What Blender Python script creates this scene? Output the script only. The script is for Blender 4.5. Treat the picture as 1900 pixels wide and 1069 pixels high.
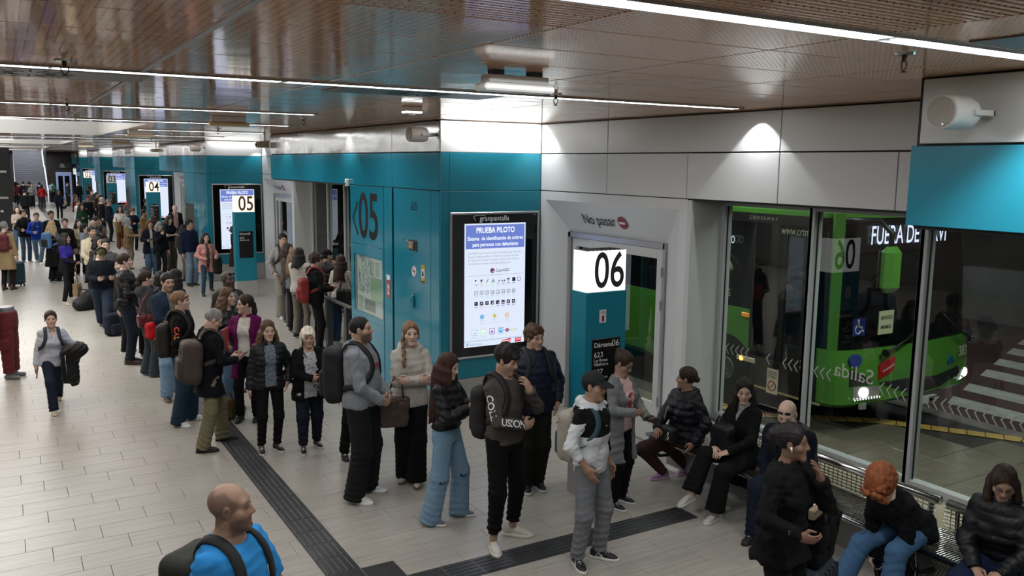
import bpy, bmesh, math, random
import numpy as np

random.seed(4)
SC = bpy.context.scene
for _o in list(bpy.data.objects): bpy.data.objects.remove(_o)

# ------------------------------------------------------------------ camera, world, exposure, lights
_cd = bpy.data.cameras.new('camera'); _cam = bpy.data.objects.new('camera', _cd); SC.collection.objects.link(_cam)
_cd.sensor_width = 36.0; _cd.lens = 36.0*1580.4/1900; _cd.clip_start = .05; _cd.clip_end = 400
def _aim(yaw, pitch, roll, loc):
    from mathutils import Matrix
    f = np.array([math.sin(yaw)*math.cos(pitch), math.cos(yaw)*math.cos(pitch), -math.sin(pitch)])
    r = np.array([math.cos(yaw), -math.sin(yaw), 0.0]); d = np.cross(f, r)
    r2 = r*math.cos(roll)+d*math.sin(roll); d2 = -r*math.sin(roll)+d*math.cos(roll)
    m = Matrix([[r2[i], -d2[i], -f[i], loc[i]] for i in range(3)]+[[0, 0, 0, 1]])
    _cam.matrix_world = m
_aim(.53795, .14388, -.01201, (0, 0, 3.35))
SC.camera = _cam
SC.view_settings.view_transform = 'Standard'; SC.view_settings.look = 'None'
SC.view_settings.exposure = 0.0; SC.view_settings.gamma = 1.0; SC.view_settings.use_curve_mapping = False
SC.cycles.max_bounces = 7; SC.cycles.diffuse_bounces = 3; SC.cycles.glossy_bounces = 4; SC.cycles.transparent_max_bounces = 16
SC.cycles.caustics_reflective = False; SC.cycles.caustics_refractive = False
_w = bpy.data.worlds.new('world'); SC.world = _w; _w.use_nodes = True
_w.node_tree.nodes['Background'].inputs[0].default_value = (.75, .85, 1, 1); _w.node_tree.nodes['Background'].inputs[1].default_value = .05

STRIP = 9.0          # radiance of the linear ceiling lamps
def area(name, loc, size, power, color=(1, 1, 1), rot=(0, 0, 0), sy=None):
    l = bpy.data.lights.new(name, 'AREA'); l.energy = power; l.color = color; l.shape = 'RECTANGLE'; l.size = size; l.size_y = sy or size
    o = bpy.data.objects.new(name, l); SC.collection.objects.link(o); o.location = loc; o.rotation_euler = rot
    return o
def spot(name, loc, power, angle=60, blend=.5, color=(1, 1, 1), rot=(0, 0, 0), radius=.03):
    l = bpy.data.lights.new(name, 'SPOT'); l.energy = power; l.color = color; l.spot_size = math.radians(angle); l.spot_blend = blend; l.shadow_soft_size = radius
    o = bpy.data.objects.new(name, l); SC.collection.objects.link(o); o.location = loc; o.rotation_euler = rot
    return o
# ceiling lamps between the strips, further lamps of the hall behind the viewer
for _y in (0.6, 4.2, 7.9, 11.6, 15.2, 18.8, 22.4, 27, 33, 40, 48, 57, 66):
    area('hall_lamp', (1.2, _y, 3.86), 6.5, 72 if _y < 30 else 125, (.965, .985, 1), sy=.25)
for _y in (12.5, 17.0): area('shop_lamp', (-1.6, _y, 3.7), 1.6, 42, (1, .72, .45), sy=1.2)
# added lights imitating the strips' scallops and wash where they meet the facade
for _k in range(5):
    _b = 14.75*_k
    spot('wall_washer', (4.74, 13.35+_b, 3.90), 34, 92, .2, rot=(0, 0, 0))
    spot('wall_washer', (4.74, 16.9+_b, 3.90), 26, 88, .2, rot=(0, 0, 0))
    spot('wall_washer', (6.27, 6.03+_b, 3.90), 36, 98, .2, rot=(0, 0, 0))
    spot('wall_washer', (6.27, 9.75+_b, 3.90), 22, 84, .3, rot=(0, 0, 0))
    area('wall_washer', (5.65, 9.86+_b, 3.88), 1.4, 15 if _k == 0 else 4.5, rot=(math.radians(25), 0, 0), sy=.04)  # stands in for a hidden strip portion above the end wall
spot('wall_washer', (4.40, 2.10, 3.88), 170, 110, .5, rot=(0, math.radians(-25), 0))  # added spot brightening the teal panel of the near fascia
for _k in range(4): area('bay_lamp', (5.75, 15.6+14.75*_k, 2.96), .6, 26, (1, 1, .96), sy=3.4)  # added lights brightening the recesses behind the fascia
# lamps of the bus roadway beyond the glass
for _x, _y in ((8.0, 4.0), (7.9, 8.4), (9.3, 4.6), (13.5, 8.5), (16.5, 12.5), (9.2, 1.0), (7.9, 11.5), (7.9, 15)): area('roadway_lamp', (_x, _y, 4.2), 1.2, 52, (.95, 1, .92), sy=.3)
# ------------------------------------------------------------------ helpers
COL = bpy.context.scene.collection
_pi = math.pi

def tag(o, label=None, cat=None, group=None, kind=None):
    if label: o['label'] = label
    if cat: o['category'] = cat
    if group: o['group'] = group
    if kind: o['kind'] = kind
    return o

def link(name, me, parent=None, loc=None, rz=0.0):
    o = bpy.data.objects.new(name, me); COL.objects.link(o)
    if parent is not None: o.parent = parent
    if loc is not None: o.location = loc
    if rz: o.rotation_euler = (0, 0, rz)
    return o

def empty(name, loc=(0, 0, 0), rz=0.0, parent=None):
    o = link(name, None, parent, loc, rz); o.empty_display_size = 0.1
    return o

# ---- materials
_M = {}
def nodes_of(name):
    m = bpy.data.materials.new(name); m.use_nodes = True
    nt = m.node_tree; b = nt.nodes['Principled BSDF']
    return m, nt, b

def srgb(h):
    if isinstance(h, str):
        c = [int(h[i:i+2], 16)/255 for i in (0, 2, 4)]
        return tuple(((x/12.92) if x <= .04045 else ((x+.055)/1.055)**2.4) for x in c)
    return tuple(h[:3])

def flat(c, rough=.6, metal=0.0, spec=.5, coat=0.0, name=None, emit=0.0, ecol=None):
    c = srgb(c); key = ('flat', c, rough, metal, spec, coat, emit, ecol)
    if key in _M: return _M[key]
    m, nt, b = nodes_of(name or 'surface')
    b.inputs['Base Color'].default_value = (*c, 1); b.inputs['Roughness'].default_value = rough
    b.inputs['Metallic'].default_value = metal; b.inputs['Specular IOR Level'].default_value = spec
    b.inputs['Coat Weight'].default_value = coat
    if emit:
        b.inputs['Emission Color'].default_value = (*(srgb(ecol) if ecol else c), 1); b.inputs['Emission Strength'].default_value = emit
    _M[key] = m
    return m

def noisy(c, rough=.6, amt=.25, scale=20, bump=0.0, bscale=None, metal=0.0, spec=.5, stretch=(1, 1, 1), name=None, coat=0.0):
    """procedural colour variation + fine relief"""
    c = srgb(c); key = ('noisy', c, rough, amt, scale, bump, bscale, metal, spec, stretch, coat)
    if key in _M: return _M[key]
    m, nt, b = nodes_of(name or 'material')
    N, L = nt.nodes, nt.links
    tc = N.new('ShaderNodeTexCoord'); mp = N.new('ShaderNodeMapping'); mp.inputs['Scale'].default_value = stretch
    L.new(tc.outputs['Object'], mp.inputs[0])
    n = N.new('ShaderNodeTexNoise'); n.inputs['Scale'].default_value = scale; n.inputs['Detail'].default_value = 3
    L.new(mp.outputs[0], n.inputs['Vector'])
    r = N.new('ShaderNodeMapRange'); r.inputs[3].default_value = 1-amt; r.inputs[4].default_value = 1+amt
    r.inputs[1].default_value = .25; r.inputs[2].default_value = .75
    L.new(n.outputs[0], r.inputs[0])
    mx = N.new('ShaderNodeVectorMath'); mx.operation = 'SCALE'; mx.inputs[0].default_value = c
    L.new(r.outputs[0], mx.inputs['Scale']); L.new(mx.outputs[0], b.inputs['Base Color'])
    b.inputs['Roughness'].default_value = rough; b.inputs['Metallic'].default_value = metal
    b.inputs['Specular IOR Level'].default_value = spec; b.inputs['Coat Weight'].default_value = coat
    if bump:
        n2 = N.new('ShaderNodeTexNoise'); n2.inputs['Scale'].default_value = bscale or scale*4; n2.inputs['Detail'].default_value = 2
        L.new(mp.outputs[0], n2.inputs['Vector'])
        bp = N.new('ShaderNodeBump'); bp.inputs['Strength'].default_value = bump; bp.inputs['Distance'].default_value = .004
        L.new(n2.outputs[0], bp.inputs['Height']); L.new(bp.outputs[0], b.inputs['Normal'])
    _M[key] = m
    return m

def attr_mat(name='skin', rough=.5):
    if name in _M: return _M[name]
    m, nt, b = nodes_of(name)
    a = nt.nodes.new('ShaderNodeAttribute'); a.attribute_name = 'Col'
    nt.links.new(a.outputs['Color'], b.inputs['Base Color'])
    b.inputs['Roughness'].default_value = rough; b.inputs['Specular IOR Level'].default_value = .35
    _M[name] = m
    return m

def glow(c, strength, name='glow'):
    return flat((0.02, 0.02, 0.02), .4, emit=strength, ecol=tuple(srgb(c)), name=name)

# ---- explicit mesh builder
class MB:
    def __init__(s): s.v = []; s.f = []; s.mi = []; s.sm = []
    def add(s, vs, fs, mi=0, sm=False):
        n = len(s.v); s.v += [tuple(map(float, p)) for p in vs]; s.f += [[n+i for i in f] for f in fs]; s.mi += [mi]*len(fs); s.sm += [sm]*len(fs)
        return s
    def box(s, x0, x1, y0, y1, z0, z1, mi=0):
        v = [(x, y, z) for z in (z0, z1) for y in (y0, y1) for x in (x0, x1)]
        return s.add(v, [(0, 2, 3, 1), (4, 5, 7, 6), (0, 1, 5, 4), (2, 6, 7, 3), (0, 4, 6, 2), (1, 3, 7, 5)], mi)
    def bbox(s, x0, x1, y0, y1, z0, z1, b, mi=0):
        """box with its edges chamfered by b"""
        X = (x0, x0+b, x1-b, x1); Y = (y0, y0+b, y1-b, y1); Z = (z0, z0+b, z1-b, z1)
        bm = bmesh.new(); ps = []
        for i in (0, 1, 2, 3):
            for j in (0, 1, 2, 3):
                for k in (0, 1, 2, 3):
                    if sum(a in (0, 3) for a in (i, j, k)) == 1: ps.append(bm.verts.new((X[i], Y[j], Z[k])))
        bmesh.ops.convex_hull(bm, input=ps); bm.verts.index_update()
        s.add([v.co[:] for v in bm.verts], [[v.index for v in f.verts] for f in bm.faces], mi); bm.free()
        return s
    def quad(s, a, b, c, d, mi=0): return s.add([a, b, c, d], [(0, 1, 2, 3)], mi)
    def prism(s, pts, axis, lo, hi, mi=0):
        """extrude 2-D outline (counter-clockwise) along axis"""
        def P(p, t):
            return {'x': (t, p[0], p[1]), 'y': (p[0], t, p[1]), 'z': (p[0], p[1], t)}[axis]
        n = len(pts); v = [P(p, lo) for p in pts]+[P(p, hi) for p in pts]
        fs = [tuple(range(n))[::-1], tuple(range(n, 2*n))]+[(i, (i+1) % n, n+(i+1) % n, n+i) for i in range(n)]
        return s.add(v, fs, mi)
    def tube(s, pts, r, n=8, mi=0, cap=True):
        pts = [np.array(p, float) for p in pts]; rs = r if isinstance(r, (list, tuple)) else [r]*len(pts)
        vs = []; fs = []; prev = None
        for i, p in enumerate(pts):
            d = pts[min(i+1, len(pts)-1)]-pts[max(i-1, 0)]; d = d/(np.linalg.norm(d)+1e-9)
            u = np.cross(d, (0, 0, 1) if abs(d[2]) < .9 else (1, 0, 0)) if prev is None else prev-d*(prev@d)
            u = u/(np.linalg.norm(u)+1e-9); prev = u; w = np.cross(d, u)
            for k in range(n):
                a = 2*_pi*k/n; vs.append(p+rs[i]*(u*math.cos(a)+w*math.sin(a)))
        for i in range(len(pts)-1):
            for k in range(n):
                a, b = i*n+k, i*n+(k+1) % n; fs.append((a, b, b+n, a+n))
        m = len(pts)
        if cap: fs += [tuple(range(n))[::-1], tuple(range((m-1)*n, m*n))]
        return s.add(vs, fs, mi, True)
    def lathe(s, prof, o=(0, 0, 0), n=24, mi=0, ax='z'):
        """prof = [(radius, height)] turned about an axis"""
        vs = []; fs = []
        for r, h in prof:
            for k in range(n):
                a = 2*_pi*k/n; c, t = r*math.cos(a), r*math.sin(a)
                vs.append({'z': (o[0]+c, o[1]+t, o[2]+h), 'x': (o[0]+h, o[1]+c, o[2]+t), 'y': (o[0]+t, o[1]+h, o[2]+c)}[ax])
        m = len(prof)
        for i in range(m-1):
            for k in range(n):
                a, b = i*n+k, i*n+(k+1) % n; fs.append((a, b, b+n, a+n))
        fs += [tuple(range(n))[::-1], tuple(range((m-1)*n, m*n))]
        return s.add(vs, fs, mi)
    def build(s, name, mats, parent=None, loc=None, rz=0.0):
        me = bpy.data.meshes.new(name); me.from_pydata(s.v, [], s.f)
        for m in (mats if isinstance(mats, (list, tuple)) else [mats]): me.materials.append(m)
        me.polygons.foreach_set('material_index', s.mi); me.polygons.foreach_set('use_smooth', s.sm); me.update()
        return link(name, me, parent, loc, rz)

# ---- flat lettering as thin geometry
_FC = {}
def text_mesh(body, size=1.0, bold=0.0, ax=1.0, extrude=0.0, align='CENTER', shear=0.0, space=1.0):
    key = (body, size, bold, ax, extrude, align, shear, space)
    if key in _FC: return _FC[key]
    cu = bpy.data.curves.new('lettering', 'FONT'); cu.body = body; cu.size = size; cu.align_x = align; cu.align_y = 'CENTER'
    cu.offset = bold*size; cu.extrude = extrude; cu.shear = shear; cu.resolution_u = 10 if size > .3 else (5 if size > .12 else 3); cu.space_character = space
    o = bpy.data.objects.new('lettering', cu); COL.objects.link(o)
    dg = bpy.context.evaluated_depsgraph_get(); me = bpy.data.meshes.new_from_object(o.evaluated_get(dg))
    bpy.data.objects.remove(o); bpy.data.curves.remove(cu)
    v = np.empty(len(me.vertices)*3); me.vertices.foreach_get('co', v); v = v.reshape(-1, 3); v[:, 0] *= ax
    f = [list(p.vertices) for p in me.polygons]; bpy.data.meshes.remove(me)
    _FC[key] = (v, f)
    return _FC[key]

def put_text(mb, body, o, u, w, size, mi=0, **k):
    """add lettering to a builder: o origin, u = reading direction, w = up direction"""
    v, f = text_mesh(body, size, **k); u = np.array(u, float); w = np.array(w, float); n = np.cross(u, w)
    mb.add([np.array(o)+u*p[0]+w*p[1]+n*p[2] for p in v], f, mi)
    return mb

# ------------------------------------------------------------------ figures: signed distance fields turned into one surface
F32 = np.float32
def grid(lo, hi, h):
    ax = [np.arange(lo[i], hi[i]+h, h, dtype=F32) for i in range(3)]
    return np.meshgrid(*ax, indexing='ij')

def nets(f, lo, h):
    s = f < 0
    c = np.zeros(tuple(n-1 for n in f.shape), np.int8)
    for i in (0, 1):
        for j in (0, 1):
            for k in (0, 1):
                c += s[i:s.shape[0]-1+i, j:s.shape[1]-1+j, k:s.shape[2]-1+k]
    act = (c > 0) & (c < 8)
    I = np.argwhere(act)
    if len(I) == 0: return np.zeros((0, 3)), np.zeros((0, 4), int)
    cor = [(i, j, k) for i in (0, 1) for j in (0, 1) for k in (0, 1)]
    V = np.stack([f[I[:, 0]+a, I[:, 1]+b, I[:, 2]+d] for a, b, d in cor], 1)
    pos = np.zeros((len(I), 3), F32); cnt = np.zeros(len(I), F32)
    for a in range(8):
        for ax, st in ((0, 4), (1, 2), (2, 1)):
            if cor[a][ax] == 0:
                b = a+st; m = (V[:, a] < 0) != (V[:, b] < 0)
                t = np.where(m, V[:, a]/(V[:, a]-V[:, b]+1e-12), 0)
                p = np.tile(np.array(cor[a], F32), (len(I), 1)); p[:, ax] += t
                pos += p*m[:, None]; cnt += m
    P = (I+pos/cnt[:, None])*h+np.array(lo)
    idm = -np.ones(act.shape, np.int32); idm[act] = np.arange(len(I))
    Q = []
    for ax in range(3):
        sl0 = [slice(None)]*3; sl1 = [slice(None)]*3; sl0[ax] = slice(0, -1); sl1[ax] = slice(1, None)
        a, b = s[tuple(sl0)], s[tuple(sl1)]
        E = np.argwhere(a != b); o1, o2 = [i for i in range(3) if i != ax]
        ok = (E[:, o1] > 0) & (E[:, o2] > 0) & (E[:, o1] < act.shape[o1]) & (E[:, o2] < act.shape[o2]); E = E[ok]
        def at(d1, d2):
            J = E.copy(); J[:, o1] -= d1; J[:, o2] -= d2
            return idm[J[:, 0], J[:, 1], J[:, 2]]
        q = np.stack([at(1, 1), at(0, 1), at(0, 0), at(1, 0)], 1)
        flip = a[E[:, 0], E[:, 1], E[:, 2]] ^ (ax == 1)
        q = np.where(flip[:, None], q, q[:, ::-1]); Q.append(q)
    return P, np.concatenate(Q)

def mesh_np(name, V, Q, mats, col=None, mi=None, smooth=True):
    me = bpy.data.meshes.new(name); n = len(Q); k = Q.shape[1]
    me.vertices.add(len(V)); me.vertices.foreach_set('co', np.ascontiguousarray(V, F32).ravel())
    me.loops.add(n*k); me.loops.foreach_set('vertex_index', np.ascontiguousarray(Q, np.int32).ravel())
    me.polygons.add(n); me.polygons.foreach_set('loop_start', np.arange(0, n*k, k, dtype=np.int32))
    me.polygons.foreach_set('use_smooth', np.full(n, smooth))
    for m in (mats if isinstance(mats, (list, tuple)) else [mats]): me.materials.append(m)
    if mi is not None: me.polygons.foreach_set('material_index', np.ascontiguousarray(mi, np.int32))
    me.update(calc_edges=True)
    if col is not None:
        a = me.color_attributes.new('Col', 'FLOAT_COLOR', 'POINT')
        a.data.foreach_set('color', np.concatenate([col, np.ones((len(col), 1))], 1).astype(F32).ravel())
    return me

def smin(a, b, k):
    h = np.maximum(k-np.abs(a-b), 0)/k
    return np.minimum(a, b)-h*h*k*.25
def smax(a, b, k): return -smin(-a, -b, k)

def cap(P, a, b, ra, rb=None, sq=None):
    """tapered capsule"""
    rb = ra if rb is None else rb
    ba = [b[i]-a[i] for i in range(3)]; L = sum(x*x for x in ba)+1e-9
    pa = [P[i]-a[i] for i in range(3)]
    t = np.clip((pa[0]*ba[0]+pa[1]*ba[1]+pa[2]*ba[2])/L, 0, 1)
    d = np.sqrt(sum((pa[i]-t*ba[i])**2 for i in range(3)))
    return d-(ra+(rb-ra)*t)

def ell(P, c, r):
    q = [(P[i]-c[i])/r[i] for i in range(3)]
    k0 = np.sqrt(q[0]**2+q[1]**2+q[2]**2)
    k1 = np.sqrt((q[0]/r[0])**2+(q[1]/r[1])**2+(q[2]/r[2])**2)
    return k0*(k0-1)/(k1+1e-6)

def rbox(P, c, hs, r):
    q = [np.abs(P[i]-c[i])-hs[i]+r for i in range(3)]
    return np.sqrt(sum(np.maximum(x, 0)**2 for x in q))+np.minimum(np.maximum(q[0], np.maximum(q[1], q[2])), 0)-r

def loft(P, T, off=0.0, p=2.3):
    """stack of ellipses: rows (z, half width, half depth, y centre)"""
    T = np.array(T, float); z = P[2]
    a = np.interp(z, T[:, 0], T[:, 1]).astype(F32)+off; b = np.interp(z, T[:, 0], T[:, 2]).astype(F32)+off
    y = np.interp(z, T[:, 0], T[:, 3]).astype(F32)
    q = (np.abs(P[0]/a)**p+np.abs((P[1]-y)/b)**p)**(1/p)
    d = (q-1)*np.minimum(a, b)
    return smax(d, np.maximum(T[0, 0]-z, z-T[-1, 0]), .02)

def wob(P, rs, amp, wl=.09, st=(1, 1, 1)):
    """soft folds"""
    d = 0
    for i in range(3):
        k = rs.normal(size=3)*np.array(st); k = k/np.linalg.norm(k)*2*_pi/(wl*rs.uniform(.7, 1.5))
        d = d+np.sin(P[0]*k[0]+P[1]*k[1]+P[2]*k[2]+rs.uniform(0, 6.28))
    return d*amp/1.7

def frame(P, o, R):
    """world arrays into a frame with axes = rows of R"""
    d = [P[i]-o[i] for i in range(3)]
    return [d[0]*R[k][0]+d[1]*R[k][1]+d[2]*R[k][2] for k in range(3)]

def unit(v): v = np.array(v, float); return v/(np.linalg.norm(v)+1e-9)
def rot(ax, a):
    c, s = math.cos(a), math.sin(a)
    return np.array({'x': [[1, 0, 0], [0, c, -s], [0, s, c]], 'y': [[c, 0, s], [0, 1, 0], [-s, 0, c]], 'z': [[c, -s, 0], [s, c, 0], [0, 0, 1]]}[ax])
# ------------------------------------------------------------------ materials of the room
def wood_tile():
    m, nt, b = nodes_of('pale_tile'); N, L = nt.nodes, nt.links
    tc = N.new('ShaderNodeTexCoord'); oi = N.new('ShaderNodeObjectInfo'); geo = N.new('ShaderNodeNewGeometry')
    mp = N.new('ShaderNodeMapping'); mp.inputs['Scale'].default_value = (1.2, 16, 1); L.new(geo.outputs['Position'], mp.inputs[0])
    n = N.new('ShaderNodeTexNoise'); n.inputs['Scale'].default_value = 1.6; n.inputs['Detail'].default_value = 5; L.new(mp.outputs[0], n.inputs['Vector'])
    n2 = N.new('ShaderNodeTexNoise'); n2.inputs['Scale'].default_value = .9; L.new(geo.outputs['Position'], n2.inputs['Vector'])
    cr = N.new('ShaderNodeValToRGB'); cr.color_ramp.elements[0].color = (.285, .268, .238, 1); cr.color_ramp.elements[1].color = (.375, .355, .318, 1)
    cr.color_ramp.elements[0].position = .3; cr.color_ramp.elements[1].position = .7
    L.new(n.outputs[0], cr.inputs[0])
    mr = N.new('ShaderNodeMapRange'); mr.inputs[3].default_value = .90; mr.inputs[4].default_value = 1.08; L.new(n2.outputs[0], mr.inputs[0])
    mx = N.new('ShaderNodeVectorMath'); mx.operation = 'SCALE'; L.new(cr.outputs[0], mx.inputs[0]); L.new(mr.outputs[0], mx.inputs['Scale'])
    L.new(mx.outputs[0], b.inputs['Base Color']); b.inputs['Roughness'].default_value = .30; b.inputs['Specular IOR Level'].default_value = .45
    return m

def perforated():
    """brown lacquered ceiling sheet with rows of small holes"""
    m, nt, b = nodes_of('perforated_sheet'); N, L = nt.nodes, nt.links
    geo = N.new('ShaderNodeNewGeometry'); sp = N.new('ShaderNodeSeparateXYZ'); L.new(geo.outputs['Position'], sp.inputs[0])
    def cell(sock, per):
        d = N.new('ShaderNodeMath'); d.operation = 'DIVIDE'; d.inputs[1].default_value = per; L.new(sock, d.inputs[0])
        f = N.new('ShaderNodeMath'); f.operation = 'FRACT'; L.new(d.outputs[0], f.inputs[0])
        s = N.new('ShaderNodeMath'); s.operation = 'SUBTRACT'; s.inputs[1].default_value = .5; L.new(f.outputs[0], s.inputs[0])
        q = N.new('ShaderNodeMath'); q.operation = 'MULTIPLY'; q.inputs[1].default_value = per; L.new(s.outputs[0], q.inputs[0])
        r = N.new('ShaderNodeMath'); r.operation = 'POWER'; r.inputs[1].default_value = 2; L.new(q.outputs[0], r.inputs[0]); return r
    a = cell(sp.outputs[0], .040); c = cell(sp.outputs[1], .030)
    ad = N.new('ShaderNodeMath'); L.new(a.outputs[0], ad.inputs[0]); L.new(c.outputs[0], ad.inputs[1])
    lt = N.new('ShaderNodeMath'); lt.operation = 'LESS_THAN'; lt.inputs[1].default_value = .0058**2; L.new(ad.outputs[0], lt.inputs[0])
    n = N.new('ShaderNodeTexNoise'); n.inputs['Scale'].default_value = .8; L.new(geo.outputs['Position'], n.inputs['Vector'])
    cr = N.new('ShaderNodeValToRGB'); cr.color_ramp.elements[0].color = (.72, .41, .25, 1); cr.color_ramp.elements[1].color = (.84, .51, .325, 1); L.new(n.outputs[0], cr.inputs[0])
    mx = N.new('ShaderNodeMix'); mx.data_type = 'RGBA'; L.new(lt.outputs[0], mx.inputs['Factor']); L.new(cr.outputs[0], mx.inputs['A']); mx.inputs['B'].default_value = (.16, .08, .045, 1)
    L.new(mx.outputs['Result'], b.inputs['Base Color'])
    b.inputs['Roughness'].default_value = .09; b.inputs['Metallic'].default_value = 0; b.inputs['Specular IOR Level'].default_value = .8
    n3 = N.new('ShaderNodeTexNoise'); n3.inputs['Scale'].default_value = 1.1; L.new(geo.outputs['Position'], n3.inputs['Vector'])
    bp = N.new('ShaderNodeBump'); bp.inputs['Strength'].default_value = .10; bp.inputs['Distance'].default_value = .06; L.new(n3.outputs[0], bp.inputs['Height']); L.new(bp.outputs[0], b.inputs['Normal'])
    return m

def sheet(c, rough=.12, metal=0.0, spec=.5, wave=.10, name='lacquered_sheet'):
    """painted sheet metal, not quite flat"""
    m, nt, b = nodes_of(name); N, L = nt.nodes, nt.links
    geo = N.new('ShaderNodeNewGeometry')
    b.inputs['Base Color'].default_value = (*srgb(c), 1); b.inputs['Roughness'].default_value = rough; b.inputs['Metallic'].default_value = metal; b.inputs['Specular IOR Level'].default_value = spec
    n3 = N.new('ShaderNodeTexNoise'); n3.inputs['Scale'].default_value = 1.3; L.new(geo.outputs['Position'], n3.inputs['Vector'])
    bp = N.new('ShaderNodeBump'); bp.inputs['Strength'].default_value = wave; bp.inputs['Distance'].default_value = .06; L.new(n3.outputs[0], bp.inputs['Height']); L.new(bp.outputs[0], b.inputs['Normal'])
    return m

def thin_glass(tint=(.93, .96, .95), ior=1.75):
    m = bpy.data.materials.new('window_glass'); m.use_nodes = True; nt = m.node_tree; N, L = nt.nodes, nt.links
    N.remove(N['Principled BSDF']); out = N['Material Output']
    t = N.new('ShaderNodeBsdfTransparent'); t.inputs[0].default_value = (*tint, 1); g = N.new('ShaderNodeBsdfGlossy'); g.inputs['Roughness'].default_value = .012
    f = N.new('ShaderNodeFresnel'); f.inputs[0].default_value = ior; mx = N.new('ShaderNodeMixShader')
    gm = N.new('ShaderNodeNewGeometry'); sb_ = N.new('ShaderNodeMath'); sb_.operation = 'SUBTRACT'; sb_.inputs[0].default_value = 1; L.new(gm.outputs['Backfacing'], sb_.inputs[1])
    ml = N.new('ShaderNodeMath'); ml.operation = 'MULTIPLY'; L.new(f.outputs[0], ml.inputs[0]); L.new(sb_.outputs[0], ml.inputs[1])   # reflect once, at the outer face
    L.new(ml.outputs[0], mx.inputs[0]); L.new(t.outputs[0], mx.inputs[1]); L.new(g.outputs[0], mx.inputs[2]); L.new(mx.outputs[0], out.inputs[0])
    return m

M_TILE = wood_tile(); M_GROUT = flat('3a3733', .8, name='grout'); M_PERF = perforated()
M_TEAL = sheet((.012, .205, .30), .10, spec=.6, wave=.07, name='teal_sheet'); M_TEALM = sheet((.012, .185, .262), .30, spec=.45, wave=.03, name='teal_panel')
M_SILVER = sheet((.62, .62, .61), .17, metal=.8, wave=.25, name='brushed_silver_sheet'); M_GREY = sheet((.60, .625, .63), .28, spec=.45, wave=.05, name='pale_grey_sheet')
M_GREY2 = sheet((.52, .54, .53), .35, spec=.4, wave=.03, name='warm_grey_sheet'); M_PLINTH = noisy((.32, .32, .31), .4, .08, 3, name='plinth_grey')
M_JOINT = flat('141516', .7, name='joint'); M_ALU = flat((.42, .43, .44), .32, metal=.6, name='aluminium'); M_STEEL = noisy((.52, .52, .52), .22, .15, 8, metal=1.0, stretch=(1, .1, 1), name='stainless_steel')
M_GLASS = thin_glass(); M_BLACK = flat('08090b', .10, spec=.6, name='black_glass'); M_DARK = flat('17181a', .45, name='dark_grey'); M_WHITE = flat('dfe0de', .5, name='white_paint')
M_TACT = noisy((.026, .027, .030), .38, .3, 6, .3, 90, name='black_rubber'); M_CHAR = flat('0b0c0e', .6, spec=.15, name='lettering_black')
M_LENS = glow((1.0, 1.0, 1.0), STRIP, 'lamp_lens')

# ------------------------------------------------------------------ floor
TL, TW = .605, .2995
fl = MB().box(-9, 6.9, -3, 96, -.12, -.012).build('floor', M_GROUT); tag(fl, kind='structure')
_tile = MB().bbox(.0018, TL-.0018, .0014, TW-.0014, -.012, 0, .0016).build('tile', M_TILE, fl); _tm = _tile.data
spots_ = []
rest = MB(); j0 = 8.356
for r in range(-32, 170):
    y0 = j0+r*TW
    if y0 > 58: break
    off = .379-(2/3)*TL*(-r) if True else 0
    x = (off % TL)-9.0-((-9.0) % TL)
    x = off-math.ceil((off+8.9)/TL)*TL+TL
    while x < 6.85:
        cx, cy = x+TL/2, y0+TW/2; az = math.degrees(math.atan2(cx, cy)); x1 = min(x+TL, 6.88)
        on_tact = (2.07 < cx < 2.37 and cy > 6.4)
        if -2.5 < az < 60 and cy > 3.2: spots_.append((cx*cx+cy*cy, x, y0))
        else: rest.quad((x+.0015, y0+.0015, 0), (x1-.0015, y0+.0015, 0), (x1-.0015, y0+TW-.0015, 0), (x+.0015, y0+TW-.0015, 0))
        x += TL
spots_.sort(); _tile.location = (spots_[0][1], spots_[0][2], 0)
for d, x, y0 in spots_[1:300]:
    if x+TL < 6.95: link('tile', _tm, fl, (x, y0, 0))
for d, x, y0 in spots_[300:]:
    x1 = min(x+TL, 6.88); rest.quad((x+.0015, y0+.0015, 0), (x1-.0015, y0+.0015, 0), (x1-.0015, y0+TW-.0015, 0), (x+.0015, y0+TW-.0015, 0))
rest.quad((-9, 58.2, -.001), (6.88, 58.2, -.001), (6.88, 96, -.001), (-9, 96, -.001))
tag(rest.build('tiles_beyond', M_TILE, fl), kind='stuff')
# tactile guiding strips
st = empty('tactile_strip', (2.22, 6.38, 0)); tag(st, 'long black ribbed tactile strip running down the hall beside the queue', 'tactile strip')
mb = MB().bbox(-.148, .148, .0005, .2995, 0, .005, .0015)
for k in range(5): mb.bbox(-.125+k*.0555, -.097+k*.0555, .012, .288, .004, .010, .003)
tt = mb.build('rubber_tile', M_TACT, st)
for k in range(1, 120): link('rubber_tile', tt.data, st, (0, k*.30, 0))
far = MB().box(-.148, .148, 36.0, 66, 0, .006).build('strip_beyond', M_TACT, st); tag(far, kind='stuff')
sb = empty('tactile_strip', (2.66, 5.93, 0)); tag(sb, 'short black ribbed tactile strip leading to the numbered teal pillar', 'tactile strip')
mb = MB().bbox(.0005, .291, -.148, .148, 0, .005, .0015)
for k in range(5): mb.bbox(.012, .279, -.125+k*.0555, -.097+k*.0555, .004, .010, .003)
tt = mb.build('rubber_tile', M_TACT, sb)
for k in range(1, 10): link('rubber_tile', tt.data, sb, (k*.2915, 0, 0))
sd = empty('tactile_corner', (2.07, 5.79, 0)); tag(sd, 'black studded rubber pad where the two tactile strips meet', 'tactile pad')
mb = MB()
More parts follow.
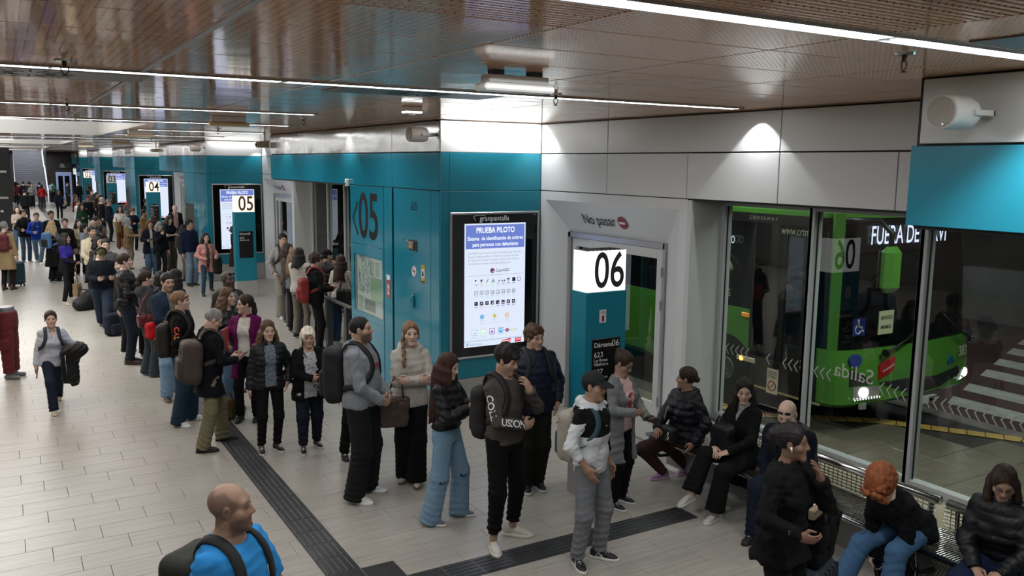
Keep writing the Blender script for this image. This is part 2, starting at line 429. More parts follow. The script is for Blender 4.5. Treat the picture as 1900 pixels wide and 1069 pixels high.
for i in (0, 1):
    for j in (0, 1):
        mb = MB().bbox(.002, .293, .002, .293, 0, .005, .002)
        for a in range(6):
            for b in range(6):
                mb.lathe([(.011, .004), (.010, .0085), (.006, .0098)], (.025+.049*a, .025+.049*b, 0), 6)
        mb.build('rubber_tile', M_TACT, sd, (i*.295, j*.295, 0))

# ------------------------------------------------------------------ ceiling
CZ = 3.91
VOIDS = [(14.4+14.75*k, 22.25+14.75*k) for k in range(4)]
cl = MB().box(2.03, 6.9, -3, 77, CZ+.03, CZ+.14).box(-9, 2.03, -3, 14.4, CZ+.03, CZ+.14).box(-9, 2.03, 22.25, 29.15, CZ+.03, CZ+.14).box(-9, 2.03, 37, 43.9, CZ+.03, CZ+.14).box(-9, 2.03, 51.75, 58.65, CZ+.03, CZ+.14).box(-9, 2.03, 66.5, 77, CZ+.03, CZ+.14).box(-9, 2.03, 14, 67, CZ+.46, CZ+.5).build('ceiling', M_JOINT); tag(cl, kind='structure')
pan = MB().bbox(.008, 1.192, .007, .593, 0, .022, .003).build('panel', M_PERF, cl)
slat = MB()
for k in range(14): slat.bbox(.004, 1.196, .004+k*.0425, .004+k*.0425+.028, 0, .028, .003)
slat.box(.004, 1.196, .003, .597, .024, .028)
slm = slat.build('slatted_panel', M_PERF, cl, (.81, 2.4, CZ)); nslat = [(2.01, 1.8), (2.01, 1.2), (-.39, 2.4), (.81, 1.8)]
for x, y in nslat: link('slatted_panel', slm.data, cl, (x, y, CZ))
cand = []
far = MB()
for i in range(-8, 6):
    for j in range(-6, 158):
        x, y = .81+1.2*i, 2.4+.6*j
        if x > 6.4 or y > 76.4: continue
        if (round(x, 2), round(y, 2)) in [(.81, 2.4)]+nslat: continue
        if x < 2.0 and any(a-.3 < y < b-.3 for a, b in VOIDS): continue
        cx, cy = x+.6, y+.3; az = math.degrees(math.atan2(cx, cy))
        (cand.append((cx*cx+cy*cy, x, y)) if (-2 < az < 63 and cy > 1.5) else far.box(x+.004, x+1.196, y+.003, y+.597, CZ, CZ+.02))
cand.sort(); pan.location = (cand[0][1], cand[0][2], CZ)
for d, x, y in cand[1:300]: link('panel', pan.data, cl, (x, y, CZ))
for d, x, y in cand[300:]: far.box(x+.004, x+1.196, y+.003, y+.597, CZ, CZ+.02)
tag(far.build('panels_beyond', M_PERF, cl), kind='stuff')
# metal channel along the hall
tag(MB().box(.795, .825, -2, 14.35, CZ-.006, CZ+.01).build('trim_1', M_ALU), kind='structure')

# linear lamps
def strip_light(y, segs, label, first=False):
    e = empty('linear_ceiling_light', ((segs[0][0]+segs[-1][1])/2, y, CZ)); tag(e, label, 'ceiling light', 'linear lamps across the ceiling')
    x0, x1 = segs[0][0]-e.location.x, segs[-1][1]-e.location.x
    MB().box(x0-.02, x1+.02, -.062, .062, -.004, .012).box(x0-.02, x1+.02, -.070, -.058, -.012, .01).box(x0-.02, x1+.02, .058, .070, -.012, .01).build('housing', M_ALU, e)
    for a, b in segs:
        MB().bbox(a-e.location.x+.012, b-e.location.x-.012, -.050, .050, -.010, 0, .003).build('diffuser', M_LENS, e)
def segs(x0, x1, n): return [(x0+(x1-x0)*i/n, x0+(x1-x0)*(i+1)/n) for i in range(n)]
strip_light(2.41, [(-2.6, -1.1), (-1.1, .4), (.4, 1.86), (1.86, 3.28), (3.36, 4.84)], 'nearest linear lamp, broad and bright along the top edge')
strip_light(6.03, [(-5.6, -4.1), (-4.1, -2.6), (-2.6, -1.1), (-1.1, .3), (.3, 1.72), (1.76, 3.18), (3.2, 4.6), (4.62, 6.08)], 'second linear lamp, passing above the emergency light box')
strip_light(9.97, segs(-5, 3.22, 6), 'third linear lamp, ending short of the spotlit teal wall')
strip_light(13.35, segs(-5, 3.9, 6), 'fourth linear lamp from the front, level with the tall number 05')
_ord = ['fifth', 'sixth', 'seventh', 'eighth', 'ninth', 'tenth', 'eleventh', 'twelfth', 'thirteenth', 'fourteenth', 'fifteenth', 'sixteenth']
for i, y in enumerate((17.15, 20.8, 24.7, 28.1, 31.9, 35.5, 39.4, 42.8, 46.6, 50.3, 54.2, 57.6)):
    strip_light(y, segs(2.2 if any(a < y < b for a, b in VOIDS) else -5, 4.5, 4), _ord[i]+' linear lamp across the ceiling, counted from the viewer')
# raised white bays over the left of the hall
for k, (ya, yb) in enumerate(VOIDS):
    wc = MB().box(-9, 2.03, ya, yb, CZ+.40, CZ+.44).box(-9, 2.03, yb-.05, yb-.004, CZ, CZ+.44).box(-9, 2.03, ya+.004, ya+.03, CZ+.02, CZ+.44).box(1.995, 2.028, ya, yb, CZ, CZ+.44)
    e = wc.build('ceiling_bay', flat('eeeeec', .6)); tag(e, kind='structure')
    if k < 2:
        pm = MB().bbox(.006, 1.494, .006, .994, CZ+.375, CZ+.40, .004).build('panel', flat('e6e6e4', .6), e, (-7+1.5*5-.0, ya+.05, 0))
        for i in range(6):
            for j in range(7):
                if (i, j) != (5, 0): link('panel', pm.data, e, (-7+1.5*i, ya+.05+j*1.0, 0))
    area('bay_lamp', (-2.6, (ya+yb)/2, CZ-.05), 6, 700, (1, 1, 1), rot=(_pi, 0, 0), sy=5)  # added up-facing light below the opening, in place of strips inside the bay
# ------------------------------------------------------------------ far end and the other side of the hall
tag(MB().box(-9, -8.8, -3, 96, 0, CZ).build('wall_left', flat('6a665f', .7)), kind='structure')
tag(MB().box(-9, 9, -3.2, -3, 0, CZ+.1).build('wall_back', flat('8a8782', .7)), kind='structure')
# ------------------------------------------------------------------ the facade: six like bays, numbered from the far end
PER = 14.75
M_DISP = glow((.74, .82, .97), 1.0, 'screen'); M_BANNER = glow((.145, .215, .62), 1.0, 'banner'); M_TXTW = glow((.92, .95, 1.0), 1.15, 'screen_text'); M_TXTG = glow((.30, .34, .45), 1.0, 'screen_text')
M_TXTD = glow((.012, .016, .06), 1.0, 'screen_icon'); M_RED = glow((.65, .02, .05), 1.0, 'screen_red'); M_CYAN = glow((.03, .35, .75), 1.0, 'screen_blue'); M_LGREEN = glow((.42, .75, .48), 1.0, 'screen_green'); M_PURP = glow((.19, .03, .36), 1.0, 'screen_purple')
M_YEL = glow((.85, .78, .10), 1.0, 'screen_yellow'); M_ORA = glow((.85, .42, .18), 1.0, 'screen_orange'); M_PALE = glow((.50, .58, .80), 1.0, 'screen_pale'); M_SKY = glow((.28, .48, .72), 1.0, 'screen_sky')
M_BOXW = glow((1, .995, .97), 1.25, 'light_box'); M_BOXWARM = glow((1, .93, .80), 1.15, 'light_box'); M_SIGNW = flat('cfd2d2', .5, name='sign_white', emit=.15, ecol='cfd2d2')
M_NUM = flat('2a2c30', .6, name='number'); M_NUMW = flat('5a3a22', .6, name='number')
SCR = [M_DISP, M_BANNER, M_TXTW, M_TXTG, M_TXTD, M_RED, M_CYAN, M_LGREEN, M_PURP, M_YEL, M_ORA, M_PALE, M_SKY]

def ad_screen(x0, y, label, full=True):
    """lit advertising screen let into the wall; u runs along +x, v up"""
    e = empty('advertising_screen', (x0+.69, y, .74)); tag(e, label, 'screen', 'advertising screens along the facade')
    L = lambda u, v, d=0: (u-.69, -d, v)
    # rim, black glass
    w, h = 1.375, 1.98
    MB().bbox(-.69, .69, -.035, .05, 0, .03, .006).bbox(-.69, .69, -.035, .05, h-.03, h, .006).bbox(-.69, -.66, -.035, .05, .03, h-.03, .006).bbox(.66, .69, -.035, .05, .03, h-.03, .006).build('frame', M_ALU, e)
    MB().box(-.66, .66, -.018, .05, .03, h-.03).build('front_glass', M_BLACK, e)
    du, dv, W, Hh = .215, .155, .945, 1.672
    d = MB().box(du-.69, du+W-.69, -.021, -.0185, dv, dv+Hh).build('display', M_DISP, e)
    t = MB(); u0 = du-.69; Y1 = -.0222
    def rect(a, b, c, f, mi, yy=Y1): t.quad((u0+a, yy, dv+c), (u0+b, yy, dv+c), (u0+b, yy, dv+f), (u0+a, yy, dv+f), mi)
    def line(s, a, v, size, mi, **k): put_text(t, s, (u0+a, Y1-.0012, dv+v), (1, 0, 0), (0, 0, 1), size, mi, **k)
    def ring(cx, cz, r0, r1, mi, n=20, yy=Y1-.0006):
        for i in range(n):
            a, b = 2*_pi*i/n, 2*_pi*(i+1)/n
            t.quad(*[(u0+cx+r*math.cos(q), yy, dv+cz+r*math.sin(q)) for r, q in ((r0, a), (r1, a), (r1, b), (r0, b))], mi)
    rect(.018, W-.018, 1.335, 1.652, 1)
    line('PRUEBA PILOTO', W/2, 1.577, .105, 2, bold=.018, ax=.78)
    line('Sistema  de identificación de colores', W/2, 1.470, .073, 2, bold=.012, ax=.80)
    line('para personas con daltonismo', W/2, 1.388, .073, 2, bold=.012, ax=.80)
    if full:
        for i, s in enumerate(('ColorADD representa los 3 colores primarios Azul, Amarillo y', 'Rojo por símbolos gráficos. A través del concepto universal', 'de "Adición de Colores" se pueden relacionar los símbolos y', 'toda la paleta de colores se identifica gráficamente.')):
            line(s, .045, 1.275-.047*i, .043, 3, ax=.76, align='LEFT')
        rect(.04, .90, .968, .972, 3)
        ring(.425, 1.030, .0, .034, 4); ring(.425, 1.030, .012, .030, 5, 7); ring(.415, 1.018, .0, .014, 6); ring(.436, 1.020, .0, .010, 2)
        line('ColorADD', .475, 1.028, .055, 4, ax=.85, align='LEFT', bold=.01)
        cols = [5, 10, 9, 7, 6, 8, 8, 4, 11]
        for r, z in enumerate((.895, .735, .590)):
            line(('Primarios y', 'Colores', 'Colores')[r], .030, z+.012, .018, 11, align='LEFT'); line(('combinados', 'claros', 'oscuros')[r], .030, z-.012, .018, 11, align='LEFT')
            for i in range(9 if r == 0 else 8):
                cx = .178+.084*i; b = .026
                if r == 1 or (r == 0 and i == 8):
                    for q in ((-b, b, b-.005, b), (-b, b, -b, -b+.005), (-b, -b+.005, -b, b), (b-.005, b, -b, b)): rect(cx+q[0], cx+q[1], z+q[2], z+q[3], 4)
                if r == 2 or (r == 0 and i == 7): rect(cx-b, cx+b, z-b, z+b, 4)
                g = 2 if r == 2 else 4; f = .6 if r else 1
                yy = Y1-.0010
                tri = lambda p: t.add([(u0+cx+a*f, yy, dv+z+c*f) for a, c in p], [tuple(range(len(p)))], g)
                if i in (0, 1) or i == 6: tri([(-.022, .0), (.0, .0), (0, .020), (-.022, .020)]) if r == 0 else tri([(-.016, 0), (.004, 0), (-.016, .020)])
                if i in (1, 2, 3, 6): tri([(-.020, -.026), (-.010, -.026), (.024, .024), (.014, .024)])
                if i in (3, 4, 5): tri([(.0, -.022), (.026, -.022), (.026, .010)])
                if i == 5: tri([(-.026, -.02), (-.004, -.02), (-.026, .012)])
                if i == 7 and r: ring(cx, z, 0, .010, g, 10, yy)
                if i < 8: rect(cx-.024, cx+.024, z-.050, z-.043, cols[i] if r != 1 else 11)
                line(('Rojo', 'Naranja', 'Amarillo', 'Verde', 'Azul', 'Violeta', 'Marrón', 'Negro', 'Blanco')[i], cx, z-.066, .017, 11)
        for i, (c, s) in enumerate(((6, '1'), (9, '2'), (10, '3'))):
            cx = .270+.196*i; ring(cx, .405, .036, .040, 11); ring(cx, .405, 0, .029, c); line(s, cx, .405, .05, 2 if i != 1 else 4, bold=.02); rect(cx-.030, cx+.030, .350, .358, 11)
            line('ISLA %d' % (i+1), cx, .335, .020, 11); line(('Dársenas 1-11', 'Dársenas 20-26', 'Dársenas 30-36')[i], cx, .313, .020, 11)
        for i, c in enumerate((12, 7, 8, 6)):
            cx = .155+.137*i; z = .195; b = .040
            rect(cx-b, cx+b, z-b, z+b, c); rect(cx-b*.8, cx+b*.8, z-b*.8, z+b*.8, 2, Y1-.0005); rect(cx-b*.5, cx+b*.5, z-b*.45, z+b*.5, c, Y1-.001); rect(cx-b*.38, cx+b*.38, z-b*.02, z+b*.30, 2, Y1-.0015)
            if i == 3: ring(cx, z, .014, .030, c)
            for sx in (-.4, .4): rect(cx+sx*b-.006, cx+sx*b+.006, z-b*.62, z-b*.45, c, Y1-.001)
            for j, wd in enumerate((('AUTOBÚS', 'URBANO EMT'), ('AUTOBÚS', 'INTERURBANO'), ('AUTOBÚS', 'LARGO', 'RECORRIDO'), ('METRO',))[i]): line(wd, cx, z-.060-.020*j, .018, 11)
        t.add([(u0+.668+a, Y1, dv+.190+c) for a, c in ((-.045, 0), (0, -.032), (.045, 0), (0, .032))], [(0, 1, 2, 3)], 5); rect(.640, .696, .182, .198, 6, Y1-.0006)
        rect(.725, .757, .172, .204, 9); rect(.780, .820, .172, .204, 11); line('3', .741, .188, .03, 3); line('C', .800, .188, .03, 2)
    rect(.0, W, .075+.0, .083, 12)
    # lower strip with the logos
    line('X', .040, .035-.0, .060, 4, shear=.3); line('Itemosa', .072, .035, .066, 12, align='LEFT', ax=.95)
    t.add([(u0+.575+a, Y1, dv+.004+c) for a, c in ((0, 0), (.155, .022), (.155, .070), (0, .048))], [(0, 1, 2, 3)], 5)
    line('TRANSPORTES', .652, .040, .024, 2, shear=.0, bold=.02)
    rect(.795, .895, .012, .068, 5)
    for i in range(4): ring(.815+.020*i, .045, 0, .0075, 2, 6)
    line('Comunidad', .845, .004, .018, 4)
    t.build('graphics', SCR, d)
    put = MB(); put_text(put, 'granpantalla', (-.02, -.0195, h-.088), (1, 0, 0), (0, 0, 1), .10, ax=.95, bold=.004)
    put.tube([(-.335, -.02, h-.075), (-.345, -.02, h-.055), (-.28, -.02, h-.042), (-.17, -.02, h-.045), (-.165, -.02, h-.06)], .003, 5); put.tube([(-.335, -.02, h-.075), (-.31, -.02, h-.115)], .003, 5)
    put.build('lettering', flat('c8ccd0', .5, emit=.25, ecol='c8ccd0'), e)
    MB().box(.595, .635, -.0195, -.018, h-.055, h-.047).build('maker_plate', flat('9a9da0', .4), e)
    return e

def pillar(y, num, k, label, routes):
    e = empty('sign_pillar', (5.11, y+.13, 0)); tag(e, label, 'sign pillar', 'numbered teal sign pillars')
    w = .25
    MB().bbox(-w, w, -.13, .13, 0, .40, .004).build('base', M_PLINTH, e)
    MB().bbox(-w, -w+.10, -.13, .13, .40, 2.11, .004).bbox(-w+.10, w, -.13, .13, .40, 2.11, .004).build('post', M_TEALM, e)
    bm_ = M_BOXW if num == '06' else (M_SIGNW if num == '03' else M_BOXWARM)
    lb = MB().box(-w+.012, w-.012, -.118, .118, 2.112, 2.52).build('light_box', bm_, e)
    top = MB()
    for i in range(9): top.box(-w+.012+i*.053, -w+.04+i*.053, -.118, .118, 2.52, 2.524)
    top.build('grille', M_CHAR, lb)
    t = MB(); put_text(t, num, (.035, -.1195, 2.306), (1, 0, 0), (0, 0, 1), .50, ax=.76, bold=.010); t.build('number', M_NUM if num == '06' or num == '03' else M_NUMW, lb)
    bd = MB().bbox(-w+.085, w-.075, -.142, -.128, .98, 1.64, .003).build('route_board', flat('0d0e10', .35), e)
    t = MB()
    put_text(t, 'Dársena', (-.150, -.1435, 1.575), (1, 0, 0), (0, 0, 1), .068, align='LEFT', bold=.008); put_text(t, num if num != '05' else '5', (.07, -.1435, 1.580), (1, 0, 0), (0, 0, 1), .095, align='LEFT')
    z = 1.475
    for r, *ds in routes:
        put_text(t, r, (-.150, -.1435, z), (1, 0, 0), (0, 0, 1), .078, align='LEFT'); z -= .055
        for d in ds: put_text(t, d, (-.150, -.1435, z), (1, 0, 0), (0, 0, 1), .044, align='LEFT', bold=.004); z -= .042
        z -= .035
    t.build('lettering', M_WHITE, bd)
    if num == '06':
        s = MB().box(-.085, -.005, -.1345, -.130, 1.80, 1.93); s = s.build('sticker', flat('d6dadb', .5), e)
        t = MB().box(-.058, -.028, -.1362, -.135, 1.812, 1.872); put_text(t, 'LA RUTA', (-.045, -.1356, 1.912), (1, 0, 0), (0, 0, 1), .016, bold=.02); put_text(t, 'SIEMPRE', (-.045, -.1356, 1.896), (1, 0, 0), (0, 0, 1), .016, bold=.02); t.build('print', flat('8a2a30', .5), s)
    return e

def speaker(x, y, z, label):
    """drum pointing away from the wall, held by a yoke"""
    e = empty('loudspeaker', (x, y, z)); tag(e, label, 'loudspeaker', 'white wall loudspeakers')
    h = MB().lathe([(.086, -.345), (.094, -.340), (.096, -.32), (.096, -.14), (.084, -.10), (.045, -.085)], (0, 0, 0), 28, ax='x').build('housing', flat('d9d4cf', .45), e)
    MB().lathe([(.084, -.352), (.084, -.344)], (0, 0, 0), 28, ax='x').build('front_grille', noisy('a9a49c', .6, .2, 200, .3, 300), e)
    MB().lathe([(.007, -.356), (.007, -.351)], (0, -.02, -.068), 10, ax='x').build('screw', M_STEEL, e)
    y_ = MB()
    for sy in (-1, 1): y_.box(-.20, -.0, sy*.100-.004, sy*.100+.004, -.015, .015).lathe([(.012, -.006), (.012, .006)], (-.19, sy*.106, 0), 10, ax='y')
    y_.box(-.012, 0, -.104, .104, -.022, .022); y_.build('yoke', flat('d4d2ce', .4), e)
    return e

def panels(y0, y1, z0, z1, x, splits, mat, parent, thick=.02, name='panel', g=.004):
    ys = [y0]+splits+[y1]
    for a, b in zip(ys[:-1], ys[1:]): MB().bbox(x, x+thick, a+g, b-g, z0+g, z1-g, .004).build(name, mat, parent)

ROUTES = {'06': [('623', 'Las Rozas', 'Villafranca'), ('627', 'Villanueva')], '05': [('625', 'Majadahonda')], '04': [('621', 'Majadahonda'), ('626', 'Las Rozas'), ('622', 'Villafranca')], '03': [('653', 'Majadahonda'), ('657', 'Pozuelo'), ('658', 'Pozuelo')], '02': [('650', 'Aravaca'), ('651', 'Majadahonda')], '01': [('652', 'Majadahonda')]}
def fascia_end(Y0, w):
    panels(Y0+3.38, Y0+8.10, 3.0, 3.497, 4.872, [Y0+4.59, Y0+5.77, Y0+7.11], M_TEALM, w, name='teal_panel'); panels(Y0+3.38, Y0+8.06, 3.503, 3.90, 4.892, [Y0+4.59, Y0+5.77, Y0+7.0], M_GREY2, w, name='grey_panel')
w = MB().box(4.915, 5.05, -2.9, 3.31, 2.98, CZ+.02).box(4.92, 6.6, 3.27, 3.34, 3.0, CZ+.02).build('wall_right', M_JOINT); tag(w, kind='structure'); fascia_end(10-PER, w)
for k in range(6):
    Y0 = 10.0+PER*k; num = '0%d' % (6-k); n = 'wall_right'
    w = MB().box(4.90, 6.45, Y0+.02, Y0+.16, 0, CZ+.02).box(4.90, 5.05, Y0+.02, Y0+3.36, 0, CZ+.02).box(4.90, 5.05, Y0+3.36, Y0+8.08, 2.98, CZ+.02).box(4.90, 6.6, Y0+8.04, Y0+8.10, 3.0, CZ+.02).box(5.0, 7.2, Y0+3.30, Y0+3.37, 0, CZ+.02).box(6.44, 6.6, Y0-11.4, Y0+.1, 2.985, CZ+.02).box(6.6, 7.2, Y0-11.4, Y0-3.0, 2.98, CZ).build(n, M_JOINT); tag(w, kind='structure')
    if k == 0: WALL0 = w
    # end wall with the screen
    for a, b in ((4.872, 4.999), (5.003, 6.408)):
        MB().bbox(a, b, Y0, Y0+.02, .004, .462, .003).build('plinth_panel', M_PLINTH, w)
        MB().bbox(a, b, Y0, Y0+.02, .468, 2.997, .003).build('teal_panel', M_TEALM, w); MB().bbox(a, b, Y0, Y0+.02, 3.003, 3.497, .003).build('teal_panel', M_TEALM, w)
    MB().bbox(4.872, 6.408, Y0, Y0+.02, 3.503, 3.90, .003).build('pale_panel', M_GREY, w)
    # side wall and fascia, parallel to the hall
    panels(Y0+.03, Y0+1.60, 3.003, 3.497, 4.872, [], M_TEAL, w, name='teal_panel'); panels(Y0+1.60, Y0+8.10, 3.0, 3.497, 4.872, [Y0+3.38, Y0+4.59, Y0+5.77, Y0+7.11], M_TEAL, w, name='teal_panel')
    panels(Y0+.03, Y0+8.10, 3.503, 3.90, 4.872, [Y0+1.60, Y0+3.38, Y0+4.59, Y0+5.77, Y0+7.11], M_SILVER, w, name='silver_panel')
    panels(Y0+.03, Y0+.30, .005, 2.997, 4.872, [], M_TEAL, w, name='teal_panel'); panels(Y0+.30, Y0+1.56, .005, 2.997, 4.872, [], M_TEAL, w, name='service_door'); panels(Y0+1.62, Y0+1.93, .005, 2.997, 4.872, [], M_TEAL, w, name='teal_panel')
    panels(Y0+1.95, Y0+3.36, 2.06, 2.997, 4.872, [], M_TEAL, w, name='teal_panel'); panels(Y0+1.95, Y0+3.36, .005, .87, 4.872, [], M_TEAL, w, name='teal_panel')
    if k < 5:
        # wall of the waiting bay in front of this end wall
        A, B = Y0-11.37, Y0
        panels(A, B, 3.503, 3.90, 6.412, [Y0-9.6, Y0-7.9, Y0-6.2, Y0-4.22, Y0-1.5], M_GREY, w, name='pale_panel'); panels(A, B, 3.003, 3.497, 6.412, [Y0-9.6, Y0-7.8, Y0-5.49, Y0-4.22, Y0-2.94, Y0-1.5], M_GREY, w, name='pale_panel')
        # splayed door surround
        o = [(Y0-.005, 0), (Y0-.005, 2.997), (Y0-2.965, 2.997), (Y0-2.965, 0)]; i_ = [(Y0-.42, 0), (Y0-.42, 2.455), (Y0-2.40, 2.455), (Y0-2.40, 0)]
        f = [(Y0-.13, 0), (Y0-.13, 2.88), (Y0-2.84, 2.88), (Y0-2.84, 0)]
        mb = MB()
        for a in range(3): mb.quad((6.414, *o[a]), (6.414, *o[a+1]), (6.414, *f[a+1]), (6.414, *f[a]))
        mb.build('door_surround', M_GREY, w)
        for a in range(3):
            MB().quad((6.414, *f[a]), (6.414, *f[a+1]), (6.64, *i_[a+1]), (6.64, *i_[a])).build('splay_panel', M_GREY, w)
        # reveal, glazed wall set back
        MB().box(6.414, 6.94, Y0-3.03, Y0-2.965, 0, 2.99).build('reveal_panel', M_GREY2, w)
for k in range(5):
    Y0 = 10.0+PER*k
    # --- door with two glazed leaves
    d = MB().box(6.60, 6.68, Y0-.47, Y0-.41, 0, 2.455).box(6.60, 6.68, Y0-2.42, Y0-2.37, 0, 2.455).box(6.60, 6.68, Y0-2.40, Y0-.42, 2.39, 2.455).build('door_%d' % (k+1), M_ALU); tag(d, kind='structure')
    for nm, ya, yb, px in (('door_leaf', Y0-1.02, Y0-.48, 6.655), ('door_leaf', Y0-2.37, Y0-.90, 6.625)):
        fr = MB(); s_ = .10
        fr.bbox(px-.022, px+.022, ya, ya+s_, .01, 2.385, .003).bbox(px-.022, px+.022, yb-s_, yb, .01, 2.385, .003).bbox(px-.022, px+.022, ya+s_, yb-s_, 2.27, 2.385, .003).bbox(px-.020, px+.020, ya+s_, yb-s_, .01, .52, .003)
        lf = fr.build(nm, M_GREY2, d); MB().box(px-.004, px+.004, ya+s_, yb-s_, .52, 2.27).build('pane', M_GLASS, lf)
        if yb-ya > 1:
            for z in (2.12, 1.72, .55): MB().lathe([(.012, -.06), (.012, .06)], (px-.03, ya-.005, z), 8).build('hinge', M_STEEL, lf)
    t = MB(); put_text(t, 'Salida', (6.621-.006, Y0-1.46, 1.42), (0, 1, 0), (0, 0, 1), .17, bold=.004); t.build('lettering', flat('c9cfc9', .5), d)
    t = MB(); t.lathe([(.05, 0), (.05, .004)], (6.612, Y0-1.22, 1.67), 20, ax='x'); t.build('no_entry_mark', flat('a01822', .5), d)
    sp_n = np.cross((0, -1.98+.0, 0), (.226, 0, -.425)); 
    uu = np.array((0, -1, 0.)); ww = unit((-.226, 0, .425)); mid = np.array((6.527, Y0-1.33, 2.66))-np.array((.009, 0, .005))
    t = MB(); put_text(t, 'No pasar', mid+uu*-.12, uu, ww, .21, ax=.88); t.build('lettering', M_CHAR, d)
    t = MB(); c0 = mid+uu*.37
    t.add([c0+uu*.088*math.cos(a)+ww*.088*math.sin(a) for a in np.linspace(0, 2*_pi, 24, endpoint=False)], [tuple(range(24))]); c1 = c0-np.array((.004, 0, .002))
    t.add([c1+uu*a+ww*b for a, b in ((-.06, -.016), (.06, -.016), (.06, .016), (-.06, .016))], [(0, 1, 2, 3)], 1); t.build('no_entry_mark', [flat('8c1f2a', .5), M_WHITE], d)
    # --- windows beside it
    for j, (ya, yb) in enumerate(((Y0-4.26, Y0-3.03), (Y0-5.47, Y0-4.26), (Y0-6.70, Y0-5.47), (Y0-7.95, Y0-6.70), (Y0-9.2, Y0-7.95), (Y0-11.37, Y0-9.2))):
        if k > 1 and j > 1: continue
        wn = MB().bbox(6.86, 6.98, yb-.05, yb+.02, .50, 2.99, .004).bbox(6.86, 6.98, ya-.02, ya+.02, .50, 2.99, .004).bbox(6.87, 6.97, ya, yb, .48, .575, .004).bbox(6.87, 6.97, ya, yb, 2.93, 2.99, .004).build('window_%d' % (k*6+j+1), flat('b4b8ba', .4)); tag(wn, kind='structure')
        MB().box(6.918, 6.926, ya+.02, yb-.05, .575, 2.93).build('pane', M_GLASS, wn)
        MB().box(6.905, 6.917, yb-.058, yb-.05, .575, 2.93).box(6.905, 6.917, ya+.02, ya+.028, .575, 2.93).build('gasket', M_DARK, wn)
        if k == 0:
            ch = MB(); z = 1.33
            y = yb-.12
            skip = {0: ((6.05, 6.22), (6.32, 6.48)), 1: ((5.15, 5.45),), 2: (), 3: (), 4: (), 5: ()}[j]
            while y > ya+.10:
                if not any(a < y < b for a, b in skip) and not (j == 1 and 4.92 < y < 5.42):
                    ch.add([(6.914, y+a, z+b) for a, b in ((.0, .0), (-.045, .060), (-.030, .060), (.015, 0), (-.030, -.060), (-.045, -.060))], [(0, 3, 2, 1), (0, 5, 4, 3)])
                y -= .075
            if j == 1: pass
            ch.build('arrow_marks', flat('aab0a6', .6), wn)
            if j == 1:
                t = MB(); put_text(t, 'Salida', (6.914, 5.17, 1.40), (0, 1, 0), (0, 0, 1), .20, bold=.004); t.build('lettering', flat('b4bab0', .6), wn)
            if j == 0:
                nt_ = MB().box(6.911, 6.915, 6.085, 6.235, .965, 1.235).build('notice', flat('b3b49c', .7), wn)
                t = MB(); t.lathe([(.058, 0), (.058, .002), (.046, .0025)], (6.9085, 6.16, 1.05), 22, ax='x'); t.build('prohibition_ring', flat('8c2a24', .6), nt_)
                t = MB(); t.lathe([(.045, 0), (.045, .001)], (6.9075, 6.16, 1.05), 22, ax='x'); t.build('white_field', flat('b3b49c', .7), nt_)
                t = MB()
                t.add([(6.9062, 6.16+a, 1.05+b) for a, b in ((-.034, .028), (-.028, .034), (.034, -.028), (.028, -.034))], [(0, 1, 2, 3)])
                for q in range(5): t.box(6.9085, 6.9105, 6.10, 6.22, 1.135+.017*q, 1.141+.017*q)
                t.build('print', flat('3a3530', .7), nt_)
    # sill, kick wall and bench back wall
    MB().quad((6.30, Y0-11.3, .40), (6.30, Y0-3.03, .40), (6.90, Y0-3.03, .50), (6.90, Y0-11.3, .50)).box(6.27, 6.30, Y0-11.3, Y0-2.97, 0, .41).build('trim_%d' % (k+2), [flat('b5ad94', .30)])['kind'] = 'structure'
    MB().box(6.255, 6.27, Y0-11.3, Y0-2.97, .0, .03).build('baseboard_right', M_STEEL)['kind'] = 'structure'
    MB().box(6.25, 6.268, Y0-11.3, Y0-2.97, .03, .40).build('baseboard_right', noisy('6d6c68', .35, .1, 3))['kind'] = 'structure'
_lab = ['large lit advertising screen with colour chart beside the navy quilted youth', 'lit advertising screen half hidden behind the second sign pillar from the viewer', 'lit advertising screen beside the older man in the checked shirt', 'lit advertising screen beyond the coral coat, third from the stairs', 'small lit advertising screen with warm number cube before it', 'farthest lit advertising screen in the row, by the lift']
_plab = ['nearest teal sign pillar topped by a big white lit cube, behind the capped man', 'teal sign pillar with warm lit cube behind the woman in brown coat', 'teal sign pillar with warm lit cube beside the tan jacketed man', 'teal sign pillar with an unlit white number cube', 'small teal sign pillar with warm cube, second from the stairs', 'farthest teal sign pillar, next to the lift']
for k in range(6):
    num = '0%d' % (6-k); ad_screen(5.0, 10.0+PER*k, _lab[k], full=k < 2)
    pillar(6.72+PER*k, num, k, _plab[k], ROUTES[num])
speaker(4.872, 2.94, 3.67, 'white cylindrical loudspeaker on the beam above the bright teal panel'); speaker(4.872, 10.22, 3.72, 'white cylindrical loudspeaker on the silver band beside the 06 screen wall')
speaker(4.872, 24.9, 3.70, 'distant loudspeaker over the screen behind the brown coated woman'); speaker(4.872, 39.7, 3.70, 'tiny far loudspeaker over the screen beside the checked shirt man')

